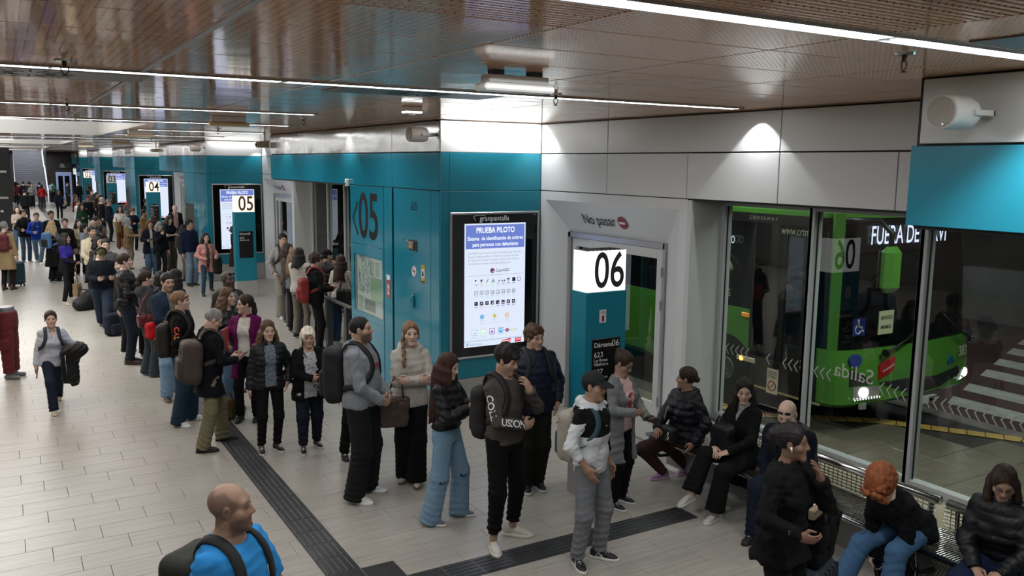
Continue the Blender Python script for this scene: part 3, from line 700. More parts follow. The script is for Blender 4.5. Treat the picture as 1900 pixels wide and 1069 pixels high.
# --- fittings of the near teal side wall
X = 4.872
def wall_text(s, y, z, size, mat, name, label, **k):
    t = MB(); put_text(t, s, (X-.003, y, z), (0, -1, 0), (0, 0, 1), size, **k); o = t.build(name, mat, WALL0); o['label'] = label; return o
wall_text('05', 12.55, 2.49, 1.0, M_CHAR, 'wall_number', 'tall black number 05 on the teal wall panel above the map', ax=.86, bold=.012)
t = MB()
t.add([(X-.003, a, b) for a, b in ((13.26, 2.47), (13.03, 2.75), (12.99, 2.72), (13.20, 2.47), (12.99, 2.22), (13.03, 2.19))], [(0, 3, 2, 1), (0, 5, 4, 3)]); t.build('wall_arrow', M_CHAR, WALL0)['label'] = 'black arrowhead pointing left'
wall_text('625', 10.83, 2.76, .17, M_CHAR, 'wall_number', 'small black number 625 on the teal service door', ax=.85)
mp = empty('map_case', (X, 12.62, 1.43)); tag(mp, 'glazed wall case with a transport map below the tall number 05', 'map case')
MB().bbox(-.002, .012, -.67, -.61, -.56, .63, .003).bbox(-.002, .012, .60, .74, -.56, .63, .003).bbox(-.002, .012, -.61, .60, -.56, -.46, .003).bbox(-.002, .012, -.61, .60, .46, .63, .003).build('frame', M_TEAL, mp)
MB().box(.016, .03, -.61, .60, -.46, .46).build('back', flat('6f8b90', .5), mp)
sh = MB().box(.006, .014, -.60, .46, -.45, .45).build('map_sheet', flat('b9c6c0', .7), mp)
t = MB(); t.box(.003, .0055, -.58, -.12, -.22, .16)
t.build('green_area', flat('8fb08f', .7), sh)
t = MB(); rs_ = random.Random(3)
for i in range(46):
    a, b = rs_.uniform(-.10, .40), rs_.uniform(-.15, .42); c = rs_.uniform(0, 3.1); L_ = rs_.uniform(.04, .16); t.tube([(.004, a, b), (.004, a+math.cos(c)*L_, b+math.sin(c)*L_)], .0028, 4)
t.build('street_lines', flat('5b6488', .7), sh)
t = MB()
for cx in (-.18, -.40):
    for i in range(9): t.box(.003, .0055, cx-.085, cx+.085, .19+.025*i, .20+.025*i)
for i in range(8): t.box(.003, .0055, .22, .40, -.42+.03*i, -.412+.03*i)
t.build('legend_text', flat('5c7a66', .7), sh); MB().box(.003, .0055, -.30, .14, -.40, -.22).build('inset_map', flat('7d857e', .7), sh)
MB().box(-.001, .002, -.61, .60, -.46, .46).build('pane', M_GLASS, mp)
def sticker(name, y, z, w, h, label, cat='sticker'):
    e = empty(name, (X, y, z)); tag(e, label, cat); return e
e = sticker('notice', 11.765, 1.53, .12, .34, 'tall red and white safety notice on the teal wall beside the map'); MB().box(-.004, 0, -.065, .065, -.17, .17).build('plate', flat('b8442c', .5), e); MB().box(-.005, -.004, -.065, .065, .095, .17).box(-.005, -.004, -.03, .03, -.13, .02).build('white_field', flat('d8dcdc', .5), e); MB().box(-.006, -.005, -.015, .015, -.08, -.03).build('symbol', flat('b8442c', .5), e)
e = sticker('notice', 10.84, 1.86, .12, .2, 'round no smoking sticker on the teal service door'); MB().lathe([(.075, -.003), (.075, 0)], (0, 0, 0), 20, ax='x').build('disc', flat('d2d7dc', .5), e); t = MB(); t.add([(-.0045, a, b) for a, b in ((.045, .065), (.06, .055), (-.045, -.065), (-.06, -.055))], [(0, 1, 2, 3)]); t.build('red_bar', flat('b02a30', .5), e); MB().box(-.004, -.0035, -.045, .045, -.01, .012).build('cigarette', flat('2b2d33', .5), e)
e = sticker('notice', 10.54, 1.86, .1, .2, 'yellow and white video camera warning sticker on the teal service door'); MB().box(-.003, 0, -.055, .055, -.13, .12).build('plate', flat('b79a24', .5), e); MB().box(-.004, -.003, -.055, .055, -.06, .06).build('white_field', flat('d8dcdc', .5), e); MB().prism([(-.03, -.03), (.02, -.045), (.035, -.02), (.03, .03), (-.01, .035)], 'x', -.005, -.004).build('camera_symbol', flat('1d2430', .5), e); MB().box(-.004, -.003, -.05, .05, -.125, -.1).build('print', flat('2a2c22', .5), e)
e = empty('door_latch', (X, 10.86, 2.22)); tag(e, 'recessed steel door latch with a yellow warning triangle on the teal wall', 'latch'); MB().bbox(-.012, 0, -.13, .13, -.075, .075, .004).build('plate', M_DARK, e); MB().bbox(-.03, -.01, -.05, .12, -.05, .055, .006).build('latch_box', flat('8a8378', .4, metal=.5), e); MB().add([(-.0315, .055, -.03), (-.0315, .0, -.03), (-.0315, .028, .025)], [(0, 1, 2)]).build('warning_triangle', flat('d8b020', .5), e); MB().tube([(-.02, .12, .04), (-.04, .20, .075)], .008, 6).lathe([(.018, -.01), (.018, .01)], (-.045, .21, .08), 10, ax='x').build('pull', M_STEEL, e)
e = empty('padlock_box', (X, 10.86, 1.46)); tag(e, 'small teal key box hanging on the teal service door', 'key box'); MB().bbox(-.035, 0, -.045, .045, -.10, .06, .008).build('body', M_TEALM, e); MB().tube([(-.02, -.03, .06), (-.02, -.025, .10), (-.02, .025, .10), (-.02, .03, .06)], .004, 6).build('shackle', M_STEEL, e); MB().box(-.037, -.035, -.015, .015, -.03, .0).build('keyhole_plate', M_CHAR, e)
e = empty('sensor', (X, 13.40, 3.03)); tag(e, 'small white sensor box under the teal fascia beside the map', 'sensor'); MB().bbox(-.06, 0, -.04, .04, -.06, .06, .01).build('housing', M_WHITE, e); MB().lathe([(.018, -.064), (.018, -.058)], (0, 0, -.02), 10, ax='x').build('lens', M_CHAR, e)
# ------------------------------------------------------------------ roadway beyond the glass
M_PAVE = noisy((.15, .135, .10), .38, .25, 2.2, .1, 60, stretch=(.5, 5, 1), name='platform_tile')
pv = MB().prism([(6.93, -3), (11.15, -3), (11.15, 5.3), (10.95, 5.63), (9.95, 7.10), (8.66, 8.0), (8.55, 9.6), (8.5, 96), (6.93, 96)], 'z', -.14, -.012).build('floor_platform', M_GROUT); tag(pv, kind='structure')
tl = None
for i in range(7):
    for j in range(16):
        x, y = 6.95+.60*i, .3+.6*j
        lim = 11.1 if y < 5.2 else (10.9-(y+.6-5.63)*.67 if y < 6.6 else (8.6 if y > 7 else 9.3))
        if x+.55 > lim: continue
        if tl is None: tl = MB().bbox(.003, .597, .003, .597, -.012, 0, .002).build('tile', M_PAVE, pv, (x, y, 0))
        else: link('tile', tl.data, pv, (x, y, 0))
rd = MB().box(6.9, 30, -3, 96, -.30, -.14).build('road', noisy((.035, .035, .037), .7, .3, 3, .2, 60)); tag(rd, kind='structure')
rr = MB().box(11.55, 24, 2.5, 9.9, -.14, -.132).build('red_road_surface', noisy((.050, .016, .019), .6, .3, 2, .2, 80), rd)
MB().box(11.25, 11.55, -3, 9, -.14, -.125).build('kerb', noisy((.16, .15, .14), .7, .2, 4), rd)
zb = empty('zebra_crossing', (15, 6, -.13)); tag(zb, 'worn white zebra crossing painted across the dark red roadway', 'crossing')
mz = noisy((.42, .44, .42), .6, .25, 5)
for i, (a, b) in enumerate(((12.03, 12.5), (13.0, 13.5), (14.2, 14.75), (15.25, 15.8), (16.4, 17.0), (17.5, 18.1), (18.7, 19.4))):
    s = -.9*i*.40; ya, yb = 7.42+.36*(a-12), 3.0
    MB().prism([(a-15, yb-6), (b-15, yb-6), (b-15, ya+.1-6), (a-15, ya-.1-6)], 'z', -.004, .004).build('stripe', mz, zb)
yt = empty('tactile_strip', (10.4, 6.4, 0)); tag(yt, 'yellow studded tactile strip along the platform edge outside the windows', 'tactile strip')
yv = [(8.62, 8.05), (9.9, 7.02), (10.95, 5.50), (11.12, 3.0), (11.12, 0)]; my = noisy((.50, .33, .075), .6, .2, 6)
yp = [(8.52, 9.4), (8.62, 8.05), (9.93, 6.97), (10.83, 5.57), (11.0, 3.0), (11.0, 0)]
ty = MB().bbox(-.105, .105, .004, .20, 0, .006, .002)
for a in range(3):
    for b in range(3): ty.lathe([(.014, .005), (.012, .009), (.004, .0105)], (-.066+.066*a, .035+.066*b, 0), 6)
tyo = None
for (xa, ya), (xb, yb) in zip(yp[:-1], yp[1:]):
    L_ = math.hypot(xb-xa, yb-ya); n = int(L_/.205); an = math.atan2(yb-ya, xb-xa)-_pi/2
    for q in range(n):
        loc = (xa+(xb-xa)*q/n-10.4, ya+(yb-ya)*q/n-6.4, 0)
        if tyo is None: tyo = ty.build('studded_tile', my, yt, loc, an)
        else: link('studded_tile', tyo.data, yt, loc, an)
tag(MB().box(19.5, 19.8, -3, 40, -.14, 1.1).box(24, 24.3, -3, 40, -.14, 5).box(6.6, 24, 39.7, 40, -.14, 5).box(6.6, 24.3, -3.3, -3, -.14, 5).build('wall_roadway', noisy((.12, .125, .13), .7, .3, 1)), kind='structure')
tag(MB().box(6.6, 24.3, -3, 96, 4.6, 4.7).build('ceiling_roadway', flat('2b2c2d', .8)), kind='structure')
for i, (x, y) in enumerate(((18.8, 9.5), (18.8, 12.2), (19.2, 7.2))):
    pc = MB().lathe([(.24, -.14), (.24, 4.6)], (x, y, 0), 20).build('column_%d' % (i+1), flat('8b8f92', .5)); tag(pc, kind='structure')

# ------------------------------------------------------------------ the green bus
GREEN = noisy((.075, .25, .032), .25, .05, 1, spec=.6, coat=.3, name='green_paint'); BGL = flat('0a0c0f', .06, spec=.7, name='bus_glass'); BDK = flat('101113', .4, name='bus_dark')
bus = empty('bus', (10.1, 11.5, -.14)); tag(bus, 'bright green city bus numbered 383 seen through the windows', 'bus')
B = (10.1, 11.5, -.14)
def bb(x0, x1, y0, y1, z0, z1): return (x0-B[0], x1-B[0], y0-B[1], y1-B[1], z0-B[2], z1-B[2])
XL, XR, YF, YB = 8.72, 11.60, 6.70, 18.2
# plan outline with a rounded front, lofted in height
def outline(inset, fr):
    r = .42; pts = []
    for a in np.linspace(0, _pi/2, 7): pts.append((XL+inset+r-r*math.cos(a), YF+fr+inset+r*.55-r*.55*math.sin(a)))
    for t in np.linspace(.12, .88, 7): pts.append((XL+inset+r+(XR-XL-2*inset-2*r)*t, YF+fr+inset-.06*math.sin(t*_pi)))
    for a in np.linspace(_pi/2, 0, 7): pts.append((XR-inset-r+r*math.cos(a), YF+fr+inset+r*.55-r*.55*math.sin(a)))
    pts += [(XR-inset, YB), (XL+inset, YB)]
    return pts
def shell(levels, mat, name, cap=True):
    mb = MB(); vs = []; fs = []; n = len(outline(0, 0))
    for z, i, f in levels: vs += [(x-B[0], y-B[1], z-B[2]) for x, y in outline(i, f)]
    for l in range(len(levels)-1):
        for k in range(n): fs.append((l*n+k, l*n+(k+1) % n, (l+1)*n+(k+1) % n, (l+1)*n+k))
    fs += [tuple(range(n))[::-1], tuple(range((len(levels)-1)*n, len(levels)*n))]
    mb.add(vs, fs, 0, False); return mb.build(name, mat, bus)
shell([(.36, .06, .02), (.42, .0, .0), (.78, .0, .0), (1.10, .015, .03)], GREEN, 'lower_body')
shell([(1.10, .03, .05), (2.0, .05, .09), (2.78, .07, .16)], BGL, 'windscreen')
shell([(2.74, .06, .13), (2.80, .055, .13), (3.05, .12, .22), (3.12, .3, .4)], GREEN, 'roof')
for sx, nm in ((XL+.03, 'corner_post'),):
    MB().prism([(sx-B[0], 6.95-B[1]), (sx+.055-B[0], 6.84-B[1]), (sx+.09-B[0], 6.87-B[1]), (sx+.05-B[0], 7.02-B[1])], 'z', 1.08-B[2], 2.8-B[2]).build(nm, GREEN, bus)
xs = XL-.004
MB().box(*bb(xs-.010, xs+.02, 8.22, 8.95, .84, 1.42)).build('side_panel', GREEN, bus)
MB().box(*bb(xs-.010, xs+.02, 9.0, 18, .45, 1.42)).build('side_panel', GREEN, bus)
MB().box(*bb(xs-.006, xs+.02, 7.10, 8.20, .40, 2.62)).build('door', BGL, bus)
MB().box(*bb(xs-.012, xs+.0, 7.10, 18, 2.62, 2.74)).build('name_strip', BDK, bus)
MB().box(*bb(xs-.008, xs+.02, 7.06, 8.3, .36, .80)).build('door_sill', BDK, bus)
MB().box(*bb(xs-.02, xs+.0, 6.98, 8.10, .375, .40)).build('step_edge', flat('a59a70', .5), bus)
for a in (7.12, 7.64, 8.18): MB().box(*bb(xs-.014, xs-.004, a-.015, a+.015, .42, 2.6)).build('door_post', BDK, bus)
wh = MB().lathe([(.30, 0), (.46, .02), (.50, .08), (.50, .24), (.44, .28)], (xs+.02-B[0], 8.62-B[1], .36-B[2]), 36, ax='x').build('wheel', flat('0b0b0c', .8), bus)
hb = MB().lathe([(.30, -.010), (.29, .0), (.19, .012), (.17, -.03), (.16, -.05), (.02, -.06)], (xs+.02-B[0], 8.62-B[1], .52-B[2]), 30, ax='x').build('hub', flat('4d4f50', .4, metal=.4), wh)
nm = MB()
for i in range(10): a = 2*_pi*i/10; nm.lathe([(.032, -.016), (.030, -.004)], (xs+.01-B[0], 8.62-B[1]+.235*math.cos(a), .52-B[2]+.235*math.sin(a)), 10, ax='x')
nm.build('wheel_holes', flat('0a0a0a', .8), wh)
t = MB(); put_text(t, 'IVECO', (xs-.045-B[0], 8.60-B[1], .52-B[2]), unit((0, -.62, -.78)), unit((0, -.78, .62)), .10, bold=.01); t.build('lettering', flat('8b8c88', .5), wh)
MB().lathe([(.52, -.012), (.52, .02)], (xs-B[0], 8.62-B[1], .50-B[2]), 36, ax='x').build('wheel_arch', BDK, bus)
# front details, each a little proud of the curved front
def front(pts, z_off, mat, name, parent=bus, d=.012, th=.02):
    """pts are (x, z); the depth follows the bus front"""
    def yf(x):
        t = (x-XL)/(XR-XL); r = .42
        if x < XL+r: q = (x-XL)/r; return YF+r*.55*(1-math.sqrt(max(1-(1-q)**2, 0)))
        if x > XR-r: q = (XR-x)/r; return YF+r*.55*(1-math.sqrt(max(1-(1-q)**2, 0)))
        return YF-.06*math.sin((x-XL-r)/(XR-XL-2*r)*_pi)
    n = len(pts); v = [(x-B[0], yf(x)-d-z_off-B[1], z-B[2]) for x, z in pts]+[(x-B[0], yf(x)+th-B[1], z-B[2]) for x, z in pts]
    fs = [tuple(range(n)), tuple(range(n, 2*n))[::-1]]+[(i, (i+1) % n, n+(i+1) % n, n+i)[::-1] for i in range(n)]
    return MB().add(v, fs).build(name, mat, parent)
LAMP = flat('c9cdd0', .15, metal=.7, name='lamp_reflector')
front([(9.43, .66), (9.9, .50), (10.2, .44), (10.7, .47), (11.2, .58), (11.15, .68), (10.6, .62), (10.0, .66)], .004, flat('22242a', .5), 'grille')
front([(8.93, .86), (8.93, .66), (9.32, .66), (9.15, .78)], .004, flat('25272b', .4), 'lamp_trim')
for pts, c in (([(8.98, .65), (8.98, .47), (9.42, .45), (9.45, .62)], (9.16, .56)), ([(11.18, .47), (11.44, .50), (11.52, .62), (11.27, .62)], (11.37, .565))):
    hl = front(pts, .008, LAMP, 'headlight')
    MB().lathe([(.062, -.008), (.058, .0)], (c[0]-B[0], YF+(-.035 if c[0] < 10 else .025)-B[1], c[1]-B[2]), 16, ax='y').build('bulb', glow((1, .98, .9), 14), hl)
    m = MB()
    for i in range(10):
        f_ = i/9; x_ = pts[1][0]*(1-f_)+pts[2][0]*f_ if c[0] < 10 else pts[0][0]*(1-f_)+pts[1][0]*f_
        m.lathe([(.008, -.004), (.008, 0)], (x_-B[0], YF+(-.02-.03*f_ if c[0] < 10 else -.02+.09*f_)-.012-B[1], (.485 if c[0] < 10 else .50)-B[2]), 6, ax='y')
    m.build('running_light', glow((1, 1, .95), 4), hl)
front([(9.13, .42), (9.13, .34), (9.22, .34), (9.22, .42)], .006, LAMP, 'fog_light')
pl = front([(10.06, .36), (10.06, .27), (10.62, .27), (10.62, .36)], .012, flat('c9cdc9', .5), 'licence_plate')
t = MB(); put_text(t, '8', (10.14-B[0], YF-.088-B[1], .315-B[2]), (1, 0, 0), (0, 0, 1), .10, bold=.02); put_text(t, 'MC', (10.52-B[0], YF-.085-B[1], .315-B[2]), (1, 0, 0), (0, 0, 1), .10, bold=.02); t.build('lettering', M_CHAR, pl)
front([(10.06, .36), (10.06, .27), (10.10, .27), (10.10, .36)], .015, flat('1b3a86', .5), 'plate_band', pl)
front([(9.41, .88), (9.41, .70), (9.68, .80), (9.68, .98)], .004, flat('a3161c', .5), 'red_emblem')
t = MB(); put_text(t, 'TRANSPORTES', (9.545-B[0], YF-.072-B[1], .845-B[2]), unit((1, 0, .35)), (0, 0, 1), .036, bold=.02); t.build('lettering', M_WHITE, bus)
t = MB(); put_text(t, '383', (11.17-B[0], YF-.050-B[1], .90-B[2]), unit((1, .12, 0)), (0, 0, 1), .20, ax=.75, bold=.012); put_text(t, '383', (xs-.016-B[0], 7.22-B[1], .84-B[2]), (0, -1, 0), (0, 0, 1), .16, ax=.85, bold=.012); t.build('fleet_number', flat('c3c8b8', .5), bus)
front([(10.86, .80), (10.88, .74), (11.06, .78), (10.98, .80), (10.96, .86)], .004, flat('12607c', .5), 'bird_emblem')
for x, z, s_, c in ((9.0, .98, .085, '2a3f8f'),): front([(x+s_*math.cos(a), z+s_*math.sin(a)) for a in np.linspace(0, 2*_pi, 16, endpoint=False)], .006, flat(c, .5), 'accessible_badge')
# windscreen items
wb = MB().box(*bb(8.90, 9.12, 6.700, 6.712, 1.30, 1.52)).build('accessible_badge', flat('20307c', .5), bus)
t = MB(); q = lambda a, b: (9.01+a-B[0], 6.697-B[1], 1.41+b-B[2])
t.tube([q(-.02, .075), q(-.015, .0), q(.04, -.0), q(.055, -.06), q(.08, -.05)], .009, 5); t.lathe([(.017, -.002), (.017, .002)], q(-.022, .085), 10, ax='y')
t.tube([q(-.025+.052*math.cos(a), -.03+.052*math.sin(a)) for a in np.linspace(1.9, 5.9, 14)], .007, 5); t.build('wheelchair_symbol', M_WHITE, wb)
sg = MB().box(*bb(9.37, 9.66, 6.690, 6.700, 1.28, 1.58)).build('paper_notice', flat('b9bf9c', .7), bus)
t = MB(); put_text(t, 'SERVICIOS', (9.515-B[0], 6.688-B[1], 1.49-B[2]), (1, 0, 0), (0, 0, 1), .062, ax=.8, bold=.02); put_text(t, 'MINIMOS', (9.515-B[0], 6.688-B[1], 1.37-B[2]), (1, 0, 0), (0, 0, 1), .062, ax=.8, bold=.02); t.build('lettering', M_CHAR, sg)
MB().box(*bb(8.98, 11.0, 6.80, 6.83, 2.32, 2.72)).build('destination_box', flat('0b0b0d', .4), bus)
t = MB(); put_text(t, 'FUERA DE SERVI', (9.99-B[0], 6.775-B[1], 2.52-B[2]), (1, 0, 0), (0, 0, 1), .33, ax=.66, bold=.008); t.build('destination_display', glow((.72, .78, 1.0), 1.3), bus)
t = MB(); put_text(t, 'DE SERVICIO', (xs-.02-B[0], 8.82-B[1], 2.35-B[2]), (0, -1, 0), (0, 0, 1), .15, ax=.62, bold=.008); t.build('side_display', glow((.60, .72, .80), 1.0), bus)
t = MB(); put_text(t, 'C R O S S W A Y', (xs-.016-B[0], 8.06-B[1], 2.68-B[2]), (0, -1, 0), (0, 0, 1), .065, ax=1.05); put_text(t, 'www.crtm.es', (xs-.016-B[0], 7.45-B[1], 2.545-B[2]), (0, -1, 0), (0, 0, 1), .15, ax=.72); put_text(t, 'GRATIS', (xs-.016-B[0], 8.80-B[1], 1.60-B[2]), (0, -1, 0), (0, 0, 1), .15, ax=.85, bold=.01); t.build('lettering', flat('9b9880', .5), bus)
t = MB()
for r_ in (.10, .19, .28):
    t.tube([(xs-.012-B[0], 8.86-r_*math.cos(a)-B[1], 1.85+r_*math.sin(a)-B[2]) for a in np.linspace(.25, 1.35, 9)], .026, 6)
t.build('wireless_symbol', flat('7a7760', .6), bus)
MB().bbox(*bb(xs-.03, xs, 8.22, 8.36, 1.31, 1.37), .01).build('amber_marker', flat('b86a14', .3, emit=.5, ecol='c87a20'), bus)
hz = MB().bbox(*bb(xs-.02, xs+.01, 8.08, 8.42, .69, .76), .008).build('side_reflector', flat('c9bfa0', .4), bus); MB().lathe([(.035, -.015), (.03, -.005)], (xs-.015-B[0], 8.32-B[1], .725-B[2]), 12, ax='x').build('indicator', glow((1, .28, .05), 5), hz)
# mirror on its arm, wipers
mr = MB().bbox(*bb(8.92, 9.20, 6.28, 6.46, 1.88, 2.44), .07).build('mirror', GREEN, bus); MB().bbox(*bb(8.95, 9.17, 6.455, 6.47, 1.93, 2.38), .006).build('mirror_glass', flat('9aa3a6', .05, metal=.9), mr)
MB().tube([(8.86-B[0], 6.95-B[1], 2.72-B[2]), (8.98-B[0], 6.50-B[1], 2.74-B[2]), (9.06-B[0], 6.38-B[1], 2.60-B[2]), (9.06-B[0], 6.38-B[1], 2.40-B[2])], .035, 8).build('mirror_arm', BDK, bus)
for x0, x1 in ((9.46, 10.35), (11.30, 10.7)):
    MB().tube([(x0-B[0], 6.60-B[1], 1.06-B[2]), ((x0+x1)/2-B[0], 6.62-B[1], 1.20-B[2]), (x1-B[0], 6.69-B[1], 1.45-B[2])], .018, 6).lathe([(.045, -.03), (.045, .02)], (x0-B[0], 6.63-B[1], 1.05-B[2]), 12, ax='y').build('wiper', flat('0c0c0d', .5), bus)

# ------------------------------------------------------------------ bench of steel wire under the windows
def bench(y0, y1, label):
    e = empty('bench', (6.31, (y0+y1)/2, 0)); tag(e, label, 'bench', 'steel wire benches'); yc = (y0+y1)/2
    fr = MB()
    fr.tube([(-.38, y0-yc, .435), (-.38, y1-yc, .435)], .024, 12).tube([(.12, y0-yc, .435), (.12, y1-yc, .435)], .016, 10)
    fr.build('seat_rail', M_STEEL, e)
    MB().tube([(.20, y0-yc, .64), (.20, y1-yc, .64)], .038, 14).build('back_rail', M_STEEL, e)
    w = MB(); n = int((y1-y0)/.024)
    for i in range(n):
        y = y0-yc+.012+.024*i; w.box(-.375, .12, y-.004, y+.004, .446, .454)
    for x in (-.28, -.18, -.08, .02): w.box(x-.003, x+.003, y0-yc, y1-yc, .440, .447)
    w.build('wire_seat', M_STEEL, e)
    w = MB()
    for i in range(int((y1-y0)/.05)):
        y = y0-yc+.02+.05*i; w.box(.145, .152, y-.003, y+.003, .45, .62)
    for z in (.47, .50, .53, .56, .59, .62): w.box(.140, .148, y0-yc, y1-yc, z-.003, z+.003)
    w.build('wire_back', M_STEEL, e)
    ny = max(2, int((y1-y0)/1.25)+1)
    for i in range(ny):
        y = y0-yc+.08+(y1-y0-.16)*i/(ny-1)
        MB().tube([(-.385, y, .45), (-.40, y, .40), (-.36, y, .27), (-.26, y, .19), (-.05, y, .17), (.24, y, .17)], .020, 8).tube([(.24, y, .17), (.20, y, .64)], .018, 8).build('bracket', flat('2b2d2f', .35, metal=.5), e)
    return e
bench(3.95, 7.0, 'long steel wire bench under the windows, holding most of the seated people'); bench(.9, 3.88, 'second steel wire bench, its end under the woman in the quilted jacket')
bench(17.2, 21.5, 'distant steel wire bench behind the railing at bay 05')

# ------------------------------------------------------------------ railing of bay 05
rl = empty('railing', (4.9, 15.5, 0)); tag(rl, 'grey metal queue railing leading to the teal map wall', 'railing')
MB().bbox(-.035, .035, -2.08, 1.75, .92, .96, .008).build('top_rail', flat('5d5f61', .4, metal=.5), rl)
for y in (-1.85, -.9, .9, 1.65): MB().bbox(-.05, .05, y-.06, y+.06, 0, .92, .008).build('post', flat('3a3c40', .45), rl)
mb = MB().prism([(-.7, .90), (.75, .90), (-.55, .12), (-.68, .12)], 'x', -.006, .006).build('side_sheet', flat('55585a', .5), rl)

# ------------------------------------------------------------------ ceiling fittings
e = empty('emergency_light', (2.72, 4.55, CZ)); tag(e, 'white emergency light box hanging below the brown ceiling', 'emergency light', 'emergency light boxes')
MB().bbox(-.21, .21, -.055, .055, -.075, -.03, .006).build('body', M_WHITE, e); MB().bbox(-.245, .245, -.075, .075, -.125, -.078, .012).build('diffuser', flat('d9d9d4', .35), e); MB().box(-.17, -.10, -.04, .04, -.032, 0).box(.10, .17, -.04, .04, -.032, 0).build('mount', M_DARK, e)
for i, (x, y) in enumerate(((2.3, 17.6), (2.5, 11.2), (2.9, 26), (2.6, 33.5))):
    e = empty('emergency_light', (x, y, CZ)); tag(e, ('second emergency light box, further down the ceiling', 'emergency light box mirrored in the ceiling above the 05 fascia', 'small far emergency light box over the 04 queue', 'farthest emergency light box before the stairs')[i], 'emergency light', 'emergency light boxes')
    MB().bbox(-.21, .21, -.055, .055, -.075, 0, .006).build('body', M_WHITE, e); MB().bbox(-.245, .245, -.075, .075, -.125, -.078, .012).build('diffuser', flat('cdb894', .35), e)
spl = [(3.84, 2.71, 'sprinkler head on the ceiling above the loudspeaker beam'), (3.84, 5.79, 'sprinkler head beside the second linear lamp, over the screen wall'), (.35, 5.6, 'sprinkler head at the left end of the second linear lamp'), (3.4, 11.0, 'sprinkler head before the silver band'), (.6, 9.6, 'sprinkler head on the third linear lamp'), (3.3, 15.6, 'sprinkler head over the 05 queue'), (3.2, 19.5, 'sprinkler head near the first raised white bay'), (3.4, 24.0, 'small far sprinkler head over the 05 screen')]
for i, (x, y, lb) in enumerate(spl):
    e = empty('sprinkler', (x, y, CZ)); tag(e, lb, 'sprinkler', 'sprinkler heads')
    MB().lathe([(.055, 0), (.052, -.008), (.02, -.012)], (0, 0, 0), 18).build('rosette', M_STEEL, e); MB().lathe([(.014, -.01), (.012, -.04)], (0, 0, 0), 10).tube([(-.018, 0, -.035), (-.020, 0, -.06), (0, 0, -.085)], .004, 6).tube([(.018, 0, -.035), (.020, 0, -.06), (0, 0, -.085)], .004, 6).lathe([(.018, -.085), (.016, -.09)], (0, 0, 0), 12).build('head', flat('5a4a3a', .35, metal=.8), e)
for i, (x, y, w_, lb) in enumerate(((4.30, 2.0, .62, 'grey air diffuser with radiating slots in the top right of the ceiling'), (2.9, 6.36, .7, 'slotted air diffuser beyond the second linear lamp'), (.2, 6.5, .7, 'slotted air diffuser at the left beyond the second linear lamp'))):
    e = empty('air_diffuser', (x, y, CZ)); tag(e, lb, 'air vent', 'air diffusers in the ceiling'); MB().bbox(-w_, w_, -.29, .29, -.008, -.001, .003).build('plate', flat('6d7173', .4, metal=.4), e); s_ = MB()
    for k in range(16):
        a = 2*_pi*k/16
        for r0, r1 in ((.10, .16), (.18, .26)):
            s_.prism([(r0*math.cos(a)-.006*math.sin(a), r0*math.sin(a)+.006*math.cos(a)), (r0*math.cos(a)+.006*math.sin(a), r0*math.sin(a)-.006*math.cos(a)), (r1*math.cos(a)+.006*math.sin(a), r1*math.sin(a)-.006*math.cos(a)), (r1*math.cos(a)-.006*math.sin(a), r1*math.sin(a)+.006*math.cos(a))], 'z', -.010, -.0085)
    s_.build('slots', M_CHAR, e)

e = empty('smoke_detector', (3.55, 7.93, CZ)); tag(e, 'small white box detector on the ceiling left of the spotlit wall', 'detector'); MB().bbox(-.09, .09, -.06, .06, -.07, 0, .01).build('housing', M_WHITE, e); MB().lathe([(.035, -.085), (.045, -.07)], (0, 0, 0), 14).build('sensor_head', flat('8a8a86', .5), e)
for i, (x, y, lb) in enumerate(((4.78, 18.35, 'beige security camera under the ceiling by the end of the near fascia'), (4.78, 33.1, 'small far security camera by the end of the second fascia'))):
    e = empty('security_camera', (x, y, 3.80)); tag(e, lb, 'security camera', 'security cameras'); MB().bbox(-.13, .13, -.06, .06, -.16, -.04, .012).build('housing', flat('a89a84', .5), e); MB().lathe([(.035, -.15), (.035, -.13)], (0, 0, -.10), 14, ax='x').build('lens', M_CHAR, e); MB().tube([(.05, 0, -.05), (.05, 0, .11)], .015, 8).build('bracket', M_WHITE, e)
# ------------------------------------------------------------------ far end: stairs, lift, dark walls
sr = empty('staircase', (2.0, 77, 0)); tag(sr, 'wide staircase rising at the far end of the hall', 'staircase')
sm = noisy((.26, .26, .29), .35, .15, 2)
for i in range(26):
    MB().box(-1.15, 1.12, i*.30, i*.30+.32, 0, (i+1)*.165-.018).build('step', sm, sr); MB().box(-1.15, 1.12, i*.30-.012, i*.30+.045, (i+1)*.165-.018, (i+1)*.165).build('step_edge', flat('b9bcc4', .3), sr)
for x in (-1.15, 1.10):
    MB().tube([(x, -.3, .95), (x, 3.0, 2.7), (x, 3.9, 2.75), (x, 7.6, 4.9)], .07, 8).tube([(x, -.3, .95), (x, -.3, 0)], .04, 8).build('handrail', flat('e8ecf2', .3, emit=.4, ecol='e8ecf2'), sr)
tag(MB().box(3.12, 4.95, 76.8, 77, 0, CZ).box(.5, .85, 76.6, 86, 0, 9).box(3.12, 3.3, 77, 86, 0, 9).box(.5, 4.9, 86, 86.2, 0, 9).box(.5, 4.9, 76.8, 77, CZ+.14, 9).build('wall_end', flat('1a1512', .5)), kind='structure')
tag(MB().box(-9, .5, 76.8, 77, 0, CZ).build('wall_end', flat('c9ced6', .5)), kind='structure')
area('stair_lamp', (2, 81, 8.5), 2.5, 900, (.95, .97, 1.0), sy=7); area('stair_lamp', (1.9, 74.5, 3.8), 3, 120, (.95, .97, 1.0), sy=1)  # added lights brightening the stairs and the floor before them
lf = empty('lift', (4.25, 76.78, 0)); tag(lf, 'far lift with two dark glass doors in a pale blue frame', 'lift')
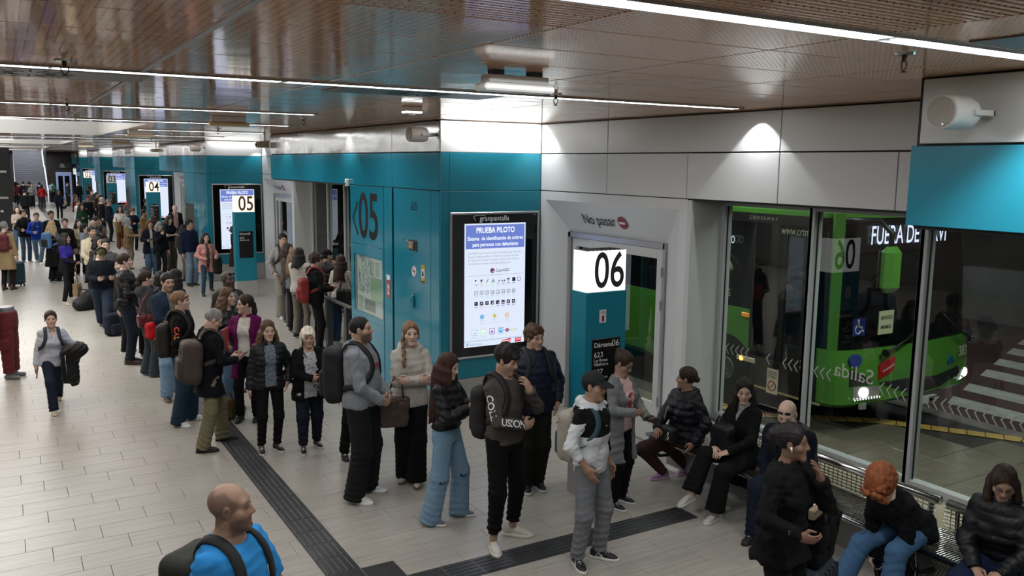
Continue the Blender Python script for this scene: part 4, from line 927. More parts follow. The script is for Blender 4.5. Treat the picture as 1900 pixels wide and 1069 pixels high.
MB().box(-.55, .55, -.06, 0, 2.05, 2.35).box(-.55, -.40, -.06, 0, 0, 2.05).box(.40, .55, -.06, 0, 0, 2.05).box(-.06, .06, -.06, 0, 0, 2.05).build('frame', flat('8fa3cc', .4, emit=.15, ecol='8fa3cc'), lf)
for a in (-.40, .06): MB().box(a, a+.34, -.03, -.01, .05, 2.05).build('door', BGL, lf)
dg = empty('direction_sign', (4.3, 76.75, 2.85)); tag(dg, 'small far direction sign above the lift', 'sign'); MB().box(-.55, .55, -.03, 0, -.18, .18).build('panel', flat('1b1b1d', .5), dg)
t = MB()
for i in range(3): put_text(t, ('Metro', 'Salida', 'Dársenas')[i], (-.1, -.033, .11-.11*i), (1, 0, 0), (0, 0, 1), .11, bold=.01)
t.build('lettering', flat('b0b2b8', .5, emit=.2, ecol='b0b2b8'), dg)
kb = empty('kiosk', (-.6, 46, 0)); tag(kb, 'tall black kiosk wall at the left edge of the hall', 'kiosk')
MB().bbox(-8, .98, 0, 1.2, 0, 3.86, .01).build('wall', flat('0c0e12', .5), kb)
for z in (2.75, 1.55): MB().box(.45, .82, -.012, 0, z-.05, z+.05).build('label_plate', flat('b8b6b0', .5), kb)
sc = MB().box(-.1, .70, -.03, 0, .82, 1.05).build('led_sign', flat('0a0a0a', .5), kb); t = MB(); put_text(t, 'SALIDA 05', (.3, -.032, .93), (1, 0, 0), (0, 0, 1), .13, bold=.01); t.build('lettering', glow((.9, .85, .8), .9), sc)

# ------------------------------------------------------------------ shop display at the left edge
mn = empty('mannequin', (-.06, 14.95, 0)); tag(mn, 'grey legs mannequin wearing dark red cargo trousers at the left edge', 'mannequin')
G = grid((-.26, -.22, -.01), (.28, .24, 1.2), .014); G = [g.astype(F32) for g in G]
d = loft(G, [(.82, .17, .115, 0), (.95, .172, .12, 0), (1.06, .15, .105, 0), (1.12, .145, .1, 0)], -.01)
for sx in (-1, 1):
    d = smin(d, cap(G, (sx*.09, 0, .86), (sx*.10, .01, .10), .085, .045), .03); d = smin(d, cap(G, (sx*.10, -.03, .035), (sx*.12, .14, .03), .038, .032), .03)
V, Q = nets(d, (-.26, -.22, -.01), .014); o_ = link('figure', mesh_np('figure', V, Q, flat('6f7276', .35)), mn); o_.rotation_euler = (0, 0, math.radians(-110))
d = loft(G, [(.80, .185, .13, 0), (.95, .188, .135, 0), (1.05, .168, .12, 0)], .0)
for sx in (-1, 1): d = smin(d, cap(G, (sx*.095, 0, .86), (sx*.105, .01, .11), .105, .078)+(.004*np.sin(G[2]*60+G[0]*30)).astype(F32), .03)
d = np.maximum(d, .10-G[2])
for sx in (-1, 1): d = smin(d, rbox(G, (sx*.205, .0, .55), (.022, .07, .08), .015), .01)
V, Q = nets(d, (-.26, -.22, -.01), .014); o_ = link('trousers', mesh_np('trousers', V, Q, noisy('5a1419', .85, .15, 14, .4, 60)), mn); o_.rotation_euler = (0, 0, math.radians(-110))
rk = empty('clothes_rail', (-.52, 14.75, 0)); tag(rk, 'clothes rail with blue patterned and orange garments beside the mannequin', 'clothes rail')
MB().tube([(-.25, 0, 0), (-.25, 0, 1.75), (.25, 0, 1.75), (.25, 0, 0)], .018, 8).tube([(.25, -.25, .02), (.25, .25, .02)], .018, 8).tube([(-.25, -.25, .02), (-.25, .25, .02)], .018, 8).build('frame', M_STEEL, rk)
for i in range(6):
    MB().prism([(-.24, .75-.02*i), (.24, .72), (.22, 1.55), (.06, 1.68), (-.06, 1.68), (-.22, 1.55)], 'x', -.2+.08*i, -.2+.08*i+.045).build('garment', noisy(('1d2450', '2b3570', '7a3512', 'a8aec0', '1d2450', '232a58')[i], .9, .5, 22), rk)
# ------------------------------------------------------------------ people
SKIN = {'light': (.47, .315, .24), 'fair': (.51, .36, .285), 'tan': (.335, .21, .148), 'brown': (.185, .105, .072), 'dark': (.075, .044, .032), 'olive': (.40, .258, .185)}
HAIRC = {'black': (.012, .010, .010), 'dbrown': (.030, .018, .012), 'brown': (.075, .042, .024), 'lbrown': (.17, .10, .055), 'blond': (.38, .28, .16), 'pale': (.62, .56, .46), 'grey': (.20, .19, .18), 'red': (.20, .060, .022), 'auburn': (.040, .016, .012), 'white': (.5, .48, .45)}
RES = [dict(g=.0125, h=.0052, f=.0042, hair=.0075), dict(g=.018, h=.0085, f=.0065, hair=.011), dict(g=.027, h=.0125, f=.011, hair=.017), dict(g=.036, h=.019, f=.017, hair=.024)]
TORSO_M = [(-.09, .160, .112, -.012), (.02, .160, .112, -.010), (.14, .143, .103, .000), (.26, .155, .110, .004), (.37, .168, .112, .000), (.445, .160, .098, -.012), (.495, .118, .074, -.022), (.535, .062, .056, -.026)]
TORSO_F = [(-.09, .172, .118, -.018), (.02, .165, .114, -.014), (.14, .126, .092, .002), (.26, .138, .100, .006), (.37, .146, .102, .000), (.44, .138, .088, -.012), (.49, .100, .066, -.022), (.53, .054, .050, -.026)]
ARM = {  # wrist (torso frame, right side), elbow pole, hand direction, palm normal, finger curl
    'side': ((.250, .03, -.09), (.35, -.9, 0), None, (-1, .2, 0), .35),
    'swingf': ((.235, .22, -.05), (.3, -.9, -.2), None, (-1, 0, 0), .4),
    'swingb': ((.250, -.17, -.06), (.3, -.9, 0), None, (-1, 0, 0), .4),
    'phone': ((.11, .27, .17), (.7, -.4, -.6), (-.35, .85, .35), (-.45, -.25, .85), .75),
    'phonehi': ((.07, .27, .27), (.7, -.3, -.7), (-.3, .7, .6), (-.4, -.6, .7), .75),
    'phonelo': ((.10, .29, .08), (.7, -.5, -.5), (-.35, .9, .1), (-.4, -.1, .9), .75),
    'pocket': ((.215, .09, -.01), (.7, -.7, .1), (-.25, .35, -.9), (-1, 0, 0), .3),
    'clasp': ((.10, .215, .02), (.7, -.5, -.3), (-.9, .25, -.15), (0, -1, 0), .5),
    'pouch': ((.13, .18, .07), (.8, -.5, -.3), (-.95, .15, -.1), (0, -1, 0), .3),
    'cross': ((-.06, .185, .205), (.9, -.1, -.3), (-1, .05, .1), (0, -1, 0), .5),
    'crosslo': ((-.02, .20, .13), (.9, -.1, -.3), (-1, .05, .1), (0, -1, 0), .5),
    'cheek': ((.075, .185, .455), (.5, .15, -.9), (-.25, -.25, .95), (-.6, -.75, 0), .35),
    'mouth': ((.05, .23, .43), (.6, .1, -.9), (-.3, -.25, .9), (-.3, -.95, 0), .7),
    'ear': ((.135, .12, .50), (.8, .1, -.7), (-.35, -.35, .9), (-.8, -.4, 0), .8),
    'strap': ((.15, .17, .30), (.8, -.3, -.6), (-.2, .2, .9), (-.3, -.9, 0), .95),
    'hold': ((.17, .24, .13), (.7, -.6, -.4), (-.3, .9, .1), (-1, 0, .3), .85),
    'lap': ((.085, .33, .10), (.8, -.4, -.4), (-.6, .75, -.2), (-.1, -.2, -.95), .45),
    'knee': ((.12, .40, .12), (.8, -.4, -.4), (-.3, .9, -.3), (0, 0, -1), .4),
    'bag': ((.24, .05, -.08), (.4, -.9, 0), (0, .1, -1), (-1, 0, 0), 1.1),
}

def hand_sdf(P, curl, thumb=.6):
    """right hand, wrist at origin, +y to the fingertips, palm faces -z, thumb on -x"""
    d = smin(ell(P, (.0, .045, .002), (.043, .056, .018)), ell(P, (0, .012, .001), (.031, .035, .021)), .02)
    base = [(-.031, .083), (-.0105, .090), (.010, .087), (.029, .076)]; ln = [.070, .078, .073, .056]
    for i, ((x, y), l) in enumerate(zip(base, ln)):
        a = curl*(.55+.14*i); p = np.array([x, y, .001]); sp = (x*1.1); seg = [l*.44, l*.32, l*.24]; r = .0092 if i < 3 else .0080
        fd = None
        for j, L in enumerate(seg):
            q = p+np.array([sp*L*3 if j == 0 else 0, math.cos(a)*L, -math.sin(a)*L])
            c = cap(P, p, q, r-.0007*j, r-.0007*(j+1)); fd = c if fd is None else np.minimum(fd, c)
            p = q; a += curl*.75
        d = smin(d, fd, .006)
    p = np.array([-.030, .018, -.004]); q = p+np.array([-.030, .026, -.014]); e = q+np.array([-.012+.022*thumb, .024, -.010*thumb]); g = e+np.array([-.004+.018*thumb, .022, -.006])
    t = smin(np.minimum(cap(P, q, e, .0115, .0105), cap(P, e, g, .0105, .0085)), cap(P, p, q, .018, .0125), .01)
    return smin(d, t, .010)

def head_sdf(P, fem, wid=1.0):
    x, y, z = P
    d = ell(P, (0, -.016, .035), (.0765*wid, .094, .085))
    jaw = ell(P, (0, .026, -.048), ((.058 if fem else .064)*wid, .066, .069))
    d = smin(d, jaw, .045)
    d = smin(d, cap(P, (-.016, .074, -.098), (.016, .074, -.098), .018), .025)
    d = smin(d, cap(P, (-.036, .066, .032), (.036, .066, .032), .014 if not fem else .010), .03)       # brow
    d = smin(d, cap(P, (-.050, .054, -.020), (.050, .054, -.020), .017), .03)                            # cheekbones
    for sx in (-1, 1): d = smax(d, -ell(P, (sx*.031, .104, .012), (.018, .024, .0115)), .014)            # eye sockets
    n = cap(P, (0, .084, .018), (0, .103, -.022), .0075, .0115)
    n = smin(n, cap(P, (-.011, .094, -.027), (.011, .094, -.027), .0085), .008)
    d = smin(d, n, .010)
    for sx in (-1, 1): d = smin(d, ell(P, (sx*.031, .0785, .012), (.0125, .0105, .0085)), .003)          # eyeballs
    d = smin(d, cap(P, (-.017, .0815, -.0565), (.017, .0815, -.0565), .0075), .007)
    d = smin(d, cap(P, (-.013, .0815, -.0685), (.013, .0815, -.0685), .0080), .007)
    d = smax(d, -cap(P, (-.020, .0915, -.0625), (.020, .0915, -.0625), .0022), .004)
    for sx in (-1, 1):
        e = ell(P, (sx*.079*wid, -.006, .002), (.010, .019, .032)); e = smax(e, -ell(P, (sx*.090*wid, -.001, .004), (.007, .010, .018)), .006)
        d = smin(d, e, .006)
    return d

def head_paint(q, skin, fem, hairc, beard=0.0, scalp=0.0, lip=None, brow=None):
    x, y, z = q.T; n = len(q); C = np.tile(np.array(skin), (n, 1))
    def mix(m, c):
        m = np.clip(m, 0, 1)[:, None]; return C*(1-m)+np.array(c)*m
    C = mix(.22*np.exp(-((np.abs(x)-.040)**2+(z+.028)**2)/.0006)*(y > .03), np.array(skin)*np.array((1.15, .72, .65)))
    C = mix(.25*np.exp(-(x**2+(z+.022)**2)/.0002)*(y > .08), np.array(skin)*np.array((1.1, .75, .7)))
    hc = np.array(hairc)
    if scalp:   # closely cropped hair
        line = .10+.0*x-.55*np.clip(y-.0, -.2, .2) if scalp > 1 else .052+0*x
        rp = lambda t, w=.016: np.clip(t/w+.5, 0, 1)
        m = rp(.060-np.clip(z-.02, 0, 1)*.9-y)*rp(z+.080)*rp(z-(y+.01)*.9+.03)
        if scalp < 1: m = m*(1-rp(z-.083)*rp(.052-np.abs(x))*rp(y+.065))
        C = mix(m*(.75 if scalp >= 1 else scalp), hc*.8+np.array(skin)*.15)
    if beard:
        rp = lambda t, w=.010: np.clip(t/w+.5, 0, 1)
        m = np.maximum(rp(-.036-.15*np.clip(.06-y, 0, .1)-z, .022)*rp(y-.0, .022)*rp(z+.130), rp(.0075-np.abs(z+.046), .005)*rp(.028-np.abs(x), .01)*(y > .07))
        m = m*(1-rp(.017-np.abs(x), .006)*rp(z+.074, .005)*rp(-.053-z, .005))
        C = mix(m*beard, hc*.7+np.array(skin)*.2)
    lipc = np.array(lip) if lip is not None else np.array(skin)*np.array((.92, .52, .50))
    C = mix((np.exp(-((z+.0625)/.0105)**4-(x/.0235)**4))*(y > .07)*.9, lipc)
    C = mix(np.exp(-((z+.0625)/.0024)**2-(x/.021)**4)*(y > .07)*.8, np.array(skin)*.18)
    ex = np.abs(x)-.031
    C = mix(1.2*np.exp(-(ex/.0165)**4-((z-.012)/.0078)**4)*(y > .05), np.array(skin)*.42)
    C = mix(1.2*np.exp(-(ex/.0105)**4-((z-.0115)/.0042)**4)*(y > .05), (.30, .27, .25))
    C = mix(1.6*np.exp(-(ex/.0064)**4-((z-.0120)/.0056)**4)*(y > .05), (.018, .011, .008))
    C = mix(1.2*np.exp(-(ex/.0150)**4-((z-.0178)/.0024)**2)*(y > .05), (.02, .013, .011))
    bc = np.array(brow) if brow is not None else hc
    C = mix(.9*np.exp(-((ex-.002)/.0185)**4-((z-.0365+18*(ex-.002)**2)/(.0036 if fem else .0046))**2)*(y > .04), bc*.8+np.array(skin)*.08)
    return C

def hair_mat(c):
    return noisy(tuple(c), .55, .45, 40, .5, 120, stretch=(1, 1, .15), spec=.22, name='hair')

class Fig:
    pass

def person(label, x, y, hd, H=1.72, fem=False, build=1.0, skin='olive', lod=1, feet=None, pz=None, lean=0.0, side=0.0, twist=0.0,
           head=(0, 0), ra='side', la='side', tops=(), bot=None, shoes=None, hair=('short', 'dbrown'), beard=0.0, scalp=0.0, lip=None,
           belly=0.0, group=None, glasses=None, sock=None, headroll=0.0, seated=False, barearm=False, hipx=0.0, footcut=False, wid=1.0):
    """one figure: the body is a single mesh, hair and clothing are its children"""
    rs = np.random.RandomState(abs(hash_str(label)) % (2**31)); R = RES[lod]; s = H/1.75
    root = empty('person', (x, y, 0), math.radians(hd)-_pi/2); tag(root, label, 'person', group)
    F = Fig(); F.root = root; F.s = s
    skc = np.array(SKIN[skin] if isinstance(skin, str) else skin); hc = HAIRC[hair[1]] if isinstance(hair[1], str) else hair[1]
    feet = feet or ((.10, .02, 0, -8), (-.10, -.02, 0, 8))
    T = [(z*s, a*s*build, b*s*build, c*s) for z, a, b, c in (TORSO_F if fem else TORSO_M)]
    if belly: T = [(z, a+belly*.5*np.exp(-((z/s-.12)/.13)**2), b+belly*np.exp(-((z/s-.12)/.13)**2), c+belly*.7*np.exp(-((z/s-.12)/.13)**2)) for z, a, b, c in T]
    l1, l2 = .435*s, .415*s
    hx = .088*s
    ank = [np.array([f[0], f[1], f[2]+.085*s]) for f in feet]
    cx = np.mean([f[0] for f in feet])+hipx if not seated else 0; cy = np.mean([f[1] for f in feet])*.8 if not seated else 0
    if pz is None:
        pz = .955*s
        for i, sg in ((0, 1), (1, -1)):
            dx = ank[i][0]-cx-sg*hx; dy = ank[i][1]-cy; m = (l1+l2)*.997
            pz = min(pz, ank[i][2]+math.sqrt(max(m*m-dx*dx-dy*dy, .01))+.03*s)
    o = np.array([cx, cy, pz]); F.pel = o
    zt = unit([math.sin(side), math.sin(lean), math.cos(lean)]); xt = np.array([math.cos(math.radians(twist)), math.sin(math.radians(twist)), 0]); xt = unit(xt-zt*(xt@zt)); yt = np.cross(zt, xt)
    Rt = np.array([xt, yt, zt]); F.Rt = Rt
    up = lambda v: o+(v[0]*xt+v[1]*yt+v[2]*zt)
    hips = [o+np.array([sg*hx, 0, -.03*s]) for sg in (1, -1)]
    knees = []
    for i in (0, 1):
        d = ank[i]-hips[i]; D = np.linalg.norm(d); D2 = min(D, (l1+l2)*.999); yaw = math.radians(feet[i][3]*.7)
        pole = np.array([-math.sin(yaw)+(0 if not seated else 0), math.cos(yaw), .15 if not seated else 1.2]); dn = d/D
        if len(feet[i]) > 4: pole = np.array(feet[i][4], float)
        pole = unit(pole-dn*(pole@dn)); a = (l1*l1-l2*l2+D2*D2)/(2*D2); hgt = math.sqrt(max(l1*l1-a*a, 0))
        knees.append(hips[i]+dn*a+pole*hgt)
    F.knees, F.ank = knees, ank
    sw = (.140 if fem else .163)*s*(.5+.5*build)
    S = [up((sg*sw, -.012*s, .440*s)) for sg in (1, -1)]; arms = []
    a1, a2 = .285*s, .250*s
    for i, spec in ((0, ra), (1, la)):
        sg = 1 if i == 0 else -1; W, pole, hd_, pn, curl = ARM[spec] if isinstance(spec, str) else spec
        mir = lambda v: np.array([v[0]*sg, v[1], v[2]])
        W = up(mir(W)*s*np.array([build*.4+.6, 1, 1])+np.array([0, belly*.8 if W[1] > .1 else 0, 0])); pole = mir(pole); pole = pole[0]*xt+pole[1]*yt+pole[2]*zt
        d = W-S[i]; D = np.linalg.norm(d); dn = d/D; D2 = min(D, (a1+a2)*.995); W = S[i]+dn*D2
        pole = unit(pole-dn*(pole@dn)); a = (a1*a1-a2*a2+D2*D2)/(2*D2); hg = math.sqrt(max(a1*a1-a*a, 0)); E = S[i]+dn*a+pole*hg
        fd = unit(W-E)
        if hd_ is None: hd2 = fd
        else:
            h = mir(hd_); hd2 = unit(unit(h[0]*xt+h[1]*yt+h[2]*zt)*.8+fd*.35)
        p = mir(pn); p = p[0]*xt+p[1]*yt+p[2]*zt; p = unit(p-hd2*(p@hd2))
        arms.append((S[i], E, W, fd, hd2, p, curl))
    F.arms = arms
    # head frame
    nb = up((0, -.020*s, .505*s)); yaw, pit = math.radians(head[0]), math.radians(head[1])
    lf = unit(np.array([0, 1, 0])*.65+yt*.35); base = np.array([xt, np.cross(zt*.4+np.array([0, 0, .6]), xt), [0, 0, 0]])
    f0 = unit(np.array([xt[1]*-1, xt[0], 0])); r0 = unit(np.array([xt[0], xt[1], 0]))
    fw = unit(f0*math.cos(yaw)-r0*math.sin(yaw)); fw = unit(fw*math.cos(pit)+np.array([0, 0, 1])*math.sin(pit))
    rt = unit(np.cross(fw, (0, 0, 1))); uh = np.cross(rt, fw)
    if headroll: rt, uh = rt*math.cos(headroll)+uh*math.sin(headroll), uh*math.cos(headroll)-rt*math.sin(headroll)
    Rh = np.array([rt, fw, uh]); hs = s*(.98 if fem else 1.0)*.5+.5
    hcn = nb+zt*.055*s+np.array([0, 0, .075*s])+f0*.028*s+uh*.028*s+fw*.012*s*0
    F.Rh, F.hc, F.hs, F.nb = Rh, hcn, hs, nb
    # ---- body mesh
    nr = (.050 if fem else .059)*s*(.7+.3*build)
    h = R['h']; lo = np.minimum(hcn-.16*hs, nb-np.array([.22, .17, .12])*s); hi = np.maximum(hcn+.16*hs, nb+np.array([.22, .15, .05])*s)
    G = grid(lo, hi, h); Ph = [q/hs for q in frame(G, hcn, Rh)]
    d = head_sdf([q.astype(F32) for q in Ph], fem, wid)*hs
    nk = hcn+(Rh[2]*-.075+Rh[1]*-.022)*hs
    d = smin(d, cap(G, nk, nb-zt*.02*s, nr*.93, nr*1.06), .03)
    Pt = frame(G, o, Rt); d = smin(d, loft(Pt, T, -.006), .045)
    for i in (0, 1): d = smin(d, cap(G, arms[i][0]*.9+o*.1, arms[i][1], .042*s, .038*s), .04)
    V, Q = nets(d, lo, h)
    C = head_paint((V-hcn)@Rh.T/hs, skc, fem, hc, beard, scalp, lip) if len(V) else None
    far = (np.linalg.norm(V-hcn, axis=1) > .17*hs); C[far] = skc
    VV, QQ, CC = [V], [Q], [C]; nv = len(V)
    h = R['g']*1.6; lo = o-np.array([.35, .42, .1])*s; lo[2] = .06; hi = o+np.array([.35, .45, .40])*s
    if seated: hi[1] += .3*s
    for p in knees+ank: lo = np.minimum(lo, p-.09); hi = np.maximum(hi, p+.09)
    G = grid(lo, hi, h); Pt = frame(G, o, Rt); d = loft(Pt, [r for r in T if r[0] < .40*s], -.012)
    for i in (0, 1):
        lg = smin(cap(G, hips[i], knees[i], .070*s*build, .050*s), cap(G, knees[i], ank[i], .048*s, .036*s), .03); d = smin(d, lg, .03)
    V, Q = nets(d, lo, h); VV.append(V); QQ.append(Q+nv); CC.append(np.tile(skc, (len(V), 1))); nv += len(V)
    for i in (0, 1):
        S_, E_, W_, fd, hdv, pn, curl = arms[i]; h = R['f']; sg = 1 if i == 0 else -1
        z_ = -pn; x_ = np.cross(hdv, z_)*1.0; Rk = np.array([x_*sg, hdv, z_])      # thumb on -x of the right hand
        tip = W_+hdv*.19*s
        a0 = (E_-fd*.02) if barearm else W_-fd*.09*s
        lo = np.minimum(np.minimum(W_, tip), a0)-.075*s; hi = np.maximum(np.maximum(W_, tip), a0)+.075*s
        G = grid(lo, hi, h if not barearm else h*1.3); Pk = frame(G, W_, Rk); k_ = s*.95*(.93 if fem else 1.0)
        d = hand_sdf([q/k_ for q in Pk], curl)*k_
        if barearm: d = smin(d, smin(cap(G, E_, W_, .041*s, .027*s), cap(G, S_*.35+E_*.65, E_, .044*s, .040*s), .02), .03)
        else: d = smin(d, cap(G, a0, W_, .030*s, .025*s), .025)
        V, Q = nets(d, lo, h if not barearm else h*1.3)
        cc = np.tile(skc*np.array((.97, .90, .88)), (len(V), 1)); VV.append(V); QQ.append(Q+nv); CC.append(cc); nv += len(V)
    link('body', mesh_np('body', np.concatenate(VV), np.concatenate(QQ), attr_mat(), np.concatenate(CC)), root)
    # ---- trousers
    if bot:
        b = dict(r=(.090, .066, .064), off=.0, hem=.075, mat=None, rise=.06, fold=.005); b.update(bot); r0_, r1_, r2_ = b['r']
        h = R['g']; lo = np.minimum.reduce([o-np.array([.27, .25, .15])*s]+[p-.14 for p in knees+ank]); hi = np.maximum.reduce([o+np.array([.27, .25, .16])*s]+[p+.14 for p in knees+ank]); lo[2] = max(lo[2], -.01)
        G = grid(lo, hi, h); Pt = frame(G, o, Rt)
        d = loft(Pt, [(-.11*s, T[0][1]*.97, T[0][2]*.97, T[0][3])]+T[:1]+T[1:2]+[((b['rise']+.02)*s, np.interp(b['rise']*s, [t[0] for t in T], [t[1] for t in T]), np.interp(b['rise']*s, [t[0] for t in T], [t[2] for t in T]), T[1][3])], .006)
        for i in (0, 1):
            dirn = unit(ank[i]-knees[i]); hemp = ank[i]+dirn*(.085*s-b['hem']*s)
            sh = cap(G, knees[i], hemp+dirn*.02, r1_*s*build, r2_*s); hz = (G[0]-hemp[0])*dirn[0]+(G[1]-hemp[1])*dirn[1]+(G[2]-hemp[2])*dirn[2]
            sh = np.maximum(sh, hz)
            lg = smin(cap(G, hips[i]+np.array([0, 0, .0]), knees[i], r0_*s*build, r1_*s*build), sh, .035)
            if b['fold']:
                w = np.clip((hz+.26)/.26, 0, 1)+.45*np.exp(-((hz+.40*s)/.07)**2)+.25
                ph = rs.uniform(0, 6); lg = lg+b['fold']*w*np.sin(hz*2*_pi/.062+ph+2.2*np.sin(G[0]*21+ph)+2*np.sin(G[1]*17)).astype(F32)
            d = smin(d, lg, .018)
        d = np.maximum(d, -(G[2]-.012))
        V, Q = nets(d, lo, h); me = mesh_np('trousers', V, Q, b['mat'] if not isinstance(b['mat'], str) else flat(b['mat'], .8))
        F.trousers = link(b.get('name', 'trousers'), me, root)
    # ---- tops
    F.top = []
    for ti, t in enumerate(tops):
        t0 = dict(hem=-.05, off=.016, sl=1.0, sr=(.057, .050, .042), quilt=0, open=0, hood=0, collar=0, fold=.004, flare=0.0, mat=None, name='jacket', neck=None, sleeves=True, wide=0.0, vneck=0); t0.update(t); t = t0
        h = R['g']; off = t['off']*s; hem = t['hem']*s
        ends = []
        pts = [o+np.array([-.26, -.24, 0])*s*build, o+np.array([.26, .24, 0])*s*build, up((-.25*s, -.22*s, .56*s)), up((.25*s, .2*s, .56*s)), up((-.26*s, -.24*s, hem)), up((.26*s, .24*s, hem))]
        if t['sleeves']:
            for a in arms: pts += [a[0]-.1, a[0]+.1, a[1]-.1, a[1]+.1, a[2]-.08, a[2]+.08]
        if seated and hem < -.06*s: pts += [knees[0]+.12, knees[1]-.12]
        lo = np.minimum.reduce(pts)-.02; hi = np.maximum.reduce(pts)+.03; lo[2] = max(lo[2], .02)
        G = grid(lo, hi, h); Pt = frame(G, o, Rt)
        TT = [r for r in T if r[0] > hem-.001]
        if hem < T[0][0]:
            n_ = 4; TT = [(hem+(T[0][0]-hem)*k/n_, T[0][1]+t['flare']*s*(1-k/n_), T[0][2]+t['flare']*s*(1-k/n_), T[0][3]) for k in range(n_)]+T
        else:
            za = [r[0] for r in T]; TT = [(hem, float(np.interp(hem, za, [r[1] for r in T])), float(np.interp(hem, za, [r[2] for r in T])), float(np.interp(hem, za, [r[3] for r in T])))]+TT
        TT = [(z, a+t['wide']*s*np.exp(-((z/s-.12)/.16)**2), b+t['wide']*s*np.exp(-((z/s-.12)/.16)**2), c) for z, a, b, c in TT]
        d = loft(Pt, TT, off)
        if fem and lod < 3:
            for sg in (1, -1): d = smin(d, ell(Pt, (sg*.068*s, (.068+off/s*.6)*s*build, .295*s), (.066*s, .060*s, .062*s)), .05)
        if seated and hem < -.06*s:
            for i in (0, 1): d = smin(d, cap(G, hips[i], hips[i]*(1-min(-t['hem']*1.6, .9))+knees[i]*min(-t['hem']*1.6, .9), .100*s*build+off*.4, .080*s+off*.4), .05)
        sd = None
        if t['sleeves']:
            q0, q1, q2 = [q*s*(.6+.4*build) for q in t['sr']]
            for i in (0, 1):
                S_, E_, W_, fd, *_r = arms[i]
                if t['sl'] >= .6:
                    end = E_+(W_-E_)*min((t['sl']-.5)*2, 1.03)+fd*.006*s
                    fo = np.maximum(cap(G, E_, end+fd*.03, q1+off*.3, q2+off*.3), (G[0]-end[0])*fd[0]+(G[1]-end[1])*fd[1]+(G[2]-end[2])*fd[2])
                    ar = smin(cap(G, S_, E_, q0+off*.4, q1+off*.3), fo, .02)
                    if t['fold']:
                        ax = (G[0]-E_[0])*fd[0]+(G[1]-E_[1])*fd[1]+(G[2]-E_[2])*fd[2]; ph = rs.uniform(0, 6)
                        ar = ar+(t['fold']*.9*np.sin(ax*2*_pi/.060+ph+2.6*np.sin(G[2]*23+G[0]*31+ph))*(.35+.65*np.exp(-(ax/.10)**2)+.5*np.clip((ax-.12)/.1, 0, 1))).astype(F32)
                else:
                    ud = unit(E_-S_); end = S_+(E_-S_)*t['sl']*2
                    ar = np.maximum(cap(G, S_, end+ud*.05, q0+off*.5, q1+off*.9), (G[0]-end[0])*ud[0]+(G[1]-end[1])*ud[1]+(G[2]-end[2])*ud[2])
                sd = ar if sd is None else np.minimum(sd, ar)
        if t['open']:                    # worn open: the front gap
            zz = Pt[2]/s; w = t['open']*s*(1+.25*np.clip(.3-zz, 0, 1))
            d = np.maximum(d, -np.maximum(np.abs(Pt[0])-w, -(Pt[1]-.01)))
        if t['vneck']:
            d = np.maximum(d, -np.maximum(np.abs(Pt[0])-np.clip((Pt[2]/s-.50+t['vneck'])*.42*s, -.02, .2), -(Pt[1]-.01)))
        if t['quilt']:
            q = t['quilt']; d = d-(.014*np.sqrt(np.abs(np.sin(Pt[2]*_pi/(q*s))))-.007).astype(F32)
            if sd is not None:
                for i in (0, 1):
                    S_, E_, W_, fd, *_r = arms[i]
                ax0 = (G[0]-arms[0][1][0])*arms[0][3][0]+(G[1]-arms[0][1][1])*arms[0][3][1]+(G[2]-arms[0][1][2])*arms[0][3][2]
                ax1 = (G[0]-arms[1][1][0])*arms[1][3][0]+(G[1]-arms[1][1][1])*arms[1][3][1]+(G[2]-arms[1][1][2])*arms[1][3][2]
                ax = np.where(Pt[0] > 0, ax0, ax1); sd = sd-(.012*np.sqrt(np.abs(np.sin(ax*_pi/(q*s))))-.005).astype(F32)
        if sd is not None: d = smin(d, sd, .016)
        nd = nb+zt*.0
        if t['collar']:
            ch = t['collar']; cz = nb+zt*.015*s
            Pc = frame(G, cz, Rt); rr = np.sqrt((Pc[0]/1.05)**2+(Pc[1]-.004)**2); ring = np.maximum(np.abs(rr-nr*1.28-.012*s+Pc[2]*.12)-.011*s, np.abs(Pc[2]-.0)-ch*s)
            if t['open'] or t['vneck']: ring = np.maximum(ring, -np.maximum(np.abs(Pc[0])-.022*s, -Pc[1]))
            d = smin(d, ring, .018)
        if t['hood']:
            q = lambda a, r, z: up((a*s, r*s, z*s)); hr = .034*s
            ps = [(.060, .060, .478), (.098, .0, .512), (.085, -.078, .530), (0, -.122, .515), (-.085, -.078, .530), (-.098, .0, .512), (-.060, .060, .478)]
            for a, b_ in zip(ps[:-1], ps[1:]): d = smin(d, cap(G, q(*a), q(*b_), hr*(.75 if a[1] > .05 or b_[1] > .05 else 1.1)), .03)
            d = smin(d, ell(Pt, (0, -.125*s, .455*s), (.105*s, .052*s, .075*s)), .035)
        # neck opening
        Pn = frame(G, nb+zt*.03*s+yt*.01*s, Rt)
        d = smax(d, -cap(G, nb+zt*.01*s, nb+zt*.2*s, nr*1.12+.003, nr*1.3+.003), .014) if t['neck'] is None else smax(d, -ell(Pn, (0, .02*s, 0), (nr+t['neck']*s*.7, nr+t['neck']*s*.75, t['neck']*s*.9+.02)), .010)
        if t['fold']: d = d+(wob(G, rs, t['fold'], .15, (1, 1, 1.8))+np.abs(wob(G, rs, t['fold']*1.3, .10, (.8, .8, 2)))).astype(F32)
        if t.get('split') is not None:     # two colours of cloth on one garment
            pass
        V, Q = nets(d, lo, h)
        mats = t['mat'] if not isinstance(t['mat'], str) else flat(t['mat'], .85, spec=.2); mi = None
        if t.get('mat2') is not None:
            cen = V[Q].mean(1); qt = (cen-o)@Rt.T/s; sleeve_d = np.minimum.reduce([np.linalg.norm(np.cross(cen-a[0], unit(a[1]-a[0])), axis=1)+9*(((cen-a[0])@unit(a[1]-a[0])) < .03) for a in arms]); mi = t['rule'](qt, sleeve_d/s).astype(int); mats = [mats, t['mat2']]
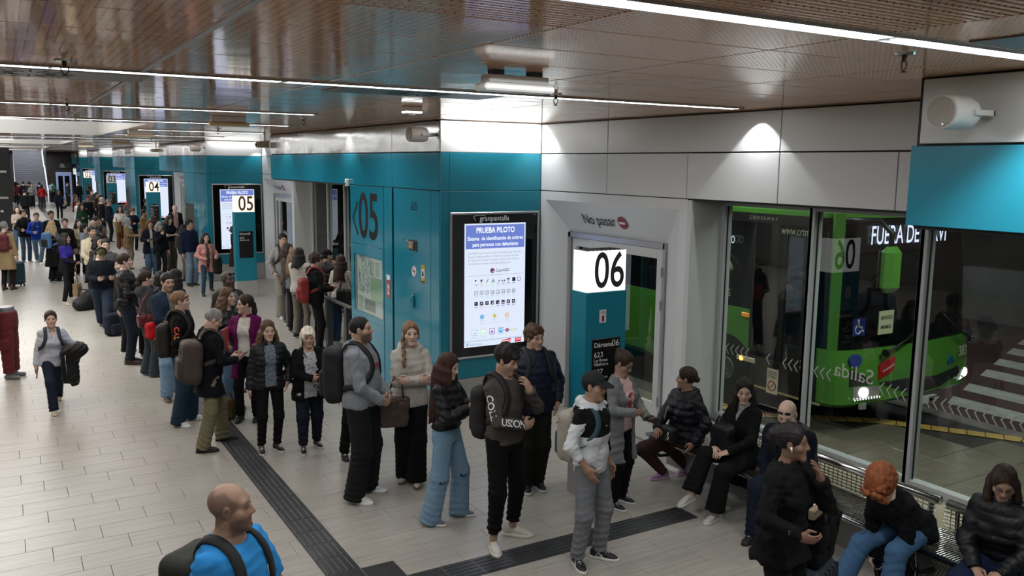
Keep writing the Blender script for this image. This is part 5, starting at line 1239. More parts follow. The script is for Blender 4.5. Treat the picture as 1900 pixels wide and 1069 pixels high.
        ob = link(t['name'], mesh_np(t['name'], V, Q, mats, mi=mi), root); F.top.append(ob)
    # ---- shoes
    if shoes:
        up_c, sole_c = shoes[:2]; fs = s*(.90 if fem else .97); kind = shoes[2] if len(shoes) > 2 else 'sneaker'
        for i in (0, 1):
            f = feet[i]; h = max(R['f']*1.25, .006); sg = 1 if i == 0 else -1; yw = math.radians(f[3]); pitch = math.radians(f[5]) if len(f) > 5 else 0
            lo = (-.062*fs, -.10*fs, -.004); hi = (.062*fs, .205*fs, .17*fs)
            G = grid(lo, hi, h); xx = G[0]-sg*-.008*np.clip(G[1]/.15, 0, 1)
            P2 = [xx/fs, G[1]/fs, G[2]/fs]; w = np.interp(P2[1], [-.085, -.05, .02, .09, .15, .185], [.020, .034, .035, .046, .040, .016]).astype(F32)
            out = np.maximum(np.abs(P2[0])-w, np.maximum(-.088-P2[1], P2[1]-.190))
            top = np.interp(P2[1], [-.09, -.03, .02, .07, .13, .19], [.088, .086, .088, .072, .056, .040] if kind != 'boot' else [.12, .12, .12, .075, .058, .042]).astype(F32)
            upper = smax(out+.003, P2[2]-top, .030); upper = smin(upper, cap(P2, (0, -.035, .06), (0, -.035, .11 if kind != 'boot' else .15), .038, .036), .02)
            upper = np.maximum(upper, .018-P2[2]); upper = np.maximum(upper, P2[2]-(.105 if kind != 'boot' else .155))
            sole = smax(out-.003, np.maximum(P2[2]-(.030 if kind != 'boot' else .024), -P2[2]), .006)
            Rf = rot('z', yw)@rot('x', -pitch)
            base = np.array([f[0], f[1], f[2]])
            off_ = base-Rf@np.array([0, 0, 0])
            par = root
            for nm, dd, mt in (('shoe', upper, up_c), ('sole', sole, sole_c)):
                V, Q = nets((dd*fs).astype(F32), lo, h); V = V@Rf.T+off_
                par = link(nm, mesh_np(nm, V, Q, flat(mt, .55) if not hasattr(mt, 'node_tree') else mt), par)
            if lod == 0 and kind == 'sneaker':
                mb = MB()
                for k in range(4):
                    yy = .052+.019*k; zz = .081-.0075*k; mb.tube([Rf@(np.array([sx*.021, yy, zz-abs(sx)*.006])*fs)+off_ for sx in (-1, -.5, 0, .5, 1)], .0035, 6)
                mb.build('laces', flat(shoes[3] if len(shoes) > 3 else 'd8d8d8', .8), par.parent)
    # ---- hair and headwear
    build_hair(F, hair, hc, lod, fem, rs)
    if glasses and lod < 2:
        mb = MB()
        W2 = lambda p: hcn+(np.array(p)*hs)@Rh
        oz = .012 if glasses != 'top' else .085; oy = .094 if glasses != 'top' else .078
        for sx in (-1, 1):
            ring = [W2((sx*.032+.021*math.cos(a), oy-.004*abs(math.cos(a)), oz+.016*math.sin(a))) for a in np.linspace(0, 2*_pi, 13)]
            mb.tube(ring, .0016, 5); mb.tube([W2((sx*.053, oy-.006, oz+.004)), W2((sx*.078, .03, oz+.004)), W2((sx*.082, -.01, oz))], .0015, 5)
        mb.tube([W2((-.012, oy+.002, oz+.003)), W2((.012, oy+.002, oz+.003))], .0015, 5)
        g = mb.build('glasses' if glasses != 'top' else 'sunglasses', flat('15151a', .3), root)
        if glasses in ('sun', 'top'):
            m2 = MB()
            for sx in (-1, 1): m2.add([W2((sx*.033+.027*math.cos(a), oy+.004-abs(math.cos(a)+sx)*.004, oz+.018*math.sin(a))) for a in np.linspace(0, 2*_pi, 12, endpoint=False)], [tuple(range(12))])
            m2.build('lens', flat('08080a', .08), g)
    return F

def hash_str(t):
    v = 7
    for c in t: v = (v*131+ord(c)) % 1000003
    return v

def front_open(G, sh, line, w, mode, nape):
    """leave the face free: an arched forehead, then the line in front of and below the ears"""
    x, y, z = G
    face = ell(G, (0, .095, line-.092), (w, .085, .092)); d = smax(sh, -face, .010)
    low = np.interp(y, [-.11, -.06, -.02, .015, .05, .1], [-nape, -nape+.012, -.035, -.022, .0, .03] if mode == 'short' else [-nape, -nape, -.07, -.05, -.03, 0.0]).astype(F32)
    return smax(d, (low-z)*.8, .010)
def tcut(sh, cut): return smax(sh, -cut*.55, .012)
def build_hair(F, hair, hc, lod, fem, rs):
    kind = hair[0]
    if kind in ('bald', 'none'): return
    opt = hair[2] if len(hair) > 2 else {}
    R = RES[lod]; h = R['hair']; Rh, c, hs, s = F.Rh, F.hc, F.hs, F.s
    lo = np.array([-.15, -.18, -.16]); hi = np.array([.15, .15, .20]); L = 0
    if kind in ('long', 'braid', 'wavy', 'half'):
        L = opt.get('len', .34); lo = np.array([-.19, -.24, -.12-L]); hi = np.array([.19, .17, .18])
    if kind == 'pony': lo = np.array([-.15, -.27, -.34]); L = .2
    if kind == 'curly' and opt.get('allover'): lo = np.array([-.19, -.21, -.20]); hi = np.array([.19, .21, .22])
    if kind in ('bun',): lo = np.array([-.15, -.24, -.16]); hi = np.array([.15, .15, .24])
    if kind == 'hijab': lo = np.array([-.22, -.22, -.36]); hi = np.array([.22, .2, .2])
    if kind == 'cap': hi = np.array([.15, .25, .2])
    lo = lo*1.0; hi = hi*1.0; hh = h/hs
    G = [g.astype(F32) for g in grid(lo, hi, hh)]; x, y, z = G
    vol = opt.get('vol', .016)
    top = opt.get('top', vol*1.3)
    sh = ell(G, (0, -.018, .036+top*.45), (.0770+vol*.55, .0945+vol*.9, .0865+top*.6))
    nz = (np.sin(x*95+3*np.sin(y*60))*np.sin(z*70+y*85)*.5+np.sin(x*40+y*70+z*25)).astype(F32)
    parts = {}
    if kind in ('short', 'curly', 'bob'):
        amp = opt.get('amp', .0035 if kind == 'short' else .009)
        sh = sh+amp*nz
        d = front_open(G, sh, opt.get('line', .070), .070 if not fem else .064, 'short', opt.get('nape', .085))
        if kind == 'curly':
            nb_ = opt.get('n', 70) if lod < 2 else 26; rr_ = opt.get('r', .020)
            ph_ = rs.uniform(0, 2*_pi, nb_); ct_ = rs.uniform(-.75, 1, nb_)
            for a_, c_ in zip(ph_, ct_):
                q_ = np.array([math.cos(a_)*math.sqrt(1-c_*c_), math.sin(a_)*math.sqrt(1-c_*c_), c_]); p_ = np.array([0, -.018, .040])+q_*np.array([.074+vol*.5, .092+vol*.6, .084+top*.6])
                if p_[1] > .045 and p_[2] < opt.get('line', .070)-.005 and not opt.get('allover'): continue
                if p_[2] < -.075 or (p_[1] > -.0 and p_[2] < .0 and not opt.get('allover')): continue
                d = smin(d, ell(G, p_, (rr_*rs.uniform(.8, 1.3),)*3), .012 if not opt.get('allover') else .005)
        if kind == 'curly' and opt.get('allover'):
            for _ in range(90):
                p_ = np.array([rs.uniform(-.085, .085), rs.uniform(.02, .15), rs.uniform(-.03, .11)]); d = smin(d, ell(G, p_, (rr_*rs.uniform(.8, 1.3),)*3), .005)
            d = d+.003*np.sin(x*210+y*120)*np.sin(z*190+y*160).astype(F32)
        if kind == 'bob':
            for th in np.linspace(100, 260, 11)*_pi/180:
                a = (.078*math.sin(th), -.015+.098*math.cos(th)*-1*-1, .03); b = (.090*math.sin(th), -.015+.105*math.cos(th), -.115)
                d = smin(d, cap(G, a, b, .022, .020), .02)
            d = np.maximum(d, -np.maximum(np.abs(x)-.060, -(y-.035)))if False else d
        if opt.get('fringe'): d = smin(d, ell(G, (opt['fringe'], .078, .068), (.055, .028, .022))+.003*nz, .015)
    elif kind in ('long', 'wavy', 'half', 'braid', 'pony', 'bun'):
        sh = sh+.0016*np.sin(np.arctan2(x, z)*26+y*20).astype(F32)
        d = front_open(G, sh, .088, .060, 'long', .10)
        zb = (np.array([0, 0, 1.0])@Rh.T); dn = -(F.Rt[2]*.3+np.array([0, 0, .7])); dn = unit(dn)@Rh.T   # down, in the head frame
        bk = -(F.Rt[1])@Rh.T
        if kind in ('long', 'wavy', 'half'):
            n = 17 if lod < 2 else 9; lim = opt.get('lim', 70)
            for k, th in enumerate(np.linspace(lim, 360-lim, n)*_pi/180):
                u = np.array([math.sin(th), math.cos(th), 0]); rr = rs.uniform(.9, 1.1)
                a = np.array([0, -.018, .085])+u*np.array([.050, .064, 0]); m = np.array([0, -.020, -.03])+u*np.array([.088, .104, 0])
                sidef = abs(math.sin(th))
                e = m+dn*(L*rr-.05)+u*.035*np.array([1, 1, 0])+bk*.035+np.array([0, .0, 0])
                g = m+dn*.09+u*.012+bk*.008
                rad = .026 if lod < 2 else .036
                if kind == 'wavy':
                    g = g+u*.012; w2 = (g+e)/2+u*.022*(1 if k % 2 else -.3); st = smin(smin(cap(G, m, g, rad, rad), cap(G, g, w2, rad, rad*1.1), .01), cap(G, w2, e, rad*1.1, rad*.5), .01)
                else: st = smin(cap(G, m, g, rad*.9, rad), cap(G, g, e, rad, rad*.45), .01)
                st = smin(st, cap(G, a, m, .020, rad*.8), .02); d = smin(d, st, .013)
            d = d+(.0022*np.sin(np.arctan2(x, y+.02)*34+z*6)).astype(F32)
            if kind == 'wavy': d = d+(.004*np.sin(z*75+x*30)*np.sin(x*60+y*50)).astype(F32)
        elif kind == 'pony':
            a = np.array([0, -.100, opt.get('at', .02)]); b = a+np.array([0, -.022, -.012]); m = b+dn*.085+bk*.006; e = m+dn*opt.get('len', .13)
            t = smin(smin(cap(G, a, b, .024, .030), cap(G, b, m, .030, .036), .015), cap(G, m, e, .036, .014), .015)+.003*nz
            d = smin(d, t, .012)
        elif kind == 'bun':
            p = opt.get('pos', (0, -.11, .03)); r = opt.get('r', .034)
            d = smin(d, ell(G, p, (r*1.15, r, r*1.05))+.0035*nz, .010)
        elif kind == 'braid':
            d2 = None; p = np.array([.078, -.02, -.05]); 
            for k in range(8):
                q = p+dn*.034+np.array([.003, .026 if k < 5 else .008, 0]); t = ell(G, (p+q)/2+np.array([.005*(-1)**k, 0, 0]), (.021, .021, .027)); d2 = t if d2 is None else smin(d2, t, .006); p = q
            d = smin(d, smin(d2, cap(G, (.05, -.06, .02), (.078, -.02, -.05), .030, .022), .02), .012)
            for sx in (-1, 1): d = smin(d, cap(G, (sx*.072, .02, .05), (sx*.082, .03, -.05), .014, .008), .012)
    elif kind == 'cap':
        d = ell(G, (0, -.014, .046), (.0845, .106, .086)); d = np.maximum(d, -(z-.030-.10*np.clip(y, -1, 1)*.35)); d = np.maximum(d, -(d+.006)) if False else d
        br = np.maximum(np.abs(z-(.052-(np.abs(x)*4.2)**2*.12-(y-.08)*.28))-.0045, np.sqrt((x/.080)**2+((y-.065)/.115)**2)*.08-.08); br = np.maximum(br, -(y-.05))
        if opt.get('back'): br = br*0+1
        d = smin(d, br.astype(F32), .008)
        parts['cap'] = (d, opt.get('mat'))
        if opt.get('back'):
            pass
        d = np.maximum(ell(G, (0, -.018, .02), (.0805, .102, .09))+.002*nz, np.maximum(-((z-.073)-(y-.085)*1.02), np.where(y > -.045, -9, -(z+.085)))); d = np.maximum(d, z-.045)
        if opt.get('tail'):
            for th in np.linspace(100, 260, 9)*_pi/180: d = smin(d, cap(G, (.08*math.sin(th), -.015+.1*math.cos(th), 0), (.085*math.sin(th), -.02+.11*math.cos(th), -.13), .02, .015), .02)
    elif kind == 'beanie':
        bd = ell(G, (0, -.018, .052), (.087, .107, .092)); bd = np.maximum(bd, -(z-.028-(y*.25))); bd = smin(bd, np.maximum(np.abs(ell(G, (0, -.018, .04), (.086, .106, .095)))-.008, np.abs(z-.04-y*.25)-.018), .006)
        parts['beanie'] = (bd, opt.get('mat')); d = np.maximum(ell(G, (0, -.02, .0), (.079, .1, .1))+.003*nz, np.maximum(-((z-.06)-(y-.05)*1.1), np.where(y > -.045, -9, -(z+.09)))); d = np.maximum(d, z-.04)
    elif kind == 'hijab':
        d = ell(G, (0, -.014, .030), (.090, .112, .100)); d = smin(d, cap(G, (0, -.02, -.05), (0, .0, -.20), .085, .105), .06); d = smin(d, ell(G, (0, .02, -.25), (.15, .12, .07)), .05)
        d = d+.003*np.sin(z*60+x*20+y*30).astype(F32); d = np.maximum(d, -ell(G, (0, .11, -.008), (.056, .07, .082)))
        parts['headscarf'] = (d, opt.get('mat')); d = None
    if d is not None: parts['hair'] = (d, hair_mat(hc))
    for nm, (dd, mt) in parts.items():
        V, Q = nets((dd*hs).astype(F32), lo*hs, h)
        if len(V) == 0: continue
        V = V@Rh+c
        link(nm, mesh_np(nm, V, Q, mt if not isinstance(mt, str) else flat(mt, .85, spec=.2)), F.root)
# ------------------------------------------------------------------ bags, phones, prints
from mathutils.bvhtree import BVHTree
from mathutils import Vector

def to_world(F, p):
    """person-local point to world"""
    r = F.root; a = r.rotation_euler[2]; c, s_ = math.cos(a), math.sin(a)
    return np.array([r.location[0]+c*p[0]-s_*p[1], r.location[1]+s_*p[0]+c*p[1], p[2]])

def carried(F, name, label, cat, o, group=None):
    """an own top-level object standing in the figure's frame"""
    e = empty(name, tuple(to_world(F, o)), F.root.rotation_euler[2]); tag(e, label, cat, group)
    return e

def T(F, v): s = F.s; return F.pel+(v[0]*F.Rt[0]+v[1]*F.Rt[1]+v[2]*F.Rt[2])*s

def backpack(F, label, c, c2=None, size=(.150, .080, .215), at=(0, -.205, .27), lod=1, straps=True, strapc=None, one=False, pocket=True, hang=0):
    o = T(F, at); e = carried(F, 'backpack', label, 'backpack', o); h = (.012, .017, .026, .03)[lod]; s = F.s
    hs = np.array(size)*s; R = F.Rt; lim = hs.max()+.12
    G = grid((-lim,)*3, (lim,)*3, h); P = frame(G, (0, 0, 0), R)
    d = rbox(P, (0, 0, 0), hs, .065*s); d = smin(d, rbox(P, (0, .01*s, -hs[2]*.1), hs*np.array((.9, .9, 1.0)), .05*s), .02)
    d = d+wob(G, np.random.RandomState(len(label)), .004, .12).astype(F32); d = np.maximum(d, -(P[1]*-1+hs[1]*1.2)) if False else d
    V, Q = nets(d.astype(F32), (-lim,)*3, h); m = c if hasattr(c, 'node_tree') else noisy(c, .75, .15, 18, .25, 120)
    link('pack_body', mesh_np('pack_body', V, Q, m), e)
    if pocket:
        d = rbox(P, (0, -hs[1]*.95, -hs[2]*.35), (hs[0]*.78, hs[1]*.45, hs[2]*.52), .04*s); V, Q = nets(d.astype(F32), (-lim,)*3, h)
        m2 = (c2 if hasattr(c2, 'node_tree') else noisy(c2, .75, .15, 18, .25, 120)) if c2 else m
        link('front_pocket', mesh_np('front_pocket', V, Q, m2), e)
        if lod < 2:
            z = MB(); zf = lambda x, y, zz: (x*R[0]+y*R[1]+zz*R[2])
            z.tube([zf(-hs[0]*.7, -hs[1]*1.1, hs[2]*.45), zf(0, -hs[1]*1.12, hs[2]*.55), zf(hs[0]*.7, -hs[1]*1.1, hs[2]*.45)], .004, 5).build('zip', M_CHAR, e)
    if straps:
        sc = flat(strapc, .8) if strapc else m; tree = None
        for sg in ((1, -1) if not one else (1,)):
            pts = [(sg*.075, -.125, .43), (sg*.085, -.085, .515), (sg*.092, .005, .535), (sg*.100, .105, .47), (sg*.108, .150, .36), (sg*.135, .125, .27), (sg*.170, .05, .20), (sg*.165, -.05, .16), (sg*.13, -.13, .12)]
            P_ = [np.array(p) for p in pts]; P_ = [P_[i]+(P_[i+1]-P_[i])*k/3 for i in range(len(P_)-1) for k in range(3)]+[P_[-1]]; ps = []
            if tree is None: tree = bvh_of(F.top[-1]) if F.top else False
            for p in P_:        # lay the webbing on the clothes
                w_ = T(F, p); c_ = T(F, (p[0]*.45, -.01, min(p[2], .40))); dr = unit(w_-c_)
                h_ = tree.ray_cast(Vector(c_+dr*.42), Vector(-dr), .42) if tree else (None,)
                ps.append((np.array(h_[0])+dr*.010 if h_[0] is not None and np.linalg.norm(np.array(h_[0])-w_) < .12 else w_)-o)
            for _ in range(3): ps = [ps[0]]+[ps[i]*.5+(ps[i-1]+ps[i+1])*.25 for i in range(1, len(ps)-1)]+[ps[-1]]
            vs = []; fs = []
            for k, p in enumerate(ps):
                ax = unit(ps[min(k+1, len(ps)-1)]-ps[max(k-1, 0)]); rad = unit(p+o-T(F, (P_[k][0]*.5, -.01, min(P_[k][2], .40)))); w = unit(np.cross(ax, rad))*.026*s; n = unit(np.cross(w, ax))*.006*s
                vs += [p+w+n*1.6, p-w+n*1.6, p-w-n, p+w-n]
                if k: fs += [((k-1)*4+j, (k-1)*4+(j+1) % 4, k*4+(j+1) % 4, k*4+j) for j in range(4)]
            fs += [(0, 1, 2, 3), tuple(range(len(vs)-4, len(vs)))]
            mb = MB(); mb.add(vs, fs, 0, True)
            mb.build('strap', sc, e)
    return e

def bag(F, name, label, cat, c, at, hs, r=.03, strap=None, lod=1, local=False, tilt=0.0, sc=None, top=1.0, mark=None):
    """soft bag: at and strap points in the torso frame (or person frame)"""
    o = T(F, at) if not local else np.array(at)*1.0; e = carried(F, name, label, cat, o); h = (.010, .015, .022, .03)[lod]; s = F.s if not local else 1
    hs = np.array(hs)*s; lim = float(hs.max()+.06); R = rot('z', 0.0)@rot('y', tilt) if local else F.Rt@rot('y', tilt)
    G = grid((-lim,)*3, (lim,)*3, h); P = frame(G, (0, 0, 0), R); k = 1+(top-1)*np.clip((P[2]/hs[2]+1)/2, 0, 1)
    d = rbox([P[0]/k, P[1]/k, P[2]], (0, 0, 0), hs, r*s)+wob(G, np.random.RandomState(len(label)), .004, .11).astype(F32)
    V, Q = nets(d.astype(F32), (-lim,)*3, h); link('bag_body', mesh_np('bag_body', V, Q, c if hasattr(c, 'node_tree') else noisy(c, .6, .2, 14, .3, 60)), e)
    for st in (strap or []):
        ps = [(T(F, p) if not local else np.array(p, float))-o for p in st]; MB().tube(ps, .011*s, 6).build('strap', flat(sc or c, .6) if not hasattr(sc or c, 'node_tree') else (sc or c), e)
    return e

def phone(F, side, label, c='15161a', screen=None):
    S, E, W, fd, hd, pn, curl = F.arms[0 if side == 'r' else 1]
    s = F.s; o = W+hd*.105*s+pn*.030*s; e = carried(F, 'phone', label, 'phone', o)
    x = np.cross(hd, pn); mb = MB(); a, b, t = .037, .076, .0045
    v = [x*i*a+hd*j*b+pn*k*t for k in (-1, 1) for j in (-1, 1) for i in (-1, 1)]
    mb.add(v, [(0, 2, 3, 1), (4, 5, 7, 6), (0, 1, 5, 4), (2, 6, 7, 3), (0, 4, 6, 2), (1, 3, 7, 5)]); mb.build('case', flat(c, .4), e)
    mb = MB(); mb.add([x*i*a*.9+hd*j*b*.93+pn*(t+.0006) for j in (-1, 1) for i in (-1, 1)], [(0, 1, 3, 2)]); mb.build('screen', flat('0a0c12', .08) if not screen else glow(screen, .8), e)
    return e

def bvh_of(o):
    me = o.data; n = len(me.vertices); v = np.empty(n*3); me.vertices.foreach_get('co', v)
    k = len(me.loops); q = np.empty(k, np.int32); me.loops.foreach_get('vertex_index', q)
    return BVHTree.FromPolygons(v.reshape(-1, 3).tolist(), q.reshape(-1, 4).tolist())

def cloth_print(F, garment, body, o, u, w, size, mat, parent_name='print', **k):
    """lettering laid on a garment, every corner dropped on to the cloth"""
    t = bvh_of(garment); v, f = text_mesh(body, size, **k) if isinstance(body, str) else body
    u = unit(u); w = unit(np.array(w)-u*(np.array(w)@u)); n = np.cross(u, w); out = []
    for p in v:
        q = np.array(o)+u*p[0]+w*p[1]; h = t.ray_cast(Vector(q+n*.30), Vector(-n), .6)
        out.append(np.array(h[0])+n*.004 if h[0] is not None else q)
    mb = MB(); mb.add(out, f); return mb.build(parent_name, mat, garment)

def sleeve_print(F, garment, body, side, n, mats, t0=.12, size=.062, gap=.010, bold=.02):
    """letters running down a sleeve, each corner dropped on to the cloth"""
    S, E, W, *_ = F.arms[0 if side == 'r' else 1]; t = bvh_of(garment); L1 = np.linalg.norm(E-S); L2 = np.linalg.norm(W-E); n = np.array(n, float); n = n if n.ndim == 2 else np.array((n, n)); d = t0
    for i, ch in enumerate(body):
        v, f = text_mesh(ch, size, bold=bold); wd = v[:, 0].max()-v[:, 0].min(); d += wd/2
        if abs(d-L1) < .034: d = L1+.034
        p, ax = (S+(E-S)*d/L1, unit(E-S)) if d < L1 else (E+(W-E)*(d-L1)/L2, unit(W-E))
        n1 = n[0] if d < L1 else n[1]; nn = unit(n1-ax*(n1@ax)); w = np.cross(nn, ax); out = []
        for q in v:
            a = p+ax*q[0]+w*q[1]; h = t.ray_cast(Vector(a+nn*.12), Vector(-nn), .2); out.append(np.array(h[0])+nn*.0065 if h[0] is not None else a+nn*.06)
        mb = MB(); mb.add(out, f); mb.build('print', mats[min(i*len(mats)//len(body), len(mats)-1)], garment); d += wd/2+gap

def earbud(F, sx, mat):
    mb = MB(); p = F.hc+(np.array((sx*.088, .006, -.004))*F.hs)@F.Rh; q = F.hc+(np.array((sx*.090, .012, -.034))*F.hs)@F.Rh
    mb.tube([p, q], [.0075, .004], 8); mb.build('earbud', mat, F.root)

def headphones(F, mat):
    mb = MB(); W2 = lambda p: F.hc+(np.array(p)*F.hs)@F.Rh
    mb.tube([W2((.098*math.cos(a), -.012, .03+.112*math.sin(a))) for a in np.linspace(-.05, _pi+.05, 13)], .010, 6)
    for sx in (-1, 1): mb.tube([W2((sx*.082, -.004, 0)), W2((sx*.108, -.004, 0))], .032, 12)
    mb.build('headphones', mat, F.root)

def fabric(c, rough=.88, amt=.10, spec=.18, fold=.55, weave=140, wb=.12, fs=7.0, st=(1, 1, .7), tone=True, name='cloth'):
    """woven cloth: fine weave, soft creases, slight colour variation"""
    c = srgb(c); key = ('fab', c, rough, amt, spec, fold, weave, fs)
    if key in _M: return _M[key]
    m, nt, b = nodes_of(name); N, L = nt.nodes, nt.links
    tc = N.new('ShaderNodeTexCoord'); mp = N.new('ShaderNodeMapping'); mp.inputs['Scale'].default_value = st; L.new(tc.outputs['Object'], mp.inputs[0])
    n = N.new('ShaderNodeTexNoise'); n.inputs['Scale'].default_value = fs; n.inputs['Detail'].default_value = 2.5; n.inputs['Distortion'].default_value = 1.6; L.new(mp.outputs[0], n.inputs['Vector'])
    n2 = N.new('ShaderNodeTexNoise'); n2.inputs['Scale'].default_value = weave; L.new(tc.outputs['Object'], n2.inputs['Vector'])
    r = N.new('ShaderNodeMapRange'); r.inputs[1].default_value = .3; r.inputs[2].default_value = .7; r.inputs[3].default_value = 1-amt; r.inputs[4].default_value = 1+amt; L.new(n2.outputs[0], r.inputs[0])
    mx = N.new('ShaderNodeVectorMath'); mx.operation = 'SCALE'; mx.inputs[0].default_value = c; L.new(r.outputs[0], mx.inputs['Scale']); L.new(mx.outputs[0], b.inputs['Base Color'])
    b.inputs['Roughness'].default_value = rough; b.inputs['Specular IOR Level'].default_value = spec
    b1 = N.new('ShaderNodeBump'); b1.inputs['Strength'].default_value = fold; b1.inputs['Distance'].default_value = .045; L.new(n.outputs[0], b1.inputs['Height'])
    b2 = N.new('ShaderNodeBump'); b2.inputs['Strength'].default_value = wb; b2.inputs['Distance'].default_value = .004; L.new(n2.outputs[0], b2.inputs['Height']); L.new(b1.outputs[0], b2.inputs['Normal']); L.new(b2.outputs[0], b.inputs['Normal'])
    _M[key] = m
    return m
DENIM = lambda c: fabric(c, .85, .16, .2, .40, 160, .15, 6.0, name='denim')
CLOTH = lambda c, a=.10, b=.2: fabric(c, .88, a, .16, .42, 140, .12, 6.5)
NYLON = lambda c: fabric(c, .50, .05, .28, .28, 90, .06, 9.0, name='nylon')
LEATH = lambda c: fabric(c, .40, .10, .45, .45, 60, .2, 9.0, name='leather')
# ------------------------------------------------------------------ the queue and the seated travellers, one by one
f_grey = person('man in grey hoodie and black backpack, hands clasped, facing right', 2.956, 7.764, -38.8, H=1.863, lod=0, build=1.12, belly=0.015, skin='olive', head=(6, 4), ra='clasp', la='clasp', tops=[{'mat': CLOTH('7d8288'), 'hood': 1, 'hem': -0.05, 'off': 0.026, 'wide': 0.012, 'name': 'hoodie'}], bot={'mat': DENIM('17181a'), 'r': (0.104, 0.086, 0.098), 'hem': 0.03, 'fold': 0.006}, shoes=('c9cec8', 'dfe2dc'), hair=('short', 'black', {'vol': 0.006, 'amp': 0.0015, 'line': 0.083}), beard=0.85, feet=((0.107, -0.083, 0, -12), (-0.215, -0.05, 0, 3)), group='people waiting in the queue')
backpack(f_grey, 'large black backpack on the back of the man in grey hoodie', '0c0d0f', size=(.16, .10, .25), at=(0, -.24, .25), lod=0)
cloth_print(f_grey, f_grey.top[0], 'TSM', T(f_grey, (0, .15, .33)), f_grey.Rt[0]*-1, f_grey.Rt[2], .085, flat('8a2a34', .7), bold=.02)
f_col = person('youth in dark grey hoodie with sleeve lettering, hand at his mouth', 3.676, 6.201, -72.7, H=1.809, lod=0, build=1.0, skin='olive', head=(14, -18), ra='crosslo', la='mouth', tops=[{'mat': CLOTH('45413e'), 'hood': 1, 'hem': -0.05, 'off': 0.024, 'name': 'hoodie'}], bot={'mat': CLOTH('0c0c0d'), 'r': (0.098, 0.074, 0.058), 'hem': 0.16, 'fold': 0.006}, shoes=('b9b6ad', 'cfccc2', 'sneaker', 'd9d7d0'), hair=('short', 'black', {'vol': 0.022, 'amp': 0.006, 'fringe': 0.012, 'line': 0.066}), beard=0.25, feet=((0.172, -0.004, 0, -36), (-0.157, -0.076, 0, 32)), group='people waiting in the queue')
sleeve_print(f_col, f_col.top[0], 'COLLUSION', 'r', ((.95, .25, .15), (.55, .70, .35)), [flat('d5d6d6', .7)], t0=.06, size=.088, gap=.003)
backpack(f_col, 'black backpack hanging low behind the youth with the sleeve lettering', '101114', size=(.14, .08, .22), at=(.03, -.20, .20), lod=0)
f_cap = person('man in grey cap and black and white hoodie with pale backpack', 4.121, 5.509, -66.8, H=1.670, lod=0, skin='tan', head=(4, -4), ra='pocket', la='side', barearm=True, tops=[{'mat': CLOTH('c9cccf'), 'mat2': CLOTH('111214'), 'rule': lambda q, sd: ((q[:, 2] > .25) & (sd > .066) & (q[:, 2] < .475)) | ((q[:, 0] < -.10) & (sd < .09)) | ((q[:, 0] > .10) & (q[:, 2] > .375) & (q[:, 2] < .50)), 'hood': 1, 'hem': -0.06, 'off': 0.026, 'sl': 0.78, 'name': 'hoodie'}, {'mat': CLOTH('d8cfc4'), 'hem': -0.1, 'off': 0.014, 'sleeves': False, 'name': 'shirt', 'fold': 0.003}], bot={'mat': CLOTH('6f7276'), 'r': (0.1, 0.078, 0.062), 'hem': 0.09, 'fold': 0.006}, shoes=('141416', 'd5d2cc'), hair=('cap', 'black', {'mat': CLOTH('26292a')}), feet=((0.124, -0.082, 0, -40), (-0.116, -0.008, 0, 18)), group='people waiting in the queue')
backpack(f_cap, 'pale grey backpack with blue straps on the man in the grey cap', '9b9589', '2c4a5a', size=(.145, .085, .22), at=(.0, -.215, .20), lod=0, strapc='33505f')
for _i in (0, 1):
    _sh = [c for c in f_cap.root.children if c.name.startswith('shoe')][_i]; cloth_print(f_cap, _sh, 'N', np.array([(.0, .0)[_i]]*0+list(np.mean([v.co[:] for v in _sh.data.vertices], 0)))+np.array((0, 0, .005)), (.3, .95, 0), (0, 0, 1), .075, flat('b9bcc0', .6), bold=.03)
f_card = person('woman in long grey cardigan and glasses looking at her phone', 5.090, 6.419, -73.4, H=1.564, lod=0, fem=True, skin='tan', head=(5, -26), ra='phone', la='phonelo', glasses='plain', tops=[{'mat': CLOTH('c9a9a6'), 'sleeves': False, 'hem': -0.08, 'off': 0.018, 'name': 'shirt', 'neck': 0.03}, {'mat': CLOTH('6e7172'), 'hem': -0.42, 'flare': 0.035, 'off': 0.034, 'open': 0.075, 'name': 'cardigan', 'fold': 0.004}], bot={'mat': CLOTH('101012'), 'r': (0.088, 0.062, 0.052)}, shoes=('121214', 'cfd0d0'), hair=('bun', 'dbrown', {'pos': (0, -0.1, 0.085), 'r': 0.042}), group='people waiting in the queue')
phone(f_card, 'l', 'phone in the hands of the woman in the grey cardigan')
cloth_print(f_card, f_card.top[0], ([(0.062*math.cos(a), .03+.066*math.sin(a), 0) for a in np.linspace(0, 6.283, 19)[:-1]]+[(-.036, -.035, 0), (.036, -.035, 0), (.03, -.085, 0), (-.03, -.085, 0)], [list(range(18)), [18, 21, 20, 19]]), T(f_card, (0, .15, .25)), f_card.Rt[0]*-1, f_card.Rt[2], .1, flat('8f3040', .5), 'skull_print')
f_navy = person('youth in navy quilted jacket, hands in pockets, by the screen wall', 4.557, 7.172, -98.4, H=1.738, lod=0, build=1.2, belly=0.02, skin='light', head=(16, -6), ra='pocket', la='pocket', tops=[{'mat': NYLON('10172a'), 'quilt': 0.075, 'hem': -0.1, 'off': 0.036, 'collar': 0.045, 'name': 'jacket', 'fold': 0.002}], bot={'mat': CLOTH('1b1c18'), 'r': (0.1, 0.078, 0.074), 'hem': 0.05}, shoes=('16181c', 'b8bcc0'), hair=('curly', 'brown', {'vol': 0.018, 'amp': 0.007, 'fringe': 0.0, 'line': 0.064}), feet=((0.068, -0.015, 0, -16), (-0.069, -0.038, 0, 6)), group='people waiting in the queue')
backpack(f_navy, 'dark backpack worn by the youth in the navy quilted jacket', '15171c', size=(.14, .07, .2), at=(0, -.22, .27), lod=0)
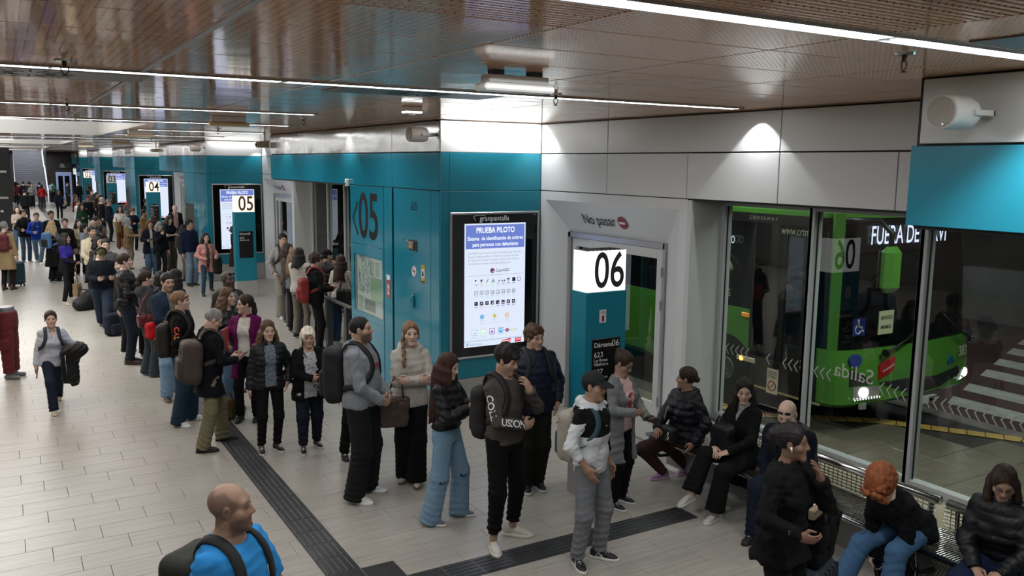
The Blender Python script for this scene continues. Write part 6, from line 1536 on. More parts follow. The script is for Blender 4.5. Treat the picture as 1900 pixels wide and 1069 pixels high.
f_jean = person('young woman with very long auburn hair and ripped pale jeans', 3.464, 6.894, -50.7, H=1.612, lod=0, fem=True, skin='fair', head=(2, -16), ra='phonehi', la='phonehi', hipx=-0.02, tops=[{'mat': NYLON('0d0e10'), 'hem': 0.03, 'off': 0.036, 'sr': (0.07, 0.066, 0.052), 'name': 'jacket', 'fold': 0.006, 'collar': 0.02}], bot={'mat': DENIM('6f8ca3'), 'r': (0.1, 0.092, 0.108), 'hem': 0.02, 'fold': 0.004, 'rise': 0.13}, shoes=('5b6066', 'd6d1c6', 'sneaker', 'd9dbdd'), hair=('long', 'auburn', {'len': 0.6, 'lim': 50}), feet=((0.149, -0.136, 0, -4), (-0.139, 0.026, 0, 14)), group='people waiting in the queue')
phone(f_jean, 'r', 'phone held up by the woman with long auburn hair', '20242c', (.75, .68, .40))
for _t, _x in ((f_jean.knees[0], .05), (f_jean.knees[1], .05)):
    cloth_print(f_jean, f_jean.trousers, ([(-.062, -.010, 0), (-.02, -.02, 0), (.062, -.006, 0), (.058, .012, 0), (.01, .006, 0), (-.055, .014, 0)], [[0, 1, 2, 3, 4, 5]]), _t+np.array((0, 0, -.02)), (-.85, .5, 0), (0, 0, 1), .1, flat('1c2226', .8), 'knee_rip')
f_white = person('smiling woman in cream hoodie with a braid and brown tote', 3.507, 7.944, -103.8, H=1.733, lod=0, fem=True, skin='fair', head=(2, 2), ra='cross', la='cross', lip=(0.45, 0.16, 0.15), tops=[{'mat': CLOTH('a9a59c'), 'hood': 1, 'hem': -0.1, 'off': 0.03, 'fold': 0.003, 'name': 'hoodie'}], bot={'mat': CLOTH('111113'), 'r': (0.098, 0.088, 0.11), 'hem': 0.05, 'fold': 0.004}, shoes=('a39a8a', '5a5048'), hair=('braid', 'lbrown'), feet=((0.021, -0.119, 0, -35), (-0.067, 0.046, 0, -5)), group='people waiting in the queue')
bag(f_white, 'tote_bag', 'brown leather tote bag hanging from the arm of the woman in cream hoodie', 'bag', LEATH('4a3a33'), (.20, .10, -.13), (.15, .055, .16), strap=[[(.10, .14, .0), (.13, .19, .22), (.20, .16, .26), (.28, .14, .0)]], lod=0, top=1.15)
f_blond = person('woman with pale bobbed hair in black cardigan and dotted top', 2.933, 9.474, -99.2, H=1.452, lod=0, fem=True, build=1.18, belly=0.03, skin='olive', head=(4, -4), ra='crosslo', la='phonelo', tops=[{'mat': noisy('9a9c9e', .85, .55, 60, .1), 'sleeves': False, 'hem': -0.17, 'flare': 0.02, 'off': 0.02, 'neck': 0.055, 'name': 'blouse'}, {'mat': CLOTH('0c0c0e'), 'hem': -0.22, 'flare': 0.02, 'off': 0.032, 'open': 0.072, 'name': 'cardigan'}], bot={'mat': DENIM('141a26'), 'r': (0.098, 0.072, 0.062), 'hem': 0.1}, shoes=('101012', 'c9cac9'), hair=('bob', 'pale', {'vol': 0.016, 'fringe': 0.02}), feet=((0.1, 0.052, 0, -8), (-0.081, -0.115, 0, 20)), group='people waiting in the queue')
phone(f_blond, 'l', 'blue phone at the waist of the woman with pale bobbed hair', '20406a')
bag(f_blond, 'shoulder_bag', 'small dark bag on a strap across the woman with pale bobbed hair', 'bag', LEATH('2a2522'), (-.20, .10, -.02), (.08, .04, .07), strap=[[(-.16, .12, .05), (-.04, .16, .28), (.07, .10, .46), (.10, .0, .50)]], lod=0)
f_puff = person('woman with long brown hair in dark quilted jacket and patterned top', 2.505, 9.644, -94.6, H=1.548, lod=0, fem=True, build=1.05, skin='light', head=(6, -2), ra='side', la='pocket', hipx=-0.02, tops=[{'mat': noisy('5c6572', .85, .8, 70, .1), 'sleeves': False, 'hem': -0.06, 'off': 0.02, 'name': 'blouse'}, {'mat': NYLON('121318'), 'quilt': 0.072, 'hem': -0.09, 'off': 0.036, 'open': 0.07, 'collar': 0.04, 'name': 'jacket', 'fold': 0.002}], bot={'mat': CLOTH('0f0f11'), 'r': (0.088, 0.062, 0.052), 'hem': 0.1}, shoes=('16181d', 'cdccc8'), hair=('wavy', 'brown', {'len': 0.36}), feet=((0.103, -0.017, 0, -8), (-0.074, -0.023, 0, 25)), group='people waiting in the queue')
f_mag = person('woman with ponytail in magenta coat holding red folders', 2.582, 10.999, -121.2, H=1.660, lod=1, fem=True, skin='light', head=(-55, -2), ra='hold', la='side', tops=[{'mat': CLOTH('c2beb6'), 'sleeves': False, 'hem': -0.05, 'off': 0.016, 'name': 'blouse', 'neck': 0.04}, {'mat': CLOTH('5d1247'), 'hem': -0.36, 'flare': 0.02, 'off': 0.034, 'open': 0.075, 'name': 'coat', 'collar': 0.02}], bot={'mat': CLOTH('111113'), 'r': (0.088, 0.066, 0.06)}, shoes=('131315', '1a1a1c', 'boot'), hair=('pony', 'dbrown', {'at': 0.0, 'len': 0.2}), group='people waiting in the queue')
_e = carried(f_mag, 'folder', 'red folders in the hand of the woman in the magenta coat', 'folder', f_mag.arms[0][2]+np.array((0, .10, .10)))
for _i, _c in enumerate(('a03038', '8f2a30', '40445a')): MB().bbox(-.012+.012*_i, -.002+.012*_i, -.11, .11, -.15, .15, .002).build('sleeve', flat(_c, .5), _e)
bag(f_mag, 'canvas_bag', 'olive canvas bag standing at the feet of the woman in magenta coat', 'bag', CLOTH('54462f'), (.28, -.05, .15), (.10, .08, .14), r=.05, local=True, lod=1, strap=[[(.22, -.05, .26), (.25, -.05, .36), (.31, -.05, .36), (.34, -.05, .26)]], top=.8)
f_old = person('grey haired man in black coat and glasses with brown backpack and khaki trousers', 2.001, 10.140, -1.2, H=1.661, lod=0, skin='light', head=(-8, -30), lean=0.06, ra='phone', la='phone', glasses='plain', tops=[{'mat': CLOTH('0d0e12'), 'hood': 1, 'hem': -0.27, 'flare': 0.04, 'off': 0.034, 'name': 'coat'}], bot={'mat': CLOTH('6d664f'), 'r': (0.098, 0.08, 0.086), 'hem': 0.04, 'fold': 0.006}, shoes=('0c0c0d', '0f0f10', 'dress'), hair=('short', 'grey', {'vol': 0.01, 'amp': 0.003}), feet=((0.155, -0.182, 0, -15), (-0.197, 0.1, 0, -5)), group='people waiting in the queue')
backpack(f_old, 'large brown backpack on the back of the man in khaki trousers', '3a302a', size=(.165, .12, .25), at=(.05, -.25, .17), lod=0)
phone(f_old, 'r', 'phone held by the grey haired man in black coat', '2a2c40')
f_cal = person('fair haired youth in black hoodie with coloured sleeve lettering', 1.877, 11.249, -25.5, H=1.716, lod=1, skin='fair', head=(8, 2), ra='pouch', la='pouch', tops=[{'mat': CLOTH('0d0e10'), 'hood': 1, 'hem': -0.06, 'off': 0.026, 'name': 'hoodie'}], bot={'mat': DENIM('24374a'), 'r': (0.104, 0.086, 0.094), 'hem': 0.03, 'fold': 0.006}, shoes=('d9dbe0', 'e2e3e6'), hair=('short', 'lbrown', {'vol': 0.016, 'amp': 0.004, 'fringe': 0.02}), feet=((0.133, -0.087, 0, -29), (-0.157, -0.012, 0, 6)), group='people waiting in the queue')
sleeve_print(f_cal, f_cal.top[0], 'CALIFORNIA', 'r', ((.95, .25, .1), (.8, .5, .3)), [flat('e0502a', .6), flat('e08a3a', .6), flat('a9a04a', .6), flat('4a9aa0', .6), flat('3a78b0', .6)], t0=.10, size=.080, gap=.004)
backpack(f_cal, 'black and brown backpack on the fair haired youth with lettered sleeve', '16130f', '2a211c', size=(.15, .09, .21), at=(0, -.21, .17), lod=1)
f_wavy = person('woman with long wavy hair in black leather jacket behind the grey haired man', 2.499, 11.607, -60.2, H=1.680, lod=1, fem=True, skin='fair', head=(14, 0), ra='side', la='phonelo', tops=[{'mat': LEATH('101113'), 'hem': -0.05, 'off': 0.03, 'collar': 0.03, 'name': 'jacket', 'fold': 0.006}], bot={'mat': DENIM('5f7f9b'), 'r': (0.098, 0.086, 0.1), 'hem': 0.03}, shoes=('3a5a5a', '6a5a48'), hair=('wavy', 'brown', {'len': 0.38}), group='people waiting in the queue')
f_olive = person('man in olive jacket and grey shirt with sunglasses on his head', 2.700, 12.488, -66.2, H=1.800, lod=1, build=1.12, skin='dark', head=(8, 2), ra='side', la='side', scalp=1.0, beard=0.5, glasses='top', tops=[{'mat': CLOTH('5c6066'), 'sleeves': False, 'hem': -0.08, 'off': 0.018, 'name': 'shirt', 'neck': 0.03}, {'mat': CLOTH('2b2b22'), 'hem': -0.16, 'off': 0.036, 'open': 0.085, 'collar': 0.03, 'name': 'jacket'}], bot={'mat': CLOTH('16181c')}, shoes=('101010', '151515'), hair=('bald', 'black'), group='people waiting in the queue')
f_arms = person('man in navy jacket with dark collar and arms folded, pale jeans', 1.874, 12.620, -74.4, H=1.800, lod=1, skin='olive', head=(4, -6), ra='crosslo', la='crosslo', beard=0.35, build=1.05, tops=[{'mat': CLOTH('6b6358'), 'sleeves': False, 'hem': -0.03, 'off': 0.016, 'name': 'sweater'}, {'mat': CLOTH('1c2a3a'), 'hem': -0.11, 'off': 0.032, 'open': 0.035, 'collar': 0.035, 'name': 'jacket'}], bot={'mat': DENIM('7490a8'), 'r': (0.098, 0.078, 0.084), 'hem': 0.04}, shoes=('1a2330', '7a5a38'), hair=('short', 'black', {'vol': 0.01, 'amp': 0.003}), feet=((0.085, 0.089, 0, -19), (-0.201, -0.254, 0, 6)), group='people waiting in the queue')
f_hood = person('woman with ponytail in grey hoodie carrying a maroon bag, back turned', 1.823, 14.103, 14.6, H=1.660, lod=1, fem=True, skin='light', head=(-10, 0), ra='side', la='cross', tops=[{'mat': CLOTH('3d3c42'), 'hood': 1, 'hem': -0.08, 'off': 0.032, 'name': 'hoodie'}], bot={'mat': DENIM('2f3a40'), 'r': (0.092, 0.076, 0.1), 'hem': 0.02}, shoes=('7a2326', 'cfcfcf'), hair=('pony', 'dbrown', {'at': 0.03, 'len': 0.17}), group='people waiting in the queue')
bag(f_hood, 'handbag', 'maroon leather handbag on the shoulder of the woman in grey hoodie', 'bag', LEATH('5a1b1e'), (.23, -.10, .02), (.06, .16, .10), strap=[[(.22, -.22, .10), (.20, -.14, .36), (.17, -.02, .48), (.20, .06, .36), (.22, .03, .10)]], lod=1, sc=LEATH('6a2226'))
bag(f_arms, 'folded_garment', 'bright red folded garment under the arm of the man in navy jacket', 'garment', CLOTH('a31820'), (.25, .02, .02), (.07, .10, .12), r=.05, lod=1)
f_tall = person('tall youth with centre parted hair in black jacket, white earphones', 1.652, 15.147, -18.2, H=1.840, lod=1, skin='fair', head=(6, 8), ra='phone', la='side', tops=[{'mat': NYLON('0d0e12'), 'hem': -0.03, 'off': 0.036, 'collar': 0.03, 'name': 'jacket', 'fold': 0.006}], bot={'mat': DENIM('1b2430'), 'r': (0.095, 0.074, 0.07)}, shoes=('35281e', '241c16'), hair=('short', 'dbrown', {'vol': 0.018, 'amp': 0.003, 'line': 0.06, 'slope': 0.85}), group='people waiting in the queue')
mb = MB(); _W2 = lambda p: f_tall.hc+(np.array(p)*f_tall.hs)@f_tall.Rh
mb.tube([_W2((.088, .01, -.01)), _W2((.07, .05, -.14)), T(f_tall, (.03, .15, .30)), T(f_tall, (.10, .22, .12)), f_tall.arms[0][2]], .003, 5).build('earphone_cable', M_WHITE, f_tall.root)
_e = empty('rucksack', (1.680, 17.780, .22), .5); tag(_e, 'navy rucksack standing on the floor beside the tall youth', 'backpack')
G = grid((-.22, -.22, -.23), (.22, .2, .26), .015); _V, _Q = nets((rbox(G, (0, 0, 0), (.17, .11, .22), .08)+wob(G, np.random.RandomState(3), .004, .12)).astype(F32), (-.22, -.22, -.23), .015); link('pack_body', mesh_np('pack_body', _V, _Q, CLOTH('1a1d2a')), _e); _V, _Q = nets(rbox(G, (0, -.12, -.09), (.13, .045, .11), .04).astype(F32), (-.22, -.22, -.23), .015); link('front_pocket', mesh_np('front_pocket', _V, _Q, CLOTH('20232f')), _e); MB().tube([(-.05, .08, .21), (-.03, .09, .27), (.03, .09, .27), (.05, .08, .21)], .010, 6).build('handle', M_CHAR, _e)
f_curl = person('woman with curly grey blond hair in olive jacket, mostly hidden', 1.702, 16.071, -36.0, H=1.600, lod=1, fem=True, skin='fair', ra='side', la='side', tops=[{'mat': CLOTH('23241d'), 'hem': -0.1, 'off': 0.036}], bot={'mat': CLOTH('1a1a1c')}, shoes=('15161a', 'd8d8d6'), hair=('curly', (0.33, 0.25, 0.19), {'vol': 0.022, 'amp': 0.01}), group='people waiting in the queue')
f_smile = person('smiling dark haired woman in dark coat behind the tall youth', 1.993, 15.539, -91.3, H=1.540, lod=1, fem=True, skin='olive', ra='side', la='side', tops=[{'mat': CLOTH('17141b'), 'hem': -0.2, 'off': 0.034}], bot={'mat': CLOTH('1a1a1c')}, shoes=('15161a', 'd8d8d6'), hair=('long', 'black', {'len': 0.16}), group='people waiting in the queue')
f_backdark = person('person with black hair in navy padded jacket, back turned', 2.111, 14.662, 71.8, H=1.560, lod=1, fem=True, skin='olive', ra='side', la='side', tops=[{'mat': NYLON('161a2c'), 'quilt': 0.08, 'hem': -0.1, 'off': 0.036, 'hood': 1}], bot={'mat': CLOTH('1a1a1c')}, shoes=('15161a', 'd8d8d6'), hair=('bob', 'black', {'vol': 0.018}), group='people waiting in the queue')
f_ear = person('dark haired woman with earrings in dark blue jacket, turned away', 2.206, 13.756, 25.9, H=1.700, lod=1, fem=True, skin='olive', ra='side', la='side', tops=[{'mat': CLOTH('131828'), 'hem': -0.1, 'off': 0.034}], bot={'mat': CLOTH('1a1a1c')}, shoes=('15161a', 'd8d8d6'), hair=('long', 'black', {'len': 0.22}), group='people waiting in the queue')
f_phones = person('man in olive cap and headphones bent over his phone, navy sweater', 1.603, 18.555, -80.9, H=1.760, lod=2, build=1.2, belly=0.03, skin='fair', head=(4, -40), ra='phone', la='phone', tops=[{'mat': CLOTH('10131c'), 'hem': -0.05, 'off': 0.03, 'name': 'sweater'}], bot={'mat': DENIM('1f2b3a'), 'r': (0.105, 0.082, 0.08)}, shoes=('1a1a1e', '1a1a1e'), hair=('cap', 'dbrown', {'mat': CLOTH('45442c')}), feet=((-0.025, -0.393, 0, -9), (0.064, 0.391, 0, 11)), group='people waiting in the queue')
headphones(f_phones, M_CHAR); phone(f_phones, 'r', 'phone under the eyes of the man in olive cap', '222226', (.5, .45, .4))
f_turtle = person('man with dark hair in grey turtleneck sweater', 1.734, 19.084, -91.2, H=1.760, lod=2, build=1.08, skin='fair', head=(2, -4), ra='side', la='side', tops=[{'mat': CLOTH('4a4a4b'), 'hem': -0.05, 'off': 0.028, 'collar': 0.05, 'name': 'sweater'}], bot={'mat': DENIM('2a3440')}, shoes=('15161a', 'd8d8d6'), hair=('short', 'black', {'vol': 0.014}), beard=0.3, group='people waiting in the queue')
f_leath = person('young woman in short brown leather jacket and patterned skirt', 1.780, 21.265, -64.8, H=1.620, lod=2, fem=True, skin='light', ra='side', la='side', head=(14, 4), tops=[{'mat': LEATH('1d1613'), 'hem': 0.0, 'off': 0.034, 'collar': 0.03}], bot={'mat': noisy('2a231e', .8, .5, 40), 'r': (0.11, 0.1, 0.11)}, shoes=('15161a', 'd8d8d6'), hair=('long', 'black', {'len': 0.14}), group='people waiting in the queue')
bag(f_leath, 'puffy_bag', 'pale puffy bag held low beside the woman in leather jacket', 'bag', CLOTH('a89e92'), (-.20, .12, -.20), (.10, .09, .13), r=.07, lod=1)
f_beige = person('bearded man in beige work jacket, chin raised', 1.725, 21.926, -74.5, H=1.820, lod=2, skin='olive', beard=0.7, head=(8, 4), ra='clasp', la='clasp', build=1.08, tops=[{'mat': CLOTH('20201c'), 'sleeves': False, 'off': 0.016}, {'mat': CLOTH('b5aa93'), 'hem': -0.06, 'off': 0.036, 'open': 0.05, 'collar': 0.03}], bot={'mat': CLOTH('1a1a1c')}, shoes=('15161a', 'd8d8d6'), hair=('short', 'black', {'vol': 0.018, 'amp': 0.005}), group='people waiting in the queue')
f_purp = person('woman with long black hair in purple and black jacket, phone in hand', 1.124, 22.130, -30.9, H=1.700, lod=2, fem=True, skin='olive', head=(14, -4), ra='phonelo', la='bag', tops=[{'mat': CLOTH('111114'), 'mat2': CLOTH('2b2276'), 'rule': lambda q, sd: ((q[:, 2] > .22) & (sd > .05)) | ((sd < .05) & (q[:, 2] < .2) & (q[:, 2] > .1)), 'hem': -0.16, 'off': 0.036, 'collar': 0.03}], bot={'mat': CLOTH('0f0f11'), 'r': (0.088, 0.06, 0.052)}, shoes=('a39c90', 'bdb6a8'), hair=('long', 'black', {'len': 0.36}), feet=((0.056, -0.02, 0, -22), (-0.698, -0.26, 0, 8)), group='people waiting in the queue')
phone(f_purp, 'r', 'phone in the hand of the woman in purple and black jacket')
_b = bag(f_purp, 'paper_bag', 'tan paper shopping bag hanging from the hand of the purple jacketed woman', 'bag', flat('9b8161', .8), (-.27, .08, -.62), (.13, .06, .16), r=.012, strap=[[(-.33, .08, -.47), (-.29, .07, -.22), (-.25, .08, -.22), (-.21, .08, -.47)]], lod=1)
_t = MB(); put_text(_t, 'UCI', (-.0, .066, .02), (-1, 0, 0), (0, 0, 1), .11, bold=.02); _t.build('lettering', M_CHAR, _b)
_e = empty('duffel_bag', (1.497, 21.272, .16), .9); tag(_e, 'big black quilted duffel bag lying on the floor behind the queue', 'bag')
G = grid((-.5, -.3, -.17), (.5, .3, .32), .02); _d = smin(ell(G, (0, 0, -.02), (.42, .22, .19)), ell(G, (.14, 0, .08), (.2, .16, .18)), .1)-(.012*np.abs(np.sin(G[0]*38+G[2]*12))).astype(F32); _d = np.maximum(_d, -.155-G[2])
_V, _Q = nets(_d, (-.5, -.3, -.17), .02); link('bag_body', mesh_np('bag_body', _V, _Q, NYLON('101114')), _e); MB().tube([(-.15, .12, .12), (0, .16, .28), (.2, .12, .24)], .014, 6).build('strap', M_CHAR, _e)
f_backbl = person('woman with long blond wavy hair in black pinafore with blue backpack, back turned', 1.095, 26.311, 39.6, H=1.680, lod=2, fem=True, skin='fair', ra='phone', la='phone', tops=[{'mat': CLOTH('555a60'), 'hem': 0.0, 'off': 0.024, 'name': 'sweater'}, {'mat': CLOTH('0e0f12'), 'sleeves': False, 'hem': -0.5, 'flare': 0.05, 'off': 0.03, 'name': 'pinafore'}], bot={'mat': CLOTH('101114'), 'r': (0.098, 0.085, 0.09)}, shoes=('121214', 'c9c9c9'), hair=('wavy', 'blond', {'len': 0.34}), group='people waiting in the queue')
backpack(f_backbl, 'light blue backpack of the woman with long blond wavy hair', '4a6f9c', '14181f', lod=2)
f_blue = person('young man in bright blue sweatshirt looking up from his phone', 0.874, 31.192, -85.6, H=1.800, lod=2, skin='light', ra='phone', la='hold', tops=[{'mat': CLOTH('0b2f86'), 'hem': -0.05, 'off': 0.028, 'name': 'sweatshirt'}], bot={'mat': DENIM('4a637a')}, shoes=('b6b5b0', 'c9c9c9'), hair=('short', 'dbrown', {'vol': 0.016, 'fringe': 0.0}), feet=((-0.033, -0.738, 0, -21), (-0.027, 0.144, 0, 14)), group='people waiting in the queue')
backpack(f_blue, 'dark backpack worn by the young man in bright blue', '14181f', lod=2); cloth_print(f_blue, f_blue.top[0], ([(-.06, 0, 0), (.06, 0, 0), (.06, .02, 0), (-.06, .02, 0)], [[0, 1, 2, 3]]), T(f_blue, (-.04, .14, .36)), f_blue.Rt[0]*-1, f_blue.Rt[2], .1, flat('a9b4d0', .7))
f_wcol = person('man with white shirt collar under black jacket beside the blue sweatshirt', 1.237, 29.803, -76.4, H=1.780, lod=2, skin='tan', ra='side', la='side', tops=[{'mat': CLOTH('b9b9b9'), 'sleeves': False, 'off': 0.02, 'collar': 0.03, 'name': 'shirt'}, {'mat': CLOTH('101216'), 'hem': -0.1, 'off': 0.034, 'open': 0.04}], bot={'mat': CLOTH('15161a')}, shoes=('15161a', 'd8d8d6'), hair=('short', 'black'), group='people waiting in the queue')
f_gls = person('woman in black with round glasses and hair tied back', 1.446, 26.845, -97.1, H=1.720, lod=2, fem=True, skin='fair', ra='side', la='side', glasses='plain', tops=[{'mat': CLOTH('0f1012'), 'hem': -0.08, 'off': 0.024}], bot={'mat': CLOTH('15161a')}, shoes=('15161a', 'd8d8d6'), hair=('bun', 'dbrown'), group='people waiting in the queue')
f_cream = person('dark haired woman in cream fleece coat open over white top', 1.826, 27.530, -73.8, H=1.640, lod=2, fem=True, skin='fair', ra='cross', la='side', tops=[{'mat': CLOTH('a9a9a9'), 'sleeves': False, 'off': 0.018}, {'mat': CLOTH('8f7f5c'), 'hem': -0.3, 'off': 0.036, 'open': 0.06, 'collar': 0.03}], bot={'mat': CLOTH('15161a')}, shoes=('15161a', 'd8d8d6'), hair=('long', 'black', {'len': 0.16}), group='people waiting in the queue')
f_prof = person('dark haired woman in pale grey hooded jacket, seen in profile', 1.841, 25.695, -22.1, H=1.620, lod=2, fem=True, skin='fair', ra='side', la='side', tops=[{'mat': CLOTH('7a7f86'), 'hem': -0.1, 'hood': 1, 'off': 0.034}], bot={'mat': CLOTH('15161a')}, shoes=('15161a', 'd8d8d6'), hair=('bob', 'black'), group='people waiting in the queue')
f_bald = person('bald man seen from behind in the middle of the queue', 2.097, 26.196, 70.4, H=1.700, lod=2, skin='fair', scalp=0.3, ra='side', la='side', tops=[{'mat': CLOTH('4a4c52'), 'hem': -0.08, 'off': 0.03}], bot={'mat': CLOTH('15161a')}, shoes=('15161a', 'd8d8d6'), hair=('bald', 'grey'), group='people waiting in the queue')
f_dk = person('dark haired man just behind the bald man', 2.248, 26.993, -34.8, H=1.740, lod=2, skin='tan', ra='side', la='side', tops=[{'mat': CLOTH('1a1c22'), 'hem': -0.08, 'off': 0.03}], bot={'mat': CLOTH('15161a')}, shoes=('15161a', 'd8d8d6'), hair=('short', 'black'), group='people waiting in the queue')
f_hp2 = person('man with large headphones in black jacket, seen in profile', 2.086, 23.564, -27.1, H=1.740, lod=2, skin='dark', ra='side', la='side', tops=[{'mat': CLOTH('121316'), 'hem': -0.08, 'off': 0.034, 'hood': 1}], bot={'mat': CLOTH('15161a')}, shoes=('15161a', 'd8d8d6'), hair=('short', 'black', {'vol': 0.006}), group='people waiting in the queue')
headphones(f_hp2, M_CHAR)
f_scarf = person('woman with headphones and grey scarf in black jacket by the kiosk', 0.542, 31.847, -71.0, H=1.720, lod=2, fem=True, skin='light', ra='hold', la='side', tops=[{'mat': CLOTH('0f1013'), 'hem': -0.1, 'off': 0.034, 'collar': 0.045}], bot={'mat': DENIM('33475a')}, shoes=('101319', 'c0c0c0'), hair=('short', 'dbrown'), group='people waiting in the queue')
headphones(f_scarf, M_CHAR)
f_kiosk = person('woman with long brown hair half hidden by the black kiosk', 0.405, 35.346, -80.7, H=1.660, lod=3, fem=True, skin='light', ra='cross', la='cross', tops=[{'mat': CLOTH('8a7f74'), 'hem': -0.1, 'off': 0.03}], bot={'mat': DENIM('33475a')}, shoes=('c9c9c9', 'd0d0d0'), hair=('long', 'dbrown'), group='people waiting in the queue')
f_camel = person('person in camel coat with maroon backpack at the left edge, back turned', -0.023, 25.279, 60.1, H=1.760, lod=2, skin='fair', ra='side', la='side', tops=[{'mat': CLOTH('8a7656'), 'hem': -0.42, 'flare': 0.04, 'off': 0.036, 'name': 'coat'}], bot={'mat': CLOTH('1a1414'), 'r': (0.088, 0.066, 0.06)}, shoes=('3a211a', '2a1a14', 'boot'), hair=('short', 'grey'))
backpack(f_camel, 'maroon roll top backpack on the person in the camel coat', '571a22', size=(.14, .09, .20), at=(.05, -.2, .28), lod=1)
_e = empty('suitcase', (0.167, 25.950, 0), .4); tag(_e, 'teal hard shell suitcase standing beside the person in the camel coat', 'suitcase')
MB().bbox(-.2, .2, -.13, .13, .05, .66, .05).build('shell', flat('14343f', .45), _e)
for _x in (-.15, .15):
    for _y in (-.09, .09): MB().lathe([(.028, -.012), (.028, .012)], (_x, _y, .028), 12, ax='x').build('wheel', M_CHAR, _e)
MB().tube([(-.08, .1, .64), (-.08, .1, .72), (.08, .1, .72), (.08, .1, .64)], .012, 6).build('handle', M_STEEL, _e)
f_walk = person('woman in white blouse walking with a black jacket over her arm', 0.433, 12.782, -87.9, H=1.446, lod=1, fem=True, build=1.08, skin='light', head=(0, 2), ra='side', la='hold', tops=[{'mat': CLOTH('a9aeb8'), 'hem': -0.1, 'off': 0.026, 'collar': 0.028, 'vneck': 0.13, 'name': 'blouse', 'fold': 0.005, 'flare': 0.01}], bot={'mat': DENIM('131b2c'), 'r': (0.092, 0.07, 0.072), 'hem': 0.05}, shoes=('a39684', 'b9b0a2', 'sneaker', '9a6a30'), hair=('pony', 'dbrown', {'at': -0.02, 'len': 0.07}), feet=((0.039, 0.276, 0, -2), (-0.079, -0.5, 0, 0)))
backpack(f_walk, 'navy backpack whose straps cross the white blouse', '1c2430', lod=1)
_e = carried(f_walk, 'folded_jacket', 'black padded jacket folded over the arm of the walking woman', 'garment', f_walk.arms[1][2]+np.array((-.03, .02, -.02)))
G = grid((-.25, -.25, -.5), (.25, .25, .25), .014); _d = smin(ell(G, (-.08, .0, .06), (.15, .14, .11)), rbox(G, (.0, .02, -.16), (.10, .07, .22), .05), .08); _d = smin(_d, rbox(G, (-.05, -.04, -.30), (.05, .04, .14), .03), .04)-(.012*np.abs(np.sin(G[2]*45+G[0]*30))).astype(F32)
_V, _Q = nets(_d, (-.25, -.25, -.5), .014); link('padded_cloth', mesh_np('padded_cloth', _V, _Q, NYLON('0c0d10')), _e); MB().tube([(.06, .12, .02), (.05, .10, -.25)], .005, 6).build('zip', M_STEEL, _e)
phone(f_walk, 'r', 'phone in the lowered hand of the walking woman')
f_tee = person('balding man in bright blue T-shirt with dark backpack, nearest the viewer', 0.864, 4.128, -49.8, H=1.800, lod=0, build=1.14, belly=0.03, skin='tan', head=(26, 2), ra='side', la='swingf', barearm=True, beard=0.75, scalp=0.55, tops=[{'mat': noisy('2f86c8', .88, .06, 10, .2, 140, spec=.2), 'sl': 0.42, 'neck': 0.032, 'hem': -0.1, 'off': 0.022, 'name': 't_shirt', 'fold': 0.005}], bot={'mat': CLOTH('1a1c22')}, shoes=('15161a', 'd8d8d6'), hair=('bald', 'dbrown'))
backpack(f_tee, 'olive and black backpack on the man in bright blue T-shirt', '1d2018', size=(.16, .11, .24), at=(0, -.23, .18), lod=0, strapc='1b1d1c')
_v = []; _f = []
for _a in (-.75, 0, .75):
    _n = len(_v); _v += [(.030*math.sin(_a)+.011*math.cos(_a)*_q*_r, .004+.030*math.cos(_a)*(1)+.0-.011*math.sin(_a)*_q*_r+_p, 0) for _q, _r, _p in ((0, 0, .014), (1, 1, 0), (1, .5, -.02), (-1, .5, -.02), (-1, 1, 0))]; _f.append([_n, _n+1, _n+2, _n+3, _n+4])
for _k in range(2):
    _n = len(_v); _v += [(-.022, -.006-.009*_k, 0), (.022, -.006-.009*_k, 0), (.020, -.001-.009*_k, 0), (-.020, -.001-.009*_k, 0)]; _f.append([_n, _n+1, _n+2, _n+3])
cloth_print(f_tee, f_tee.top[0], (_v, _f), T(f_tee, (-.095, .16, .33)), f_tee.Rt[0]*-1, f_tee.Rt[2], .1, flat('d0dce8', .7), 'trefoil_print')
f_hij = person('woman in grey headscarf and beige blazer', 3.230, 28.431, -20.5, H=1.620, lod=2, fem=True, skin='light', ra='phone', la='phone', tops=[{'mat': CLOTH('7a6648'), 'hem': -0.24, 'off': 0.032, 'flare': 0.01, 'name': 'blazer'}], bot={'mat': CLOTH('83766a'), 'r': (0.098, 0.08, 0.08)}, shoes=('15161a', 'd8d8d6'), hair=('hijab', 'black', {'mat': CLOTH('7e8284')}), group='people waiting in the queue')
f_wbl = person('smiling woman in white blouse with camel coat over her arm', 3.756, 35.171, -84.1, H=1.640, lod=3, fem=True, skin='tan', ra='phone', la='phone', tops=[{'mat': CLOTH('a8a49c'), 'hem': -0.02, 'off': 0.024, 'vneck': 0.1}], bot={'mat': CLOTH('5a3016'), 'r': (0.1, 0.09, 0.1)}, shoes=('15161a', 'd8d8d6'), hair=('long', 'black'), group='people waiting in the queue')
bag(f_wbl, 'folded_coat', 'camel fur coat over the arm of the woman in white blouse', 'garment', CLOTH('5f4a2c'), (.12, .20, -.05), (.12, .09, .26), r=.07, lod=2)
f_cnavy = person('woman with curly brown hair in navy jacket reading her phone', 4.071, 34.243, -68.8, H=1.600, lod=3, fem=True, skin='light', head=(0, -25), ra='phone', la='phone', tops=[{'mat': CLOTH('10131c'), 'hem': -0.1, 'off': 0.034}], bot={'mat': CLOTH('1a1a1c')}, shoes=('15161a', 'd8d8d6'), hair=('curly', 'brown', {'vol': 0.022}), group='people waiting in the queue')
